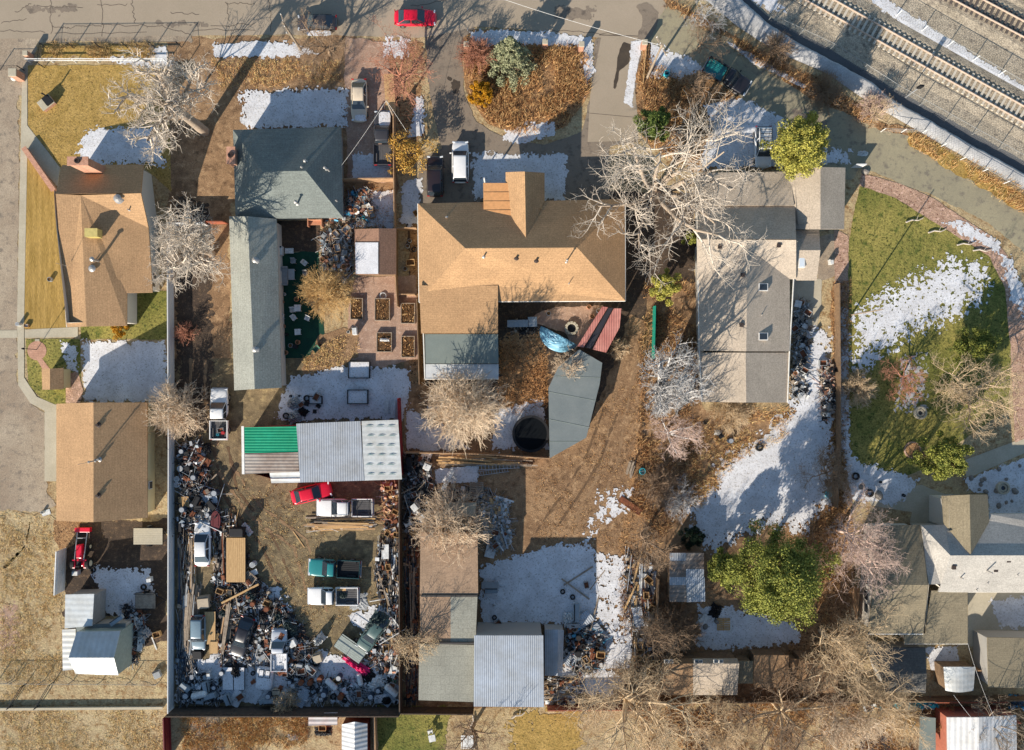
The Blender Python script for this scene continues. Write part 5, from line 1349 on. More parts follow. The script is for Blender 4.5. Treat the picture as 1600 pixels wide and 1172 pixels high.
def glasshouse(t, xb0, xb1, xr0, xr1, wb, wr, zb, zr, pm, glass=m_glass, rname="cabin"):
    """body coloured cabin with glass panels set 6 mm proud"""
    mb = MB()
    B = [(xb0,-wb,zb),(xb1,-wb*.97,zb),(xb1,wb*.97,zb),(xb0,wb,zb)]; T = [(xr0,-wr,zr),(xr1,-wr,zr),(xr1,wr,zr),(xr0,wr,zr)]
    mx = ((xr0+xr1)/2)
    mb.add(B + T + [(mx, 0, zr + .05)], [(0,1,5,4),(1,2,6,5),(2,3,7,6),(3,0,4,7),(4,5,8),(5,6,8),(6,7,8),(7,4,8)])
    o = mb.build(rname, pm, t, smooth=True, bevel=.17); o.modifiers["bevel"].segments = 5
    def pane(nm, a, b, c, d, ins=.1, off=.012):
        a, b, c, d = map(Vector, (a, b, c, d)); cen = (a + b + c + d) / 4; nrm = (b - a).cross(d - a).normalized()
        if nrm.dot(cen - Vector(((xb0+xb1)/2, 0, zb))) < 0: nrm = -nrm
        def q(p): return p + (cen - p) * ins + nrm * off
        P = [tuple(q(p)) for p in (a, b, c, d)]; P2 = [tuple(Vector(p) - nrm * .02) for p in P]
        g = MB(); g.add(P + P2, [(0,1,2,3),(7,6,5,4),(0,4,5,1),(1,5,6,2),(2,6,7,3),(3,7,4,0)]); g.build(nm, glass, t)
    pane("windshield", B[1], B[2], T[2], T[1], .09); pane("rear_window", B[3], B[0], T[0], T[3], .11)
    for s in (0, 1):
        a, b, c, d = ((B[0], B[1], T[1], T[0]), (B[2], B[3], T[3], T[2]))[s]
        a, b, c, d = map(Vector, (a, b, c, d))
        m1 = a.lerp(b, .5); m2 = d.lerp(c, .5)
        pane("side_window", a, m1, m2, d, .12); pane("side_window", m1, b, c, m2, .12)

def wheels(t, xs, w, r=.33, wd=.22):
    for x in xs:
        for s in (-1, 1):
            mb = MB(); mb.tube((x, s * (w - wd), r), (x, s * w, r), r, r, 14); o = mb.build("wheel", m_tyre, t)
            g = MB(); g.tube((x, s * (w - .02), r), (x, s * (w + .01), r), r * .6, r * .55, 10); k = g.build("rim", m_rim); k.parent = o

def lights(t, xf, xr, w, zf, zr):
    for s in (-1, 1):
        mb = MB(); mb.box((xf, s * w * .74, zf), (.16, w * .36, .14), -s * .25); mb.build("headlight", m_head, t, bevel=.02)
        mb = MB(); mb.box((xr, s * w * .76, zr), (.10, w * .32, .16), s * .15); mb.build("tail_light", m_tail, t, bevel=.02)

def mirrors(t, x, w, z, pm):
    for s in (-1, 1):
        mb = MB(); mb.box((x, s * (w + .11), z), (.14, .22, .14), s * .2); mb.build("mirror", pm, t, bevel=.03)

def sedan(px, py, rz, label, pm, L=4.7, W=1.82, name="sedan", lname=None, z=0.05, cat="car"):
    t = empty(name, G(px, py)[:2] + (z,), rz, label, cat)
    loft(body_sections(L, W, [(0,.4,.36,.6,.68),(.015,.68,.34,.66,.76),(.04,.86,.28,.72,.86),(.10,.97,.24,.8,.93),(.24,1,.22,.82,.95),(.5,1,.22,.8,.93),(.72,1,.22,.76,.88),(.86,.97,.24,.72,.82),(.95,.86,.28,.64,.72),(.985,.68,.3,.56,.62),(1,.4,.34,.5,.53)]), pm, "body", t, sub=2)
    glasshouse(t, -.40 * L, .23 * L, -.24 * L, .06 * L, W * .44, W * .34, .86, 1.40, pm)
    wheels(t, (-.30 * L, .31 * L), W / 2); lights(t, L * .455, -L * .475, W / 2, .64, .76); mirrors(t, L * .17, W / 2, .92, pm)
    if lname: land(lname, px, py)
    return t

def suv(px, py, rz, label, pm, L=4.7, W=1.9, name="suv", rack=False, lname=None, z=0.05, cat="car", snow_=False):
    t = empty(name, G(px, py)[:2] + (z,), rz, label, cat)
    loft(body_sections(L, W, [(0,.45,.42,.78,.9),(.012,.72,.4,.8,.95),(.035,.9,.32,.88,1.02),(.12,1,.28,.92,1.05),(.5,1,.26,.92,1.04),(.72,1,.26,.9,1.0),(.88,.97,.28,.84,.94),(.95,.88,.34,.74,.84),(.985,.72,.36,.66,.74),(1,.42,.4,.56,.6)]), pm, "body", t, sub=2)
    glasshouse(t, -.485 * L, .25 * L, -.42 * L, .10 * L, W * .45, W * .38, .98, 1.62, pm)
    wheels(t, (-.30 * L, .31 * L), W / 2, .37); lights(t, L * .46, -L * .485, W / 2, .78, .92); mirrors(t, L * .19, W / 2, 1.05, pm)
    if rack:
        mb = MB()
        for s in (-1, 1): mb.tube((-.38 * L, s * W * .33, 1.74), (.05 * L, s * W * .33, 1.74), .03, .03, 6)
        for k in range(5): mb.tube((-.36 * L + k * .1 * L, -W * .33, 1.75), (-.36 * L + k * .1 * L, W * .33, 1.75), .03, .03, 6)
        for k in range(5): mb.tube((-.36 * L + k * .1 * L, W * .33, 1.6), (-.36 * L + k * .1 * L, W * .33, 1.75), .025, .025, 6)
        mb.build("roof_rack", m_blk, t)
    if lname: land(lname, px, py)
    return t

def pickup(px, py, rz, label, pm, L=5.7, W=2.0, name="pickup_truck", crew=False, bedm=None, lname=None, z=0.05, bedwall=None, cat="pickup truck"):
    t = empty(name, G(px, py)[:2] + (z,), rz, label, cat)
    cab_r = -.12 * L if crew else -.05 * L
    # front body
    st = [(.5 + (cab_r / L),1,.42,.98,1.08),(.6,1,.4,.98,1.08),(.75,1,.4,.96,1.06),(.9,.98,.4,.92,1.02),(.97,.92,.44,.84,.94),(1,.82,.48,.7,.78)]
    if crew: st = [(.5 + cab_r / L,1,.42,.98,1.08),(.62,1,.4,.98,1.08),(.76,1,.4,.96,1.06),(.9,.98,.4,.92,1.02),(.97,.92,.44,.84,.94),(1,.82,.48,.7,.78)]
    loft(body_sections(L, W, st), pm, "body", t, sub=1)
    glasshouse(t, cab_r + .04, .23 * L, cab_r + .16, .10 * L, W * .44, W * .37, 1.02, 1.68, pm)
    # bed
    x0 = -.5 * L; x1 = cab_r - .06; zc = .95; mb = MB(); th = .07; cx_ = (x0 + x1) / 2; ln = x1 - x0
    mb.box((cx_, 0, .62), (ln, W * .96, .12)); 
    for s in (-1, 1): mb.box((cx_, s * (W / 2 - th / 2 - .01), .82), (ln, th, .42)); mb.box((cx_, s * (W / 2 - .05), 1.05), (ln, .10, .05))
    mb.box((x0 + th / 2, 0, .83), (th, W * .9, .38)); mb.box((x1 - th / 2, 0, .83), (th, W * .9, .42)); mb.build("cargo_bed", bedwall or pm, t, bevel=.015)
    mb = MB(); mb.box((cx_, 0, .70), (ln - .16, W * .88, .03))
    for s in (-1, 1): mb.box((x0 + .36 * ln, s * (W * .37), .80), (.95, W * .12, .22))
    for k in range(6): mb.box((cx_, -W * .26 + k * W * .104, .72), (ln - .3, .04, .03))
    mb.build("bed_liner", bedm or m_bed, t)
    mb = MB(); mb.box((x0 - .06, 0, .5), (.14, W * .9, .16)); mb.box((L * .5 + .02, 0, .52), (.14, W * .88, .2)); mb.build("bumper", m_steel, t, bevel=.03)
    wheels(t, (-.33 * L, .32 * L), W / 2, .39, .25); lights(t, L * .475, -L * .5, W / 2, .8, .85); mirrors(t, L * .18, W / 2 + .02, 1.12, m_blk)
    if lname: land(lname, px, py)
    return t
HP = math.pi / 2
sedan(650, 32, 0.0, "bright red sedan parked on the street at the top", p_red, lname="red street sedan")
sedan(563, 160, -HP, "champagne coloured sedan on the pinkish side driveway", p_tan, L=4.8, lname="champagne sedan")
pickup(600, 219, HP, "dark charcoal crew cab pickup with snow on its hood by the wooden fence", p_dark, crew=True, L=6.0, lname="charcoal pickup")
suv(720, 256, HP, "white suv in front of the central tan house", p_white, lname="white suv")
suv(681, 278, HP, "near black suv in the shade left of the white suv", p_maroon, L=4.6)
suv(1189, 233, -HP, "white off-road suv with a black roof rack on shaded snow", p_white, rack=True, L=4.6)
pickup(1133, 124, math.radians(-30), "black pickup with a teal cargo cover in the shade at the diagonal lane", p_black, L=5.4, bedm=p_teal, lname="black lane pickup")
sedan(498, 40, math.pi, "dark sedan half hidden behind the twiggy tree at the kerb", p_dark, L=4.5)
pickup(347, 646, HP, "white crew cab pickup with red goods in its bed beside the long narrow building", p_white, crew=True, L=5.6, lname="white loaded pickup")
sedan(489, 769, math.radians(14), "bright red sedan with black trim under the edge of the metal workshop", p_red, L=4.6, lname="red yard sedan")
pickup(541, 791, math.pi, "white pickup with a ladder rack beside the lumber pile", p_white, crew=True, L=6.2, lname="white rack pickup")
pickup(525, 885, math.pi + math.radians(-3), "teal single cab pickup with an empty dark bed", p_teal, L=5.7, bedm=m_blk, bedwall=paint("dark_teal_paint", L_(24,60,62)), lname="teal pickup")
pickup(523, 928, math.pi, "old white single cab pickup with wooden boards in its bed below the teal pickup", p_white, L=5.6, lname="old white pickup")
sedan(320, 848, HP, "old white sedan standing between scrap lumber rows", p_white, L=5.0, W=1.85, lname="old white sedan")
sedan(382, 992, -HP - math.radians(18), "dark sedan with a pale green windscreen between the board piles", p_black, L=4.7, lname="dark junk sedan")
suv(315, 985, -HP, "wrecked blue grey hatchback among the scrap boards", p_blueg, L=3.9, W=1.6)
sedan(585, 985, math.radians(-125), "pale green grey sedan covered by a torn tarp at the right of the junk yard", p_green, L=4.9, lname="tarp covered sedan")
pickup(440, 1012, HP, "snow dusted grey pickup wreck near the bottom of the junk yard", p_silver, L=4.6, W=1.8, bedm=m_snow, lname="grey pickup wreck")

# snow lying on vehicles is a thing resting on them
def snow_cap(px, py, z, w, l, rz, label, h=.06, m=None, name="snow_cap"):
    x, y, _ = G(px, py, z); mb = MB(); n = 36; rr = random.Random(int(px * 7 + py)); P = []
    for k in range(n):
        a = 2 * math.pi * k / n; c, s = math.cos(a), math.sin(a)
        f = (abs(c) ** 5 + abs(s) ** 5) ** -.2 * (.94 + .06 * rr.random())
        P.append((c * f * w / 2, s * f * l / 2))
    P = [(x + a * math.cos(rz) - b * math.sin(rz), y + a * math.sin(rz) + b * math.cos(rz)) for a, b in P]
    mb.prism(P, z, z + h); o = mb.build(name, m or m_snow, bevel=.02)
    return tag(o, label, "snow", kind="stuff")
snow_cap(601, 186, 1.12, 1.3, 1.6, 0, "snow on the hood of the charcoal pickup")
snow_cap(563, 141, 1.0, 0.0 + 1.3, .5, 0, "thin snow on the trunk of the champagne sedan", .02)
snow_cap(563, 184, .93, 1.2, .7, 0, "thin snow on the hood of the champagne sedan", .02)
snow_cap(498, 52, 1.0, 2.8, .6, 0, "snow along the side of the half hidden kerb sedan", .02)

# ladder rack on the white rack pickup (part of it) and goods in beds
def local(t, dx, dy, z):
    v = Matrix.Rotation(t.rotation_euler.z, 3, 'Z') @ Vector((dx, dy, 0)); return (t.location.x + v.x, t.location.y + v.y, t.location.z + z)
rk = [o for o in bpy.data.objects if o.get("label", "").startswith("white pickup with a ladder rack")][0]
mb = MB()
for s in (-1, 1): mb.tube((-3.0, s * .95, 1.85), (2.2, s * .95, 1.85), .035, .035, 6)
for x in (-2.9, -1.6, -.4, 1.2): mb.tube((x, -.95, 1.85), (x, .95, 1.85), .035, .035, 6)
for x in (-2.9, -.9):
    for s in (-1, 1): mb.tube((x, s * .95, 1.0), (x, s * .95, 1.85), .03, .03, 6)
mb.build("ladder_rack", m_blk, rk)

# low snow covered wrecks in the shade of the bottom fence
t = empty("camper_shell", G(415, 1058)[:2] + (.03,), HP - .12, "snow covered pickup topper with dark side windows at the bottom of the junk yard", "camper shell")
land("snowy camper shell", 415, 1058)
loft([(-1.35, [(0,.5),(.6,.5),(.85,.44),(.95,.3),(1,.02),(0,.02)]), (-.9, [(0,.62),(.6,.61),(.88,.56),(.98,.3),(1,.02),(0,.02)]), (.9, [(0,.62),(.6,.61),(.88,.56),(.98,.3),(1,.02),(0,.02)]), (1.35, [(0,.5),(.6,.5),(.85,.44),(.95,.3),(1,.02),(0,.02)])], m_snow, "shell", t, sub=1)
mb = MB(); mb.ring((.75, 0), .001, .0005, .6, .61, 4); 
for s_ in (-.35, .35): mb = MB(); mb.box((.62, s_, .63), (.9, .58, .03)); mb.build("roof_window", m_glass, t); g = MB(); g.box((.62, s_, .655), (.72, .42, .02)); g.build("snow_on_window", m_snow, t)
t = empty("flatbed_trailer", G(367, 1058)[:2] + (.03,), HP, "low snow covered deck trailer left of the snowy camper shell", "trailer")
for s_ in (-.62, .62): mb = MB(); mb.box((0, s_, .42), (2.5, 1.15, .08)); mb.build("deck_panel", m_snow, t, bevel=.03)
mb = MB(); mb.box((0, 0, .3), (2.6, 2.4, .1)); mb.tube((1.3, 0, .3), (2.2, 0, .3), .05, .05, 6); mb.build("frame", m_blk, t)
# tractor
t = empty("tractor", G(133, 868)[:2] + (0.02,), HP, "red farm tractor with a front loader above the small white metal shed", "tractor")
land("red tractor", 133, 868)
mb = MB(); mb.box((.7, 0, .95), (1.5, .62, .62)); mb.box((-.45, 0, .9), (1.0, .8, .35)); mb.build("body", p_red, t, bevel=.08)
mb = MB(); mb.box((-.6, 0, 1.2), (.45, .5, .12)); mb.box((-.85, 0, 1.42), (.1, .5, .45)); mb.build("seat", m_blk, t, bevel=.03)
for s in (-1, 1):
    mb = MB(); mb.box((-.65, s * .62, 1.15), (.95, .34, .08)); mb.build("fender", p_red, t, bevel=.04)
for x, r, w, wd in ((-.7, .66, .98, .38), (1.1, .4, .82, .24)):
    for s in (-1, 1):
        mb = MB(); mb.tube((x, s * (w - wd), r), (x, s * w, r), r, r, 16); o = mb.build("wheel", m_tyre, t)
        g = MB(); g.tube((x, s * (w - .03), r), (x, s * (w + .02), r), r * .5, r * .5, 10); k = g.build("rim", plain("cream_rim", L_(214,206,180))); k.parent = o
mb = MB()
for s in (-1, 1): mb.tube((-.2, s * .5, 1.2), (2.7, s * .55, .55), .06, .06, 6)
mb.tube((2.1, -.55, .7), (2.1, .55, .7), .05, .05, 6); mb.build("loader_arms", m_steel, t)
mb = MB(); mb.box((2.95, 0, .35), (.5, 1.7, .5)); mb.build("loader_bucket", p_red, t, bevel=.04)
mb = MB(); mb.tube((.1, 0, 1.1), (-.1, 0, 1.5), .025, .025, 6); mb.ring((-.12, 0), .2, .16, 1.48, 1.52, 12); mb.build("steering_wheel", m_blk, t)
mb = MB(); mb.tube((.9, .18, 1.2), (.9, .18, 1.75), .04, .04, 8); mb.build("exhaust_pipe", m_blk, t)

# trailers
def trailer(px, py, rz, L, W, label, deckm, lname=None, name="flatbed_trailer", rail=False, h=.7):
    t = empty(name, G(px, py)[:2] + (0.02,), rz, label, "trailer")
    n = int(W / .2); 
    mb = MB()
    for k in range(n): mb.box((0, -W/2 + (k + .5) * W / n, h), (L, W / n * .93, .05))
    mb.build("deck", deckm, t)
    mb = MB(); mb.box((0, -W/2, h - .08), (L, .08, .16)); mb.box((0, W/2, h - .08), (L, .08, .16)); mb.box((-L/2, 0, h - .08), (.08, W, .16)); mb.box((L/2, 0, h - .08), (.08, W, .16))
    if rail:
        for s in (-1, 1): mb.tube((-L/2, s*W/2, h + .45), (L/2, s*W/2, h + .45), .03, .03, 6); [mb.tube((x, s*W/2, h), (x, s*W/2, h+.45), .025, .025, 6) for x in (-L/2, 0, L/2)]
    mb.build("frame", m_blk, t)
    mb = MB(); mb.tube((L/2, -W*.35, h-.1), (L/2 + 1.1, 0, h - .15), .05, .05, 6); mb.tube((L/2, W*.35, h-.1), (L/2 + 1.1, 0, h - .15), .05, .05, 6); mb.build("hitch", m_blk, t)
    wheels(t, (-.35, .35) if L > 3.5 else (0,), W / 2 + .24, .33, .2)
    if lname: land(lname, px, py)
    return t
trailer(373, 872, HP, 4.9, 2.1, "plywood decked flatbed trailer standing right of the old white sedan", m_wood, "flatbed trailer", h=.9)
trailer(550, 1010, math.radians(-35), 3.4, 1.7, "small orange railed utility trailer with a grey sheet on it", plain("grey_green_board", L_(150,158,150)), "orange railed trailer", rail=True, name="utility_trailer")
trailer(236, 836, 0, 3.2, 1.8, "pale decked utility trailer against the white fence below the brown garage", m_conc, "pale utility trailer", name="utility_trailer")
trailer(232, 936, 0, 2.2, 1.7, "small utility trailer with engine parts in the muddy yard", m_wgrey, "small mud yard trailer", name="utility_trailer", rail=True)
trailer(332, 978, HP, 3.6, 1.2, "narrow wooden decked trailer between the scrap boards", m_wood, "narrow board trailer")
# ------------------------------------------------------------------ fences and walls
def fence(label, pts, h, m, name="fence", post=2.4, th=.05, style="solid", zt=None, lname=None, pm=None, cat="fence", ph=0.05, pr=.05):
    W_ = [Vector(G(*p)[:2]) for p in pts]
    t = empty(name, (W_[0].x, W_[0].y, 0), 0, label, cat)
    mb = MB(); pb = []
    for a, b in zip(W_, W_[1:]):
        d = b - a; L = d.length; rz = math.atan2(d.y, d.x); c = (a + b) / 2
        if style == "solid":
            mb.box((c.x, c.y, h / 2), (L, th, h), rz); mb.box((c.x, c.y, h + .03), (L + .04, th * 2.2, .06), rz)
            nr = Vector((-d.y, d.x)).normalized()
            for zz in (.4, h - .35):
                q = c + nr * (th / 2 + .02) ; mb.box((q.x, q.y, zz), (L, .05, .09), rz)
        elif style == "chain":
            for zz in (h,): mb.tube((a.x, a.y, zz), (b.x, b.y, zz), .022, .022, 5)
            n = max(2, int(L / .30))
            for k in range(n):
                p = a.lerp(b, k / n); q = a.lerp(b, min(1, (k + h / .30) / n)); q2 = a.lerp(b, max(0, (k - h / .30) / n))
                mb.tube((p.x, p.y, .05), (q.x, q.y, h), .006, .006, 3, cap=False); mb.tube((p.x, p.y, .05), (q2.x, q2.y, h), .006, .006, 3, cap=False)
        elif style == "rail":
            for zz in (h * .55, h): mb.box((c.x, c.y, zz), (L, .05, .10), rz)
        elif style == "picket":
            n = max(2, int(L / .16))
            for k in range(n):
                p = a.lerp(b, (k + .5) / n); mb.box((p.x, p.y, h / 2), (.11, .025, h), rz)
            for zz in (.35, h - .3): mb.box((c.x, c.y, zz), (L, .05, .08), rz)
        k = max(1, round(L / post))
        for i in range(k + 1):
            p = a.lerp(b, i / k); pb.append(p)
    mb.build({"solid": "panel", "chain": "mesh", "rail": "rail", "picket": "boards"}[style], m, t, world=True)
    seen = []
    for p in pb:
        if any((p - q).length < .3 for q in seen): continue
        seen.append(p)
        o = MB(); o.tube((p.x, p.y, -.05), (p.x, p.y, h + ph), pr, pr, 6); o.build("post", pm or m, t, world=True)
    if lname: land(lname, *pts[len(pts) // 2])
    return t
f_white = mat("white_metal_fence", L_(206,206,204), None, fine=.05, rough=.6); f_wood = w_wood
f_dark = mat("dark_board_fence", L_(92,78,66), L_(70,60,52), 2, fine=.2); f_red = plain("red_brown_fence", L_(150,84,60), rough=.8); f_maroon = plain("maroon_fence", L_(110,22,34))
f_tan = mat("tan_board_fence", L_(184,148,112), L_(150,118,88), 2, fine=.2); f_chain = plain("galvanised_wire", L_(150,150,146), rough=.5, metal=.3); f_vinyl = plain("white_vinyl", L_(222,222,218)); f_green = plain("green_mesh_screen", L_(24,140,116))
fence("tall white metal fence running down beside the brown garage and the junk yard", [(271,357),(273,700),(272,1105)], 1.6, f_white, lname="tall white fence", post=3)
fence("tall dark fence closing the junk yard along the bottom", [(275,1104),(628,1104)], 2.6, f_dark, post=2.4, lname="bottom yard fence")
fence("brown fence between the junk yard and the long barn", [(628,700),(629,1103)], 2.4, f_dark, post=2.4, lname="brown yard fence")
fence("red painted fence at the right end of the metal workshop", [(626,622),(629,700)], 2.3, w_red, post=2)
fence("dark board fence between the long barn and the lumber yard", [(629,1104),(740,1105)], 1.9, f_dark)
fence("board fence between the courtyard snow and the lumber stacks", [(636,705),(745,707),(857,714)], 1.8, f_tan, lname="courtyard fence")
fence("red brown fence at the bottom right of the corrugated annex", [(855,1101),(1012,1100)], 1.6, f_red)
fence("white topped fence above the golden lawn", [(48,98),(262,98)], 1.1, f_vinyl, style="rail", lname="lawn rail fence")
fence("black chain link fence along the street verge", [(70,106),(74,76),(284,74),(286,110)], 1.5, m_blk, style="chain", post=3.2)
fence("short fence at the left gate of the gravel lane", [(0,110),(38,110)], 1.3, m_blk, style="chain")
fence("red brown fence between the two left houses", [(285,350),(357,350)], 1.4, f_red, lname="red brown gate fence")
fence("white fence stub right of the bare cottonwood", [(272,353),(327,353)], 1.7, f_white)
fence("wooden fence between the side driveway and the central house", [(618,180),(619,300),(620,432)], 1.8, f_tan, lname="tan board fence")
fence("wooden fence crossing above the small red brown shed", [(536,285),(617,284)], 1.6, f_tan)
fence("tan fence between the raised beds and the central tan house", [(654,470),(658,600)], 1.8, f_wood)
fence("tan board fence along the raised beds", [(621,432),(624,480)], 1.8, f_tan)
fence("brown board fence gate left of the central house", [(622,360),(652,360)], 1.5, f_tan)
fence("lower tan fence gate left of the central house", [(626,462),(650,462)], 1.5, f_tan)
fence("green mesh screen fence along the earth lane", [(1020,480),(1018,560)], 1.6, f_green, lname="green screen fence")
fence("old board fence behind the shed row at the bottom", [(1028,1090),(1440,1088),(1600,1086)], 1.5, f_wood)
fence("weathered fence between the lumber and the shed row", [(1025,900),(1022,1000),(1027,1088)], 1.6, f_wood)
fence("old fence between the snow field and the green lawn", [(1303,445),(1305,700),(1300,790)], 1.5, f_wood, lname="lawn side fence")
fence("tan fence above the ribbed white shed", [(1473,1040),(1527,1040)], 1.5, f_tan)
fence("red brown fence right of the dark outbuilding", [(1450,1088),(1560,1088)], 1.7, f_red)
fence("thin wire fence along the top of the ballast", [(1200,33),(1296,78),(1395,142),(1600,256)], 1.6, f_chain, style="chain", post=3.5, lname="trail wire fence")
fence("wire fence with white posts between the two railway tracks", [(1400,25),(1480,72),(1600,140)], 1.3, f_chain, style="chain", post=3.2, pm=f_vinyl, lname="track wire fence")
fence("wire fence between the brush and the snow bank", [(1376,206),(1440,208),(1500,250),(1600,306)], 1.2, f_chain, style="chain", post=2.8, pm=f_vinyl)
fence("wire fence along the bottom of the golden field", [(-20,1062),(250,1064)], 1.2, f_chain, style="chain", post=3.2)
fence("pale curb wall along the bottom left field", [(-20,1106),(256,1104)], .3, m_conc, th=.16, post=50, name="low_wall", cat="wall", lname="pale curb wall")
fence("black field gate panel at the bottom left", [(20,1102),(42,1068)], 1.1, m_blk, style="rail", name="field_gate", cat="gate")
fence("second black field gate panel at the bottom left", [(62,1102),(84,1066)], 1.1, m_blk, style="rail", name="field_gate", cat="gate")
fence("maroon fence running down from the junk yard corner", [(266,1112),(268,1180)], 1.8, f_maroon)
fence("pale fence line below the junk yard right of the ribbed shed", [(588,1108),(590,1180)], 1.6, f_tan, th=.1)
fence("white rail fence behind the snow patch above the brown garage", [(129,625),(150,625)], .9, m_blk, style="rail")
fence("brick and stone garden wall beside the slanting walk of the tan house", [(44,234),(90,300)], .8, w_brick, th=.25, name="garden_wall", cat="wall", post=99)
fence("white panel screen left of the red tractor", [(104,856),(101,922)], 2.0, f_vinyl, lname="white panel screen", post=3)
fence("short tan fence at the left of the shed row", [(1333,915),(1326,985)], 1.6, f_tan)
fence("wooden log rail beside the pale driveway", [(1004,132),(1009,70)], .5, m_wood, style="rail", name="log_rail", cat="rail")
fence("orange wooden rail strip at the end of the side driveway", [(608,118),(612,180)], .4, m_wood, th=.5, name="timber_border", cat="border", post=50)
fence("dark wall stub at the right end of the lower right house", [(1330,262),(1345,262)], 1.4, f_white)
fence("wire fence crossing below the lower left sheds", [(0,1060),(20,1062)], 1.1, f_chain, style="chain")

# ------------------------------------------------------------------ railway
m_rail = plain("rusty_rail", L_(196,176,158), rough=.5, metal=.2); m_tie = plain("concrete_tie", L_(196,186,168), rough=.9); m_tiew = plain("dark_wood_tie", L_(90,82,76), rough=.9)
def track(label, a, b, ties, lname=None):
    A = Vector(G(*a)[:2]); B = Vector(G(*b)[:2]); d = B - A; L = d.length; rz = math.atan2(d.y, d.x); n = Vector((-d.y, d.x)).normalized(); c = (A + B) / 2
    t = empty("railway_track", (c.x, c.y, 0), 0, label, "railway track")
    for s in (-1, 1):
        q = c + n * s * .78; mb = MB(); mb.box((q.x, q.y, .42), (L, .07, .17), rz); mb.box((q.x, q.y, .345), (L, .16, .03), rz); mb.build("rail", m_rail, t, world=True)
    k = int(L / .62)
    for i in range(k):
        p = A.lerp(B, (i + .5) / k)
        if p.x > 62 or p.y > 47: continue
        mb = MB(); mb.box((p.x, p.y, .26), (.26, 2.6, .18), rz); mb.build("tie", ties, t, world=True)
    # raised ballast shoulder
    V = []; 
    for s, z in ((-2.6, .03), (-1.7, .2), (1.7, .2), (2.6, .03)):
        for P in (A, B): q = P + n * s; V.append((q.x, q.y, z))
    mkobj("ballast_bed", V, [(0,1,3,2),(2,3,5,4),(4,5,7,6)], m_ballast, t, world=True)
    if lname: land(lname, (a[0] + b[0]) / 2, (a[1] + b[1]) / 2)
track("near railway track with rusty rails and pale ties", (1230,-25), (1660,216), m_tie, "near track")
track("far railway track cut by the top right corner", (1440,-35), (1700,103), m_tiew, "far track")
track("farthest railway track at the very corner of the picture", (1520,-60), (1760,67), m_tiew)

# ------------------------------------------------------------------ poles and wires
def pole(label, px, py, h, rz=0, r=.14, arm=True, lean=0):
    x, y, _ = G(px, py); t = empty("utility_pole", (x, y, 0), rz, label, "utility pole")
    mb = MB(); mb.tube((0, 0, -.1), (lean, 0, h), r, r * .7, 10); mb.build("post", m_wgrey, t)
    if arm:
        mb = MB(); mb.box((lean, 0, h - .5), (.12, 2.2, .12)); mb.build("crossarm", m_wgrey, t)
        for s in (-1, -.3, .3, 1): mb = MB(); mb.tube((lean, s, h - .44), (lean, s, h - .24), .05, .03, 6); mb.build("insulator", m_trim, t)
    land(label.split(" ", 1)[1][:0] or "utility pole", px, py) if False else None
    return (x, y, h)
p1 = pole("tall utility pole at the right end of the loop driveway", 1011, 122, 9.0, 0.5)
p2 = pole("utility pole at the top of the tan board fence", 617, 186, 6.0, 0.2, .12, False)
p3 = pole("leaning pole beside the street verge tree", 470, 78, 7.0, 0.3)
def wire(label, a, b, sag=.6, r=.014, m=None):
    A, B = Vector(a), Vector(b); mb = MB(); n = 14; pts = []
    for k in range(n + 1):
        t_ = k / n; p = A.lerp(B, t_); p.z -= sag * 4 * t_ * (1 - t_); pts.append(p)
    for q, w in zip(pts, pts[1:]): mb.tube(q, w, r, r, 4, cap=False)
    tag(mb.build("overhead_wire", m or m_trim), label, "wire")
pole("slim bare pole at the fence left of the green lawn", 1330, 492, 7.5, 0, .09, False)
wire("pale overhead wire crossing the driveway island", (p1[0], p1[1], p1[2] - .3), G(755, -12, 7), .5, .02)
wire("overhead wire from the fence pole to the slate green house", p2, G(534, 258, 4.0), .3)
wire("overhead wire from the fence pole down to the scrub tree", p2, G(636, 206, 3.0), .1)
wire("long white wire above the ribbed shed at the lower right", G(1512, 1005, 3.5), G(1566, 1150, 6), .5)
wire("long white wire meeting the white roofed outbuilding", G(1490, 1086, 4), G(1560, 1172, 6), .4)
for q, h in (((1413,208),1.0),((1448,144),5)): pass
def signal(px, py):
    x, y, _ = G(px, py); t = empty("railway_signal", (x, y, 0), 0, "railway signal mast beside the trail wire fence", "signal")
    mb = MB(); mb.tube((0,0,0),(0,0,3.6),.07,.06,8); mb.build("post", m_steel, t)
    mb = MB(); mb.box((0,0,3.2),(.45,.2,.8)); mb.build("signal_head", m_blk, t)
signal(1415, 152)
def stone_pillar(label, px, py, h=1.5, w=.55):
    x, y, _ = G(px, py); t = empty("gate_pillar", (x, y, 0), 0, label, "pillar", "brick pillars of the driveway island")
    mb = MB(); mb.box((0,0,h/2),(w,w,h)); mb.build("post", w_brick, t); mb = MB(); mb.box((0,0,h+.06),(w*1.1,w*1.1,.12)); mb.build("cap", m_conc, t, bevel=.03)
stone_pillar("brick pillar in the middle of the island's top edge", 851, 74)
stone_pillar("brick pillar at the top right corner of the island", 907, 78)
stone_pillar("brick pillar right of the pale driveway mouth", 1004, 75)
stone_pillar("brick pillar at the top left of the island", 730, 78)
stone_pillar("pale pillar at the street verge left of the gravel lane gate", 50, 90, 1.2, .5)
stone_pillar("pale pillar at the head of the sidewalk", 34, 122, 1.6, .8)
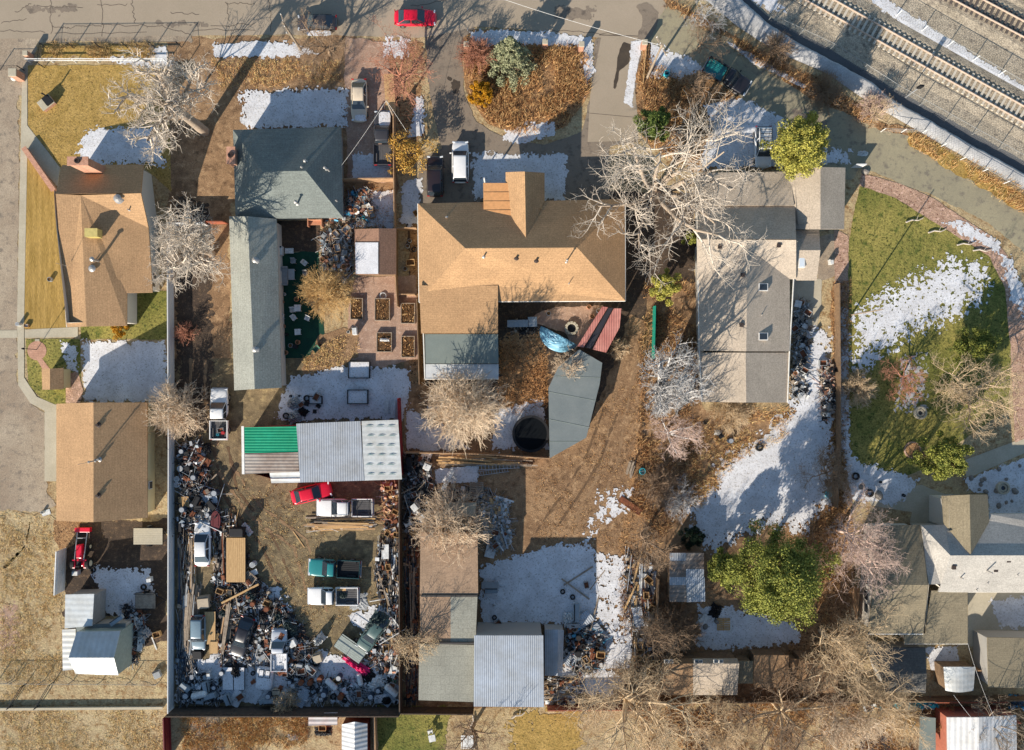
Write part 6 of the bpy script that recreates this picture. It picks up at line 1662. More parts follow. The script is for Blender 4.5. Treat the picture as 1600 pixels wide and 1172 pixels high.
# ------------------------------------------------------------------ small things: builders of one of each kind, then copies
cW = plain("white_enamel", L_(206,206,202), fine=.25); cG = plain("grey_plastic", L_(150,152,152)); cB = plain("blue_plastic", L_(66,140,170)); cDB = plain("dark_blue_steel", L_(54,68,84))
cR = plain("red_plastic", L_(176,40,44)); cGr = plain("green_plastic", L_(60,104,84)); cK = m_blk; cY = plain("yellow_foam", L_(214,190,110)); cO = plain("orange_clay", L_(184,130,100)); cT = plain("turquoise_plastic", L_(60,190,206))
cDk = plain("dark_grime", L_(58,54,54), rough=.8); cMut = plain("faded_terracotta", L_(180,130,104)); cBk = plain("brown_cardboard", L_(176,140,100)); cLt = plain("light_blue_grey_steel", L_(140,150,156))
cSoil = mat("garden_soil", L_(120,88,54), L_(74,56,38), 3, fine=.4, rough=.95, bump=.05)

def b_barrel(c, lid):
    t = empty("barrel", (0,0,0)); mb = MB(); mb.tube((0,0,0),(0,0,.88),.29,.29,16)
    for z in (.02,.3,.6,.86): mb.ring((0,0),.305,.28,z,z+.03,16)
    mb.build("body", c, t); g = MB(); g.tube((0,0,.885),(0,0,.90),.25,.25,14); g.build("lid", lid, t); return t
def b_tyre():
    t = empty("tyre", (0,0,0)); mb = MB(); mb.ring((0,0),.34,.19,0,.2,18); mb.build("tread", m_tyre, t, bevel=.03); return t
def b_pallet(m=None):
    t = empty("pallet", (0,0,0)); mb = MB()
    for k in range(7): mb.box((0, -.5 + k / 6, .125), (1.2, .11, .02))
    mb.build("deck_boards", m or m_wood, t); g = MB()
    for x in (-.54, 0, .54): g.box((x, 0, .06), (.09, 1.1, .1))
    g.build("stringers", m or m_wood, t); return t
def b_crate(m, inner=None):
    t = empty("crate", (0,0,0)); mb = MB()
    for s in (-1,1): mb.box((s*.39,0,.25),(.04,.6,.5)); mb.box((0,s*.29,.25),(.74,.04,.5))
    mb.box((0,0,.03),(.74,.54,.04)); mb.build("box", m, t); g = MB(); g.box((0,0,.22),(.7,.5,.2)); g.build("contents", inner or cSoil, t); return t
def b_bucket(c):
    t = empty("bucket", (0,0,0)); mb = MB(); mb.tube((0,0,0),(0,0,.03),.12,.12,12)
    P0 = MB(); P0.ring((0,0),.17,.15,0.0,.36,14); P0.build("body", c, t); mb.build("base", c, t); g = MB()
    for k in range(8):
        a, b = math.pi*k/8, math.pi*(k+1)/8; g.tube((.17*math.cos(a),0,.36+.1*math.sin(a)),(.17*math.cos(b),0,.36+.1*math.sin(b)),.008,.008,4)
    g.build("handle", m_steel, t); return t
def b_appliance(c, w=.7, d=.7, h=.9):
    t = empty("appliance", (0,0,0)); mb = MB(); mb.box((0,0,h/2),(w,d,h)); mb.build("cabinet", c, t, bevel=.03)
    g = MB(); g.box((0,-d/2-.012,h*.5),(w*.86,.02,h*.8)); g.build("door", c, t, bevel=.01); k = MB(); k.box((0,d*.38,h+.03),(w*.9,.1,.06)); k.build("control_panel", m_blk, t); return t
def b_beam(m, L=3.0, w=.18, th=.05, nm="plank"):
    mb = MB(); mb.box((0,0,th/2+.01),(L,w,th)); return mb.build(nm, m, bevel=.008)
def b_pipe(m, L=3.0, r=.04):
    mb = MB(); mb.ring((0,0),r,r*.7,0,L,10); o = mb.build("pipe", m); 
    for v in o.data.vertices: x, y, z = v.co; v.co = (z - L/2, y, x + r)
    return o
def b_board(m, w=1.2, l=2.4): 
    mb = MB(); mb.box((0,0,.02),(l,w,.02)); mb.box((0,w*.45,.04),(l,.04,.02)); mb.box((0,-w*.45,.04),(l,.04,.02)); return mb.build("sheet", m)
def b_chair(c):
    t = empty("garden_chair", (0,0,0)); mb = MB(); mb.box((0,0,.42),(.5,.5,.05)); mb.build("seat", c, t, bevel=.02); mb = MB(); mb.box((0,.26,.72),(.5,.05,.58),0,0,-.15,'x'); mb.build("backrest", c, t, bevel=.02)
    for x in (-.22,.22):
        for y in (-.22,.22): g = MB(); g.box((x,y,.2),(.04,.04,.42)); g.build("leg", c, t)
        g = MB(); g.box((x*1.1,0,.62),(.05,.48,.04)); g.build("armrest", c, t)
    return t
def b_table(c, w=1.2, l=.7, h=.7):
    t = empty("garden_table", (0,0,0)); mb = MB(); mb.box((0,0,h),(w,l,.05)); mb.build("tabletop", c, t, bevel=.02)
    for x in (-w*.42,w*.42):
        for y in (-l*.4,l*.4): g = MB(); g.box((x,y,h/2),(.05,.05,h)); g.build("leg", c, t)
    return t
def b_planter(c):
    t = empty("flower_pot", (0,0,0)); P0 = MB(); P0.ring((0,0),.25,.21,0,.4,16); P0.build("pot", c, t); g = MB(); g.tube((0,0,.02),(0,0,.34),.21,.21,14); g.build("soil", cSoil, t); return t
def b_rock(sd):
    rr = random.Random(sd); V = []; F = []; n, m_ = 9, 5
    for j in range(m_ + 1):
        ph = math.pi / 2 * j / m_
        for k in range(n):
            a = 2*math.pi*k/n; r = (.35 + .07*rr.random()) * math.cos(ph); V.append((r*math.cos(a), r*.8*math.sin(a), .26*math.sin(ph)+.02*rr.random()))
    for j in range(m_):
        for k in range(n): F.append((j*n+k, j*n+(k+1)%n, (j+1)*n+(k+1)%n, (j+1)*n+k))
    return mkobj("rock", V, F, mat("grey_rock", L_(150,142,132), L_(110,104,98), 3, fine=.2))
def b_barrow():
    t = empty("wheelbarrow", (0,0,0)); mb = MB()
    mb.add([(-.3,-.3,.55),(.45,-.3,.5),(.45,.3,.5),(-.3,.3,.55),(-.15,-.18,.28),(.28,-.18,.28),(.28,.18,.28),(-.15,.18,.28)],[(4,5,6,7),(0,4,7,3),(1,2,6,5),(0,1,5,4),(3,7,6,2)]); mb.build("tray", cGr, t)
    g = MB(); g.tube((-.9,-.28,.5),(.6,-.1,.25),.02,.02,6); g.tube((-.9,.28,.5),(.6,.1,.25),.02,.02,6); g.build("handles", m_wgrey, t); w = MB(); w.tube((.6,-.05,.18),(.6,.05,.18),.18,.18,12); w.build("wheel", m_tyre, t); return t
def b_ladder(m, L=3.6):
    mb = MB()
    for s in (-1,1): mb.box((0,s*.22,.06),(L,.05,.07))
    for k in range(int(L/.3)): mb.box((-L/2+.15+k*.3,0,.06),(.045,.44,.035))
    return mb.build("ladder", m)
def b_crumple(m, seed, nm="tarp", w=1.5, l=1.2, h=.6):
    rr = random.Random(seed); n = 14; V = []; F = []
    for j in range(n+1):
        for i in range(n+1):
            u, v = i/n*2-1, j/n*2-1; e = max(0, 1-(u*u+v*v)*.75); k = rr.uniform(.8,1.1)
            V.append((u*w/2*k, v*l/2*k, max(.015, h*e*rr.uniform(.35,1.1))))
    for j in range(n):
        for i in range(n): a = j*(n+1)+i; F.append((a,a+1,a+n+2,a+n+1))
    return mkobj(nm, V, F, m)
def b_tank(c):
    t = empty("tank", (0,0,0)); mb = MB(); mb.tube((-.7,0,.45),(.7,0,.45),.35,.35,16); mb.tube((.7,0,.45),(.85,0,.45),.35,.18,16); mb.tube((-.85,0,.45),(-.7,0,.45),.18,.35,16); mb.build("shell", c, t, smooth=False)
    g = MB(); [g.box((x,0,.08),(.08,.5,.18)) for x in (-.4,.4)]; g.build("stand", m_blk, t); return t
def b_engine():
    t = empty("engine_block", (0,0,0)); mb = MB(); mb.box((0,0,.28),(.65,.45,.4)); [mb.tube((-.22+.15*k,0,.48),(-.22+.15*k,0,.56),.05,.05,8) for k in range(4)]; mb.build("block", m_rust, t, bevel=.02)
    g = MB(); g.tube((-.34,0,.25),(-.42,0,.25),.16,.16,12); g.build("pulley", m_steel, t); return t

PROTO = {}; ZC = {}
KINDS = {
 'barrel_b': (lambda: b_barrel(cDB, m_steel), "dark blue steel barrel", "barrel", "barrel"),
 'barrel_w': (lambda: b_barrel(cW, cG), "white plastic barrel", "barrel", "barrel"),
 'barrel_r': (lambda: b_barrel(m_rust, m_rust), "rusty steel barrel", "barrel", "barrel"),
 'barrel_k': (lambda: b_barrel(cK, cK), "black open barrel", "barrel", "barrel"),
 'tyre': (b_tyre, "worn black tyre", "tyre", "tyre"),
 'pallet': (b_pallet, "pale wooden pallet", "pallet", "pallet"),
 'pallet_g': (lambda: b_pallet(m_wgrey), "grey weathered pallet", "pallet", "pallet"),
 'crate': (lambda: b_crate(m_wood), "open wooden crate", "crate", "crate"),
 'crate_g': (lambda: b_crate(cG, m_rust), "grey tote of rusty parts", "crate", "tote"),
 'crate_b': (lambda: b_crate(cBk, cG), "brown cardboard box", "cardboard_box", "box"),
 'bucket_w': (lambda: b_bucket(cW), "white bucket", "bucket", "bucket"),
 'bucket_k': (lambda: b_bucket(cK), "black bucket", "bucket", "bucket"),
 'bucket_b': (lambda: b_bucket(cT), "turquoise bucket", "bucket", "bucket"),
 'appl_w': (lambda: b_appliance(cW), "discarded white washing machine", "washing_machine", "appliance"),
 'appl_g': (lambda: b_appliance(cG, .8, .6, .7), "discarded grey stove", "stove", "appliance"),
 'cab_k': (lambda: b_appliance(cK, 1.0, .55, .8), "black steel cabinet", "cabinet", "cabinet"),
 'cab_l': (lambda: b_appliance(cLt, 1.1, .6, .7), "pale blue grey cabinet", "cabinet", "cabinet"),
 'cab_t': (lambda: b_appliance(plain("tan_cabinet_paint", L_(176,160,136)), .9, 1.0, .8), "tan metal cabinet", "cabinet", "cabinet"),
 'plank': (lambda: b_beam(m_wood, 3.2), "long fresh yellow plank", "plank", "plank"),
 'plank_g': (lambda: b_beam(m_wgrey, 3.6, .16), "long grey weathered plank", "plank", "plank"),
 'plank_w': (lambda: b_beam(cW, 2.2, .2), "white painted board", "board", "board"),
 'beam': (lambda: b_beam(m_wood, 4.6, .22, .22, "timber_beam"), "thick timber beam", "beam", "beam"),
 'pipe_s': (lambda: b_pipe(m_steel, 4.0), "long grey steel pipe", "pipe", "pipe"),
 'pipe_w': (lambda: b_pipe(cW, 3.2, .05), "white plastic pipe", "pipe", "pipe"),
 'pipe_r': (lambda: b_pipe(m_rust, 2.6), "rusty pipe", "pipe", "pipe"),
 'sheet_s': (lambda: b_board(c_greyb), "loose grey corrugated sheet", "metal_sheet", "sheet"),
 'sheet_w': (lambda: b_board(cW, 1.0, 1.6), "flat white panel", "panel", "panel"),
 'sheet_p': (lambda: b_board(m_wood, 1.2, 2.0), "bare plywood sheet", "plywood_sheet", "sheet"),
 'sheet_r': (lambda: b_board(m_rust, .9, 1.8), "rusty metal sheet", "metal_sheet", "sheet"),
 'sheet_n': (lambda: b_board(m_snow, 1.1, 1.7), "snow covered panel", "panel", "panel"),
 'chair_w': (lambda: b_chair(cW), "white garden chair", "garden_chair", "chair"),
 'chair_g': (lambda: b_chair(cG), "grey garden chair", "garden_chair", "chair"),
 'chair_k': (lambda: b_chair(cK), "black garden chair", "garden_chair", "chair"),
 'table_g': (lambda: b_table(cG), "grey garden table", "garden_table", "table"),
 'table_w': (lambda: b_table(cW, .75, .75, .6), "small white side table", "garden_table", "table"),
 'pot_o': (lambda: b_planter(cO), "orange clay flower pot", "flower_pot", "flower pot"),
 'pot_g': (lambda: b_planter(cG), "grey flower pot", "flower_pot", "flower pot"),
 'rock': (lambda: b_rock(4), "rounded grey rock", "rock", "rock"),
 'rock2': (lambda: b_rock(9), "angular grey rock", "rock", "rock"),
 'barrow': (b_barrow, "green wheelbarrow", "wheelbarrow", "wheelbarrow"),
 'ladder': (lambda: b_ladder(m_steel), "aluminium ladder lying flat", "ladder", "ladder"),
 'tarp_k': (lambda: b_crumple(cK, 1), "crumpled black tarp", "tarp", "tarp"),
 'tarp_b': (lambda: b_crumple(cB, 2), "crumpled blue tarp", "tarp", "tarp"),
 'tarp_w': (lambda: b_crumple(cW, 3), "crumpled white plastic sheeting", "plastic_sheeting", "sheeting"),
 'tarp_g': (lambda: b_crumple(cG, 4), "crumpled grey tarp", "tarp", "tarp"),
 'tarp_d': (lambda: b_crumple(plain("dark_green_canvas", L_(52,66,64)), 6), "crumpled dark green tarp", "tarp", "tarp"),
 'tank': (lambda: b_tank(cW), "white propane tank on its stand", "tank", "tank"),
 'engine': (b_engine, "rusty engine block", "engine_block", "engine"),
}
def put(kind, px, py, rz=None, label=None, s=1.0, z=0.03, group=None, tilt=0.0):
    fn, ph, nm, cat = KINDS[kind]
    if kind not in PROTO:
        o = fn(); o.name = nm; PROTO[kind] = o
    else: o = copy_tree(PROTO[kind])
    x, y, _ = G(px, py, z); o.location = (x, y, z)
    o.rotation_euler = (0, tilt, R.uniform(0, 6.28) if rz is None else rz)
    sv = s if isinstance(s, tuple) else (s, s, s)
    o.scale = sv; o["category"] = cat
    if label: o["label"] = label; 
    else: auto(o, ph, px, py)
    if group: o["group"] = group
    elif "group" in o.keys(): del o["group"]
    return o
GRP = {'plank_g': "weathered planks and boards about the yards", 'plank': "fresh planks about the yards", 'tyre': "worn tyres about the yards", 'pipe_s': "steel pipes about the junk yard", 'pipe_r': "rusty pipes about the junk yard", 'pallet': "wooden pallets about the yards"}
def scatter(kinds, poly, n, seed, z=(0.03, .25), rz=None, s=(.75, 1.15), rzj=.4, mind=4.0):
    rr = random.Random(seed); pts = []
    for k in range(n):
        for _ in range(12):
            px, py = rand_in(poly, rr)
            if all((px - a) ** 2 + (py - b) ** 2 > mind ** 2 for a, b in pts): break
        pts.append((px, py)); kd = rr.choice(kinds)
        a = rr.uniform(0, 6.28) if rz is None else rz + rr.gauss(0, rzj)
        put(kd, px, py, a, None, rr.uniform(*s), rr.uniform(*z), "assorted " + KINDS[kd][1] + "s of the yards", tilt=rr.gauss(0, .06))

# landmarks that exist already
for nm, x, y in (("round brick patio", 58, 548), ("green lawn snow patch", 1430, 480), ("blue tarp mound", 868, 532), ("black trampoline", 828, 676)): land(nm, x, y)

# uncountable scrap heaps: one mesh of hundreds of bits each
def scrap(poly, n, mats, label, seed, h=.6, size=(.06, .5), rod=.55, rz=None, cat="scrap heap", name="scrap_heap"):
    rr = random.Random(seed); mb = MB(); P = [G(*p)[:2] for p in poly]
    for k in range(int(n * 2.3)):
        x, y = rand_in(P, rr); z = abs(rr.gauss(0, .4)) * h + .03
        m = rr.randrange(len(mats)); a = rr.uniform(0, 6.28) if rz is None else rz + rr.gauss(0, .15)
        if rr.random() < rod:
            L = rr.uniform(.6, 2.2); tl = rr.gauss(0, .12); dx = math.cos(a) * L / 2; dy = math.sin(a) * L / 2
            mb.tube((x - dx, y - dy, max(.03, z - tl)), (x + dx, y + dy, max(.03, z + tl)), .025, .025, 4, m)
        else:
            w, l, t_ = rr.uniform(*size), rr.uniform(*size), rr.choice((.02, .04, .12, .25))
            mb.box((x, y, z + t_ / 2), (w, l, t_), a, m, rr.gauss(0, .35), rr.choice('xy'))
    return tag(mb.build(name, mats), label, cat, None, "stuff")
mix1 = [m_steel, m_rust, cLt, m_blk, cDk, m_snowd, m_wgrey, m_blk, cDk, m_blk]
mix2 = [m_wgrey, m_wood, m_rust, m_blk, cDk, cW, m_wgrey]
mix3 = [cLt, m_snow, cDk, m_steel, m_blk, m_snow, cDk]
scrap([(282,692),(318,690),(330,760),(345,800),(330,835),(282,835)], 620, mix1, "tangled metal scrap heap at the left of the junk yard", 1, .9)
scrap([(282,835),(306,835),(306,960),(282,960)], 260, mix2, "scrap lumber and pipe heap left of the old white sedan", 2, .5, rod=.8, rz=HP)
scrap([(278,950),(300,950),(310,1090),(278,1090)], 300, [cDB, cLt, m_wgrey, cDB], "blue grey pipes and bars heaped along the white fence", 3, .5, rod=.95, rz=HP+.1)
scrap([(290,1040),(345,1060),(350,1096),(285,1096)], 260, mix3, "snowy scrap heap in the corner of the junk yard", 4, .5)
scrap([(336,895),(395,895),(440,940),(480,985),(440,1000),(350,975),(335,940)], 460, mix1, "mixed scrap around the flatbed trailer hitch", 5, .5)
scrap([(425,965),(480,990),(500,1040),(470,1065),(430,1040)], 380, mix1, "mixed scrap heap around the grey pickup wreck", 6, .6)
scrap([(455,1060),(620,1060),(622,1096),(455,1096)], 380, mix3, "snowy scrap strewn along the bottom yard fence", 7, .3)
scrap([(592,845),(624,840),(624,960),(598,950),(585,900)], 420, mix1 + [m_wood], "scrap and boards heaped along the right yard fence", 8, .7, rod=.6, rz=HP)
scrap([(570,1010),(624,960),(624,1060),(600,1060)], 260, mix1 + [cO], "scrap around the tarp covered sedan", 9, .5)
scrap([(596,755),(624,755),(624,835),(604,835)], 240, [cMut, m_rust, cBk, cW, m_wood, cMut], "orange brick rubble and scrap beside the rack pickup", 10, .4)
scrap([(634,712),(672,712),(676,800),(655,830),(634,830)], 460, mix1, "dark scrap heap left of the tan bush by the barn", 11, .8)
scrap([(750,770),(792,778),(800,850),(770,862),(750,830)], 300, [cW, m_steel, m_wood, cLt, m_wgrey], "white and steel scrap right of the tan bush by the barn", 12, .4)
scrap([(632,835),(654,835),(654,1095),(634,1095)], 380, [m_wgrey, m_blk, cDB, m_rust], "dark old lumber stored between the fence and the long barn", 13, .4, rod=.7, rz=HP)
scrap([(885,960),(945,990),(940,1040),(900,1060),(885,1020)], 380, mix1 + [cB], "mixed scrap heap right of the narrow grey shed", 14, .5)
scrap([(975,865),(1020,880),(1022,1080),(995,1080),(985,980)], 520, mix2 + [m_steel], "long heap of lumber and scrap along the weathered fence", 15, .6, rod=.6, rz=HP)
scrap([(852,1058),(905,1058),(900,1098),(852,1098)], 220, mix2, "old lumber heap below the narrow grey shed", 16, .4, rod=.7, rz=.1)
scrap([(545,300),(580,295),(575,345),(500,350),(520,320)], 240, [cB, m_rust, cW, cMut, m_wgrey, m_blk, cDk, m_wgrey], "colourful clutter behind the slate green house", 17, .4)
scrap([(500,365),(552,350),(550,430),(530,445),(505,420)], 320, [cLt, m_blk, m_wgrey, cW, m_steel, cMut, cDk, m_wgrey], "garden clutter left of the red brown snowy shed", 18, .4)
scrap([(1240,470),(1262,470),(1262,620),(1236,620)], 200, [cG, m_blk, cW, m_wgrey], "garden clutter along the right wall of the grey house", 19, .3)
scrap([(1278,580),(1300,560),(1304,640),(1285,660)], 160, [m_blk, cW, cMut, m_wgrey], "small clutter by the lawn side fence", 20, .3)
scrap([(202,975),(216,985),(212,1035),(202,1040)], 120, mix1, "scrap leaning on the tall dark and white shed", 21, .5)
scrap([(192,940),(224,960),(228,1000),(206,1010)], 160, mix1 + [cW], "scrap beside the tall shed at the lower left", 22, .3)
scrap([(440,1010),(470,1010),(470,1030),(440,1030)], 60, mix1, "scrap in front of the grey pickup wreck", 23, .3)
scrap([(795,520),(840,520),(836,500),(800,500)], 30, [m_blk, m_wgrey], "small litter in the shaded courtyard", 24, .1)
scrap([(488,830),(588,822),(585,808),(490,815)], 60, [m_wood, cW], "broken wood around the lumber stack", 25, .2, rod=.8, rz=0.0)
scrap([(1395,1092),(1465,1092),(1465,1108),(1395,1106)], 60, [cT, cT, cW], "turquoise plastic toys and covers heaped behind the fence", 26, .3, rod=.1, cat="toys")
scrap([(1575,1085),(1600,1085),(1600,1105),(1575,1105)], 30, [cDB, cB], "blue plastic things at the right edge", 27, .3, rod=.1)
scrap([(690,765),(755,760),(760,790),(690,790)], 200, [m_wgrey, m_blk, m_steel], "old grey boards above the tiny pale shed", 28, .3, rod=.8, rz=-.1)

scrap([(330,800),(372,805),(362,905),(335,905)], 200, mix2, "scrap between the old white sedan and the flatbed trailer", 31, .4, rod=.7, rz=HP)
scrap([(345,985),(430,985),(430,1040),(345,1040)], 260, mix1, "tangled scrap between the dark junk sedan and the snowy wrecks", 32, .3)
# lumber stacks (thing > planks)
def lumber(px, py, rz, L, n, w, label, m, seed, cols=None, h=.5):
    rr = random.Random(seed); x, y, _ = G(px, py); t = empty("lumber_stack", (x, y, 0.02), rz, label, "lumber stack")
    for k in range(n):
        l = L * rr.uniform(.6, 1); mb = MB(); yy = rr.uniform(-w/2, w/2); zz = h * (1 - (2*yy/w) ** 2) * rr.random() + .05
        mb.box((rr.gauss(0, L*.08), yy, zz), (l, rr.uniform(.1, .2), .05), rr.gauss(0, .035), 0, rr.gauss(0, .02), 'y'); mb.build("plank", rr.choice(m), t)
    return t
lumber(735, 718, -.02, 7.5, 34, 1.3, "long stack of fresh yellow planks beside the courtyard fence", [m_wood, m_wood, m_wgrey], 1, h=.6)
lumber(795, 722, -.03, 5.0, 22, 1.0, "stack of pale planks below the black trampoline", [m_wood, m_wgrey], 2)
lumber(535, 816, .02, 7.0, 40, 1.6, "stack of yellow planks below the white rack pickup", [m_wood, m_wood, m_wgrey, cBk], 3, h=.6)
lumber(302, 880, HP, 7.5, 26, .8, "long thin boards left of the old white sedan", [m_wgrey, m_wood], 4)
lumber(298, 962, HP - .05, 7.0, 60, 2.0, "pale grey pipes and poles stacked upright of the blue grey hatchback", [m_wgrey, cG, m_wgrey], 5, h=.7)
lumber(356, 970, HP - .15, 6.5, 40, 1.3, "reddish grey boards stacked right of the narrow board trailer", [m_wgrey, m_rust, cBk, m_wgrey], 6, h=.6)
lumber(349, 866, HP, 6.0, 16, 1.0, "dark boards stacked between the old white sedan and the flatbed trailer", [m_wgrey, m_blk, m_rust], 7)
lumber(613, 895, HP + .05, 7.5, 30, 1.4, "white and grey boards stacked along the brown yard fence", [cW, m_wgrey, cLt], 8)
lumber(612, 1000, HP, 3.0, 14, .8, "orange boards by the brown yard fence", [cO, m_wood, cW], 9)
lumber(283, 890, HP, 8.0, 16, .5, "boards with blue shade painted in against the tall white fence", [cDB, m_wgrey], 10)  # blue of the shade is put into the board colours
lumber(878, 1086, .12, 4.0, 18, 1.2, "pale lumber below the narrow grey shed", [m_wgrey, cW], 11)
lumber(1003, 905, HP, 4.5, 24, 1.4, "weathered lumber left of the rusty patchwork shed", [m_wgrey, m_wood, cW], 12)
lumber(1000, 960, HP + .1, 4.5, 20, 1.2, "weathered lumber along the speckled snow", [m_wgrey, m_rust], 13)
lumber(642, 935, HP, 9.0, 30, 1.2, "dark old boards between the brown yard fence and the long barn", [m_wgrey, m_blk], 14)
lumber(985, 733, HP - .3, 1.8, 10, .7, "little stack of grey boards by the blue tote on the lane", [m_wgrey], 15)
lumber(787, 835, HP + .3, 2.6, 12, 1.4, "crossed steel poles by the dark ground right of the tan bush", [m_steel, m_wgrey], 16)
lumber(655, 800, HP, 3.8, 16, .8, "reddish boards in the dark scrap heap", [m_rust, m_wgrey, cW], 17)

# single things placed where the photograph shows them
put('beam', 376, 927, math.radians(27), "long orange timber beam lying slanted below the flatbed trailer", 1.0, .5)
put('plank', 467, 843, math.radians(-55), "single pale plank on the bare ground above the teal pickup", .7)
put('plank_w', 700, 750, math.radians(62), "wide white board leaning across the small snow patch", (1.2, 2.2, 1), .3)
put('ladder', 778, 729, math.radians(3), "long aluminium ladder beside the yellow planks", (1.35, 1.2, 1), .35)
put('ladder', 770, 737, math.radians(8), "second shorter ladder just below the long one", 1.0, .12)
put('pallet_g', 745, 763, 0.05, "reddish grey pallet below the small snow patch", (1.3, 1.2, 1), .3)
put('tarp_k', 575, 1055, None, "large crumpled black tarp below the magenta tarp", (1.5, 1.3, 1))
put('tarp_w', 590, 1066, .4, "shredded white plastic sheeting on the black tarp", (1.6, 1.2, .9), .2)
o = mkobj("tarp", *(lambda q: ([v.co[:] for v in q.data.vertices], [tuple(p.vertices) for p in q.data.polygons]))(b_crumple(plain("magenta_tarp", L_(206,20,96)), 8, w=3.4, l=1.1, h=.5)), plain("magenta_tarp", (0,0,0)))
for q in [x for x in bpy.data.objects if x.name.startswith("tarp") and x is not o and "category" not in x.keys() and x.parent is None and x not in PROTO.values()]: bpy.data.objects.remove(q)
o.location = G(557, 1036)[:2] + (.35,); o.rotation_euler = (0, 0, math.radians(-38)); tag(o, "crumpled magenta and red tarp at the end of the orange railed trailer", "tarp")
put('tarp_d', 588, 975, math.radians(60), "torn dark tarp draped over the green grey sedan", (1.9, 1.5, 1.2), .9)
put('tarp_g', 560, 940, 0, "flattened grey tarp left of the right scrap heap", (1.4, 1.6, .3))
put('barrel_w', 286, 731, None, None); put('barrel_w', 281, 747, None); put('barrel_w', 281, 756, None); put('barrel_k', 297, 731, None)
put('sheet_w', 322, 806, math.radians(50), "white panel lying over the junk above the maroon hood", (1.6, 1.5, 1), .5)
put('tarp_k', 340, 812, HP, None, (.9,.8,.5), .5)
t = empty("car_hood", G(341, 812)[:2] + (.75,), HP, "oval maroon car hood lying on the junk above the old white sedan", "car hood")
mb = MB(); P = [(1.2*math.cos(a*math.pi/10)*.95, .55*math.sin(a*math.pi/10)) for a in range(20)]; mb.prism(P, 0, .06); mb.build("panel", plain("maroon_enamel", L_(104,50,50), rough=.4), t, bevel=.02)
mb = MB(); mb.box((0,.3,.08),(1.2,.03,.03)); mb.box((0,-.3,.08),(1.2,.03,.03)); mb.build("brace", plain("maroon_enamel", (0,0,0)), t)
put('appl_w', 460, 1000, .5, "tall heap topped white cabinet at the grass edge of the junk yard", (1, 1.3, 1.2))
put('tarp_w', 500, 998, .8, "heap of white plastic sheeting with a long shadow in the junk yard", (1.0, .8, 2.6))
put('cab_t', 498, 1025, .3, "tan plywood box below the heap of white sheeting", 1.0)
put('cab_t', 322, 938, 0.1, "brown steel locker box below the old white sedan", (1.4, 1.3, 1.2))
put('cab_k', 312, 1020, 0, None, (1.0, 1.6, 1)); put('appl_w', 329, 1052, .1, "white panel box in the bottom left of the junk yard", (.5, 1, .8))
put('sheet_p', 334, 1012, HP, "bare plywood sheet at the end of the narrow board trailer", (.65, .8, 1), .8)
put('cab_l', 447, 1006, 0, None); put('cab_t', 434, 1078, 0, "green and cream box at the bottom fence of the junk yard", (.9, .6, .9))
for i, (x, y) in enumerate(((473,1063),(487,1063),(502,1058))): put('barrel_r', x, y, None)
put('tyre', 614, 968, None); put('tyre', 618, 975, None); put('pallet', 372, 968, .3, None); put('crate', 528, 1062, None)
put('sheet_w', 514, 1067, 0, None, .8, .05); put('tarp_k', 528, 1066, None, None, (.8, .7, .8))
put('sheet_w', 602, 862, HP, "upright white panel on the right scrap heap", (1.0, .8, 1), .7)
put('barrel_w', 398, 880, None); put('pallet_g', 389, 905, .9, None, 1.2, .5); put('tarp_k', 395, 900, None, None, .8)
put('sheet_w', 396, 895, .4, None, .6, .4)
for k in range(3): put('tarp_w', 382 + k * 4, 822 + k * 5, None, None, (.5, .5, .8), .2)
put('crate_g', 346, 672, .2, "grey tote of red parts in the bed of the white loaded pickup", .8, .78); put('bucket_b', 341, 679, 0, "small blue bucket in the bed of the white loaded pickup", .8, .78)
PR = b_barrel(cR, cR); PR.name = "fuel_can"; PR.location = G(350, 676, .8); PR.scale = (.6, .6, .5); tag(PR, "red fuel drum in the bed of the white loaded pickup", "drum")
put('plank', 530, 921, 0, "short yellow board in the bed of the old white pickup", (.5, 1.6, 1), .8); put('tarp_d', 536, 930, 0, "dark rag heap in the bed of the old white pickup", .6, .75)
put('appl_w', 122, 893, 0, "white box standing below the red tractor", (.9, .8, .8)); put('tyre', 146, 890, None, "black tyre right of the red tractor")
# heavy dark box casting the pointed shadows right of the flatbed trailer
put('cab_k', 376, 828, 0, "dark steel box with scrap on it above the flatbed trailer", (1.5, 1.6, 1.9))
scatter(['pipe_s','pipe_r','plank_g','bucket_w','tyre','crate_g','barrel_b','engine','sheet_r','pipe_w','cab_k','sheet_s'], [(283,695),(320,692),(342,800),(330,832),(283,832)], 40, 101, (.1, .8), mind=6)
scatter(['plank_g','pipe_s','plank_g','tarp_d','bucket_k','engine','pipe_r','tarp_k','tyre','crate'], [(338,905),(388,905),(430,950),(470,990),(440,1000),(400,960),(350,960)], 30, 102, (.05, .6), mind=6)
scatter(['sheet_n','plank_g','pipe_s','crate_g','sheet_s','tyre','barrel_b','sheet_n','pallet_g','cab_l'], [(285,1050),(390,1085),(620,1070),(620,1096),(285,1096)], 42, 103, (.05, .35), mind=8)
scatter(['pipe_s','tyre','crate_g','engine','bucket_w','sheet_w','plank_w','barrel_b','appl_g','cab_l'], [(428,985),(470,1000),(495,1045),(470,1060),(430,1060)], 30, 104, (.05, .6), mind=6)
scatter(['plank_w','pipe_w','plank_g','crate','engine','sheet_w','tyre','bucket_w','pipe_s'], [(595,850),(622,850),(622,1050),(602,1050),(600,960)], 34, 105, (.1, .7), HP, mind=6)
scatter(['crate_b','pot_o','plank','pipe_r','bucket_w','tyre','crate'], [(598,758),(622,758),(622,835),(605,835)], 16, 106, (.05, .4), mind=6)
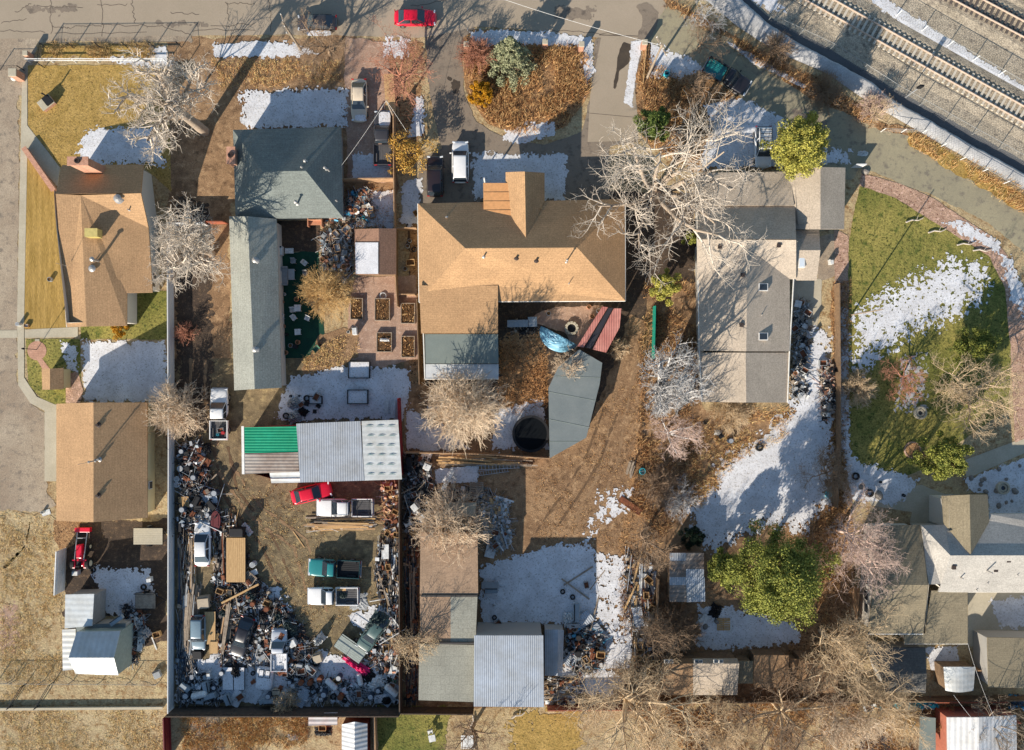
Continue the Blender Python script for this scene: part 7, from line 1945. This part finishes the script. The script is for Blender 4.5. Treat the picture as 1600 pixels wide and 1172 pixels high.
scatter(['tyre','pipe_w','sheet_w','plank_g','bucket_w','barrel_k','crate_g','cab_k','appl_w'], [(636,714),(672,714),(676,800),(652,828),(636,828)], 28, 107, (.1, .7), mind=6)
scatter(['pipe_s','plank_w','bucket_w','sheet_w','crate_g','plank_g'], [(752,775),(792,780),(798,850),(765,860)], 18, 108, (.05, .3), mind=6)
scatter(['plank_g','crate','sheet_s','tyre','tarp_w','pipe_s','barrel_k','sheet_w','engine'], [(885,960),(945,990),(942,1040),(898,1056)], 24, 109, (.05, .5), mind=7)
scatter(['plank_g','plank','pipe_s','crate','tyre','sheet_w','pipe_w','bucket_w','sheet_s'], [(978,868),(1018,884),(1020,1080),(998,1080),(990,990)], 40, 110, (.05, .6), HP, mind=6)
scatter(['plank_g','sheet_s','plank_w'], [(855,1060),(905,1060),(900,1095),(855,1095)], 9, 111, (.05, .3), .15)
scatter(['pot_o','pot_g','bucket_w','chair_g','crate_b','bucket_k','tyre'], [(505,365),(548,352),(548,430),(505,420)], 22, 112, mind=6)
scatter(['bucket_b','crate_b','pot_o','bucket_w','chair_w','sheet_n'], [(545,300),(585,292),(600,330),(560,345),(505,350)], 14, 113, mind=6)
scatter(['pot_g','pot_o','chair_k','bucket_k','crate_g','table_w'], [(1240,460),(1262,470),(1266,610),(1238,620)], 14, 114, mind=7)
scatter(['chair_k','pot_g','tyre','bucket_w','rock'], [(1280,575),(1302,560),(1304,640),(1286,650)], 9, 115, mind=7)
scatter(['rock','rock2'], [(1512,745),(1600,720),(1600,795),(1548,795)], 10, 116, (.02,.05), s=(.5,1.0), mind=14)
scatter(['rock','rock2','bucket_k','tyre'], [(1310,735),(1400,745),(1420,790),(1340,780)], 6, 117, (.02,.05), s=(.8,1.6), mind=14)
scatter(['tarp_g','engine','crate_g','pipe_r','bucket_w'], [(200,965),(226,965),(226,1000),(206,1030)], 9, 118, mind=6)
scatter(['chair_k','tyre','bucket_k','tarp_k','crate_g','tarp_g'], [(450,612),(500,612),(500,652),(445,655)], 12, 119, mind=8)
scatter(['sheet_n','crate_g','tyre','plank_g'], [(870,880),(935,900),(935,970),(890,985)], 9, 120, mind=9)
scatter(['rock','crate','tarp_k','sheet_w'], [(1095,945),(1145,950),(1140,985),(1100,985)], 5, 121, mind=9)
scatter(['plank_g','crate_g','bucket_w','tyre','barrel_b','sheet_n'], [(752,900),(790,905),(780,975),(752,970)], 5, 122, mind=9)
scatter(['pot_g','bucket_w','crate','tyre'], [(645,330),(652,330),(652,430),(630,430)], 6, 123, mind=9)
scatter(['bucket_b','bucket_w','crate_g','chair_w'], [(1345,1094),(1395,1096),(1395,1106),(1345,1106)], 5, 124, mind=9)

scatter(['tyre','barrel_b','barrel_r','pipe_s','ladder','tarp_k','engine','barrow','tank','pallet','tyre'], [(300,1040),(450,1050),(620,1050),(620,1095),(300,1095)], 22, 130, (.1,.35), mind=12)
scatter(['tyre','barrel_b','barrel_r','pipe_s','ladder','tarp_k','engine','pallet','tyre'], [(284,700),(325,700),(345,790),(325,815),(284,800)], 12, 131, (.3,.7), mind=12)
scatter(['tyre','barrel_r','engine','bucket_k','tyre','pipe_r'], [(345,900),(395,905),(470,985),(430,1000),(360,985)], 14, 132, (.1,.4), mind=12)
# turf patio furniture behind the long pale roof
put('appl_w', 438, 393, 0, "white chest freezer at the top of the turf patio", (1.2, 1.4, 1)); put('sheet_w', 452, 392, 0, "teal blue flat panel beside the white freezer", .6, .3).data
for x, y, a in ((460,409,0),(479,428,.1),(459,485,.1),(461,497,.6),(482,498,-.4),(442,495,0)): put('chair_g' if y < 450 else 'chair_w', x, y, a)
put('table_g', 458, 430, HP, "grey coffee table in the middle of the turf patio", 1.0); put('table_w', 467, 482, 0, "small white square table on the lower turf patio"); put('chair_w', 478, 412, .9)
t = empty("garden_sofa", G(446, 432)[:2] + (.04,), HP, "long grey garden sofa along the wall of the long pale roofed building", "sofa")
for nm, c, s_ in (("seat", (0,-.05,.35), (1.9,.7,.18)), ("backrest", (0,.36,.6), (1.9,.16,.6)), ("armrest", (-.98,0,.5), (.14,.8,.3)), ("armrest", (.98,0,.5), (.14,.8,.3))):
    mb = MB(); mb.box(c, s_); mb.build(nm, cG, t, bevel=.04)
for x, y in ((445,460),(441,472),(464,468),(443,510),(449,523),(466,519),(447,551),(455,540),(466,535),(442,536)): put(R.choice(['pot_g','pot_o','bucket_k','bucket_w']), x, y)
put('table_w', 467, 519, 0.05, "pale side table at the bottom of the turf patio", .9)
put('barrow', 495, 546, .8, "white and black wheelbarrow tipped at the bottom of the turf patio")
put('appl_w', 556, 517, .1, "tall white beehive box left of the raised beds", (.7, 1.3, 1)); put('bucket_w', 545, 519, None)
put('table_w', 539, 440, .4, "white tilted tray by the golden brown bush", .7); 
put('barrel_k', 463, 542, None, "black round pot in the turf patio corner", .8)
t = empty("playhouse_bench", G(495, 350)[:2] + (.03,), 0, "orange wooden bench swing behind the slate green house", "bench")
for nm, c, s_ in (("seat", (0,0,.5), (1.4,.45,.08)), ("backrest", (0,.25,.8), (1.4,.08,.6)), ("side_frame", (-.75,0,.5), (.1,.9,1.0)), ("side_frame", (.75,0,.5), (.1,.9,1.0))):
    mb = MB(); mb.box(c, s_); mb.build(nm, cO, t)
put('pipe_w', 500, 368, .5, "curved white gutter length lying above the turf patio", .7)
# raised beds
def weeds_in(t, w, l, n, sd):
    rr = random.Random(sd); V = []; F = []
    for k in range(n):
        x, y = rr.uniform(-w/2, w/2), rr.uniform(-l/2, l/2); a = rr.uniform(0, 6.28); b = len(V); q = rr.uniform(.1, .3)
        V += [(x - .05*math.cos(a), y - .05*math.sin(a), .2), (x + .05*math.cos(a), y + .05*math.sin(a), .2), (x + rr.uniform(-q, q), y + rr.uniform(-q, q), .25 + q)]; F.append((b, b+1, b+2))
    mkobj("dead_plants", V, F, [b1, b3, b2], t, [rr.randrange(3) for _ in F])
def bed(label, px, py, w, l, m=None, soil=None, h=.35, rz=0):
    t = empty("raised_bed", G(px, py)[:2] + (.03,), rz, label, "raised bed"); mb = MB(); th = .08
    for s in (-1, 1): mb.box((s * (w/2 - th/2), 0, h/2), (th, l, h)); mb.box((0, s * (l/2 - th/2), h/2), (w - 2*th, th, h))
    mb.build("frame", m or m_wgrey, t); g = MB(); g.box((0, 0, h*.35), (w - 2*th - .01, l - 2*th - .01, h*.7)); g.build("soil", soil or cSoil, t)
    if soil is None: weeds_in(t, w - .3, l - .3, 130, int(px + py))
bed("wooden raised bed at the left end of the upper row", 558, 483, 1.4, 2.4); bed("middle raised bed of the upper row", 598, 484, 1.7, 2.5); bed("raised bed of the upper row against the tan fence", 638, 490, 1.6, 2.3)
bed("covered raised bed of the lower row, with white cloth on it", 601, 535, 1.7, 2.2); bed("narrow raised bed of the lower row against the tan fence", 638, 542, 1.5, 2.4)
bed("black framed garden bed filled with snow, the upper one", 562, 578, 2.4, 1.9, m_blk, m_snow, .5); bed("black framed garden bed filled with snow, the lower one", 560, 620, 2.3, 1.6, m_blk, m_snow, .5)
bed("small black framed garden bed left of the two large ones", 494, 625, 1.5, .9, m_blk, m_snow, .4)
put('tarp_w', 601, 531, 0, "white cloth crumpled on the covered raised bed", (.7, .3, .3), .38)
# white coiled hose on the bed
t = empty("garden_hose", G(599, 462)[:2] + (.05,), 0, "white coiled garden hose above the middle raised bed", "hose"); mb = MB()
for k in range(3): mb.ring((0,0), .42 - .05*k, .37 - .05*k, .0 + .05*k, .05 + .05*k, 20)
mb.tube((-.35,-.2,.03), (-.75,-.45,.03), .03, .03, 6); mb.build("coil", cW, t)

# trampoline
t = empty("trampoline", G(829, 677)[:2] + (.03,), 0, "round black trampoline between the pale bush and the dark teal shed", "trampoline")
mb = MB(); mb.tube((0,0,.80),(0,0,.81),1.85,1.85,40); mb.build("mat", plain("black_mesh_mat", L_(16,20,24), rough=.9, spec=.1), t)
mb = MB(); mb.ring((0,0),2.05,1.78,.79,.86,40); mb.build("pad", m_blk, t)
for k in range(6):
    a = k * math.pi / 3; mb = MB(); mb.tube((1.98*math.cos(a),1.98*math.sin(a),0),(1.98*math.cos(a),1.98*math.sin(a),.8),.03,.03,6); mb.build("leg", m_steel, t)
# blue tarp mound (half disc)
V = []; F = []; n = 16; rr = random.Random(4)
for j in range(n + 1):
    for i in range(n + 1):
        a = math.pi * i / n; r = j / n
        x = 1.95 * r * math.cos(a); y = -1.5 * r * math.sin(a); z = .75 * math.sin(math.pi * .5 * (1 - r ** 2)) + rr.uniform(-.03, .05) if j < n else .05
        V.append((x, y, max(.04, z if 0 < i < n or r < .0 else z * .9)))
for j in range(n):
    for i in range(n): a = j*(n+1)+i; F.append((a,a+1,a+n+2,a+n+1))
b0 = len(V)
for j in range(n + 1): x_, y_, z_ = V[j*(n+1)]; V.append((x_, y_, 0))
for j in range(n + 1): x_, y_, z_ = V[j*(n+1)+n]; V.append((x_, y_, 0))
for j in range(n): F.append((j*(n+1), (j+1)*(n+1), b0+j+1, b0+j)); F.append(((j+1)*(n+1)+n, j*(n+1)+n, b0+n+1+j, b0+n+2+j))
o = mkobj("tarp", V, F, plain("shiny_blue_tarp", L_(112,162,186), rough=.4), smooth=False); o.scale = (1.15, 1.2, 1.1); o.location = G(873, 524)[:2] + (.03,); o.rotation_euler = (0, 0, math.radians(-28))
tag(o, "half round blue tarp mound beside the stone fire ring", "tarp")
# fire ring
t = empty("fire_ring", G(893, 513)[:2] + (.03,), 0, "round pale stone fire ring between the blue tarp and the red canopy", "fire ring")
for k in range(12):
    a = k * math.pi / 6; mb = MB(); mb.box((.62*math.cos(a), .62*math.sin(a), .18), (.30, .3, .34), a); mb.build("stone", m_conc, t, bevel=.03)
mb = MB(); mb.tube((0,0,.02),(0,0,.05),.5,.5,18); mb.build("ash", m_blk, t)
t = empty("picnic_bench", G(815, 506)[:2] + (.03,), 0.02, "long pale blue grey bench table in the shaded courtyard", "bench")
for nm, c, s_ in (("tabletop", (-.4,0,.7), (2.4,.8,.06)), ("side_shelf", (1.2,.15,.7), (1.0,1.1,.06))): mb = MB(); mb.box(c, s_); mb.build(nm, cLt, t, bevel=.02)
for x, y in ((-1.4,-.3),(-1.4,.3),(.6,-.3),(.6,.3),(1.6,.4)): mb = MB(); mb.box((x,y,.35),(.06,.06,.68)); mb.build("leg", cG, t)
for x, y in ((857,490),(920,480),(925,495),(935,486)): put(R.choice(['pot_o','pot_g','rock']), x, y)
# stacked firewood box left of pale bush
put('cab_t', 668, 648, 0, "orange tan wooden box half under the large pale bush", (1.5, .7, .6)); put('cab_l', 677, 637, 0, "pale grey box half under the large pale bush", (1.2, 1.0, .5))
put('sheet_w', 614, 640, HP, "pale door leaning at the top right of the framed beds snow", (1.2, .6, 1), .4); put('sheet_w', 604, 636, HP, "grey board beside the pale door", (.9, .5, 1), .1)
# left houses odds and ends
t = empty("fire_pit", G(76, 163)[:2] + (.03,), math.radians(38), "square fire pit table with a dark cover on the golden lawn", "fire pit")
for nm, c, s_, m_ in (("base", (0,0,.25), (1.5,1.1,.5), m_brickpave), ("rim", (0,0,.53), (1.6,1.2,.06), m_conc), ("cover", (.35,0,.68), (.8,1.0,.28), m_blk), ("flue", (.6,.3,1.2), (.14,.14,1.1), m_blk)):
    mb = MB(); mb.box(c, s_); mb.build(nm, m_, t, bevel=.02)
put('pot_g', 80, 437, None, "small grey planter on the striped lawn"); put('tank', 30, 122, .4, "white tank beside the sidewalk head", .8)
put('barrel_w', 32, 507, None, "white capped well pipe at the crossing of the paths", .7); put('crate_b', 43, 509, 0, "small brown meter box at the crossing of the paths", .6)
put('sheet_w', 72, 801, .3, "crumpled light panel at the edge of the golden field", .6); put('bucket_w', 68, 800, None)
t = empty("lamp_post", G(58, 546)[:2] + (.03,), 0, "slim black lamp post on the round brick patio", "lamp post")
mb = MB(); mb.tube((0,0,0),(0,0,2.4),.04,.03,8); mb.build("post", m_blk, t); mb = MB(); mb.tube((0,0,2.4),(0,0,2.7),.12,.08,10); mb.build("lamp", m_blk, t, bevel=.01)
put('appl_w', 236, 904, .1, "white gas heater in the small trailer", .7, .7); put('engine', 230, 926, .2, "rusty engine by the small mud yard trailer"); put('tyre', 225, 917, None, "single tyre above the small mud yard trailer")
put('sheet_r', 218, 943, HP, "dark red panel left of the small mud yard trailer", (1.1, .6, 1), .4)
put('cab_l', 184, 968, math.radians(35), "long white box on the roof edge above the tall shed", (1.4, .8, .6), 2.4)
put('sheet_w', 219, 1005, HP - .1, "upright white panel right of the tall shed", (1.1, .6, 1), .4); put('plank_w', 241, 1005, -1.2, "white board on the grass right of the tall shed", .7)
put('crate', 247, 990, .3, "small red and white crate near the white fence"); put('appl_g', 247, 1052, .4, "overturned white tub against the tall white fence", (1, 1.4, .6)); 
put('pallet_g', 447, 1113, 0, "grey pallet at the foot of the bottom yard fence"); put('tarp_k', 505, 1143, 0, "black trampoline bag below the striped lean-to", (1.3, .8, .6)); put('crate', 505, 1135, 0, "red toy crate on the black bag")
put('tarp_w', 457, 1152, 0, "pale green hose heap in the weeds", (.8, .6, .3)); put('chair_w', 673, 1140, .2, "white lawn chair on the green grass below the fence"); put('table_w', 676, 1150, .2, "white low table beside the lawn chair")
put('table_w', 731, 1158, 0, "pale framed bed at the bottom edge", (2, 2, .4))
put('barrel_b', 1139, 688, None, "dark barrel by the bottom bush of the grey house"); put('tyre', 1186, 699, None, "ring shaped stone fire pit on the snow field edge", 1.3); put('tyre', 1102, 660, None, "small tyre planter below the grey house", .7)
put('chair_k', 1125, 681, .6, "black patio chair lying below the grey house"); put('tarp_w', 1122, 676, 0, "white garden tarp below the grey house", (.6,.5,.5))
put('bucket_b', 1293, 772, None, "round teal tub at the edge of the snow field", (2, 2, 1)); put('crate_g', 1284, 567, 0); put('appl_w', 1296, 410, .1, "white utility box right of the grey house wing", (.5, .8, .8))
put('bucket_b', 1003, 736, None, "open blue storage tote on the earth lane", (2, 2.2, 1.2)); put('bucket_b', 1040, 118, None, "teal recycling bin on the snow below the utility pole", (1.8, 1.8, 2.4))
put('barrel_k', 1088, 130, None, "brown stump by the lane snow", .8)
for x, y, l in ((1436,645,"round grey stone basin on the green lawn"), (1565,762,"round grey stone basin in the snowy flower bed")):
    t = empty("stone_basin", G(x, y)[:2] + (.04,), 0, l, "basin"); mb = MB(); mb.ring((0,0),.72,.5,0,.4,24); mb.ring((0,0),.45,.25,.1,.3,20); mb.build("bowl", m_conc, t, bevel=.03); mb = MB(); mb.tube((0,0,.05),(0,0,.18),.5,.5,20); mb.build("water", m_glass, t)
for x, y in ((1532,757),(1540,768),(1586,768),(1572,785),(1538,748),(1530,765)): put(R.choice(['rock', 'rock2']), x, y, None, None, R.uniform(.6, 1.1))
t = empty("tree_ring", G(1425, 703)[:2] + (.04,), 0, "ring of edging stones left of the lawn pine", "tree ring"); mb = MB(); mb.ring((0,0),.95,.8,0,.12,24); mb.build("edging", m_mulch, t); mb = MB(); mb.tube((0,0,0),(0,0,.06),.8,.8,20); mb.build("mulch", m_orange, t)
# white fallen branches / stumps on snow edges of the lawn

put('rock', 1352, 268, 0, "pale boulder at the tip of the curved red bed", 1.2); put('tarp_w', 1348, 240, 0, "white driftwood by the lane bend", (.8, .5, .4))
put('tarp_w', 745, 1155, .3, None, (.2,.2,.2)) if False else None
def log(label, px, py, rz, L, r, m, z=.1):
    t = empty("fallen_log", G(px, py)[:2] + (z,), rz, label, "log"); pts = [(-L/2,0,r),(-L*.15,.12,r),(L*.2,-.08,r*.9),(L/2,.1,r*.8)]
    mb = MB(); [mb.tube(pts[i], pts[i+1], r*(1-.15*i), r*(1-.15*(i+1)), 8) for i in range(3)]; mb.build("stem", m, t); mb = MB(); mb.tube((L*.1,0,r),(L*.25,.5,r*1.6),r*.4,r*.2,6); mb.build("branch_stub", m, t)
log("white peeled log at the bottom edge below the fence", 738, 1130, math.radians(80), 1.9, .12, k_white); log("bent white log left of the barn roof edge", 648, 1008, math.radians(-60), 1.8, .12, k_white)
log("white log lying at the bottom end of the corrugated annex", 810, 1117, math.radians(20), 1.6, .12, k_white)
for i, (x, y, a) in enumerate(((1428,345,.2),(1463,362,.15),(1508,382,.1),(1533,392,0))): log(["first","second","third","last"][i] + " white bare branch lying along the top edge of the green lawn, from the left", x, y, a, 2.0, .09, k_white)
# small white slab shed items
put('sheet_w', 901, 955, HP, "pale blue grey cargo box on the yard snow", (1.3, .8, 1), .5); put('cab_l', 900, 955, HP, "pale grey long steel chest in the yard snow", (1.9, 1.0, 1)); put('table_g', 895, 975, 0, "snowy workbench below the pale grey chest", (1.2, .6, 1))
put('tarp_g', 920, 1005, 1.1, "pale green grey tarp tent holding a tyre in the scrap heap", (1.2, 1.6, 1.4)); put('tyre', 911, 1010, 0, "yellow rimmed tyre on the pale tarp", 1.0, .9)
t = b_crumple(plain("ochre_canvas", L_(176,140,66)), 21, w=1.5, l=2.6, h=.9); t.location = G(1010, 1035)[:2] + (.03,); tag(t, "ochre canvas covered heap left of the long low brown shed", "covered heap")
put('table_g', 766, 912, 0, "dark workbench on the yard snow right of the long barn", (1.6, 1.0, 1)); put('cab_l', 768, 921, 0, None, (1.3,.9,.8))
put('sheet_r', 985, 790, -.6, "curved dark sheet with snow by the lane edge", (1.6,.8,1), .1)
put('pallet', 1130, 975, 0, None, 1.2)
put('pallet', 650, 832, .8, None, 1.0, .5)
put('tarp_w', 632, 480, 0, None, (.2,.3,.2))
for x, y in ((588,1000),): pass
resolve_labels()
for o in bpy.data.objects:
    if "_f" in o.keys(): del o["_f"]
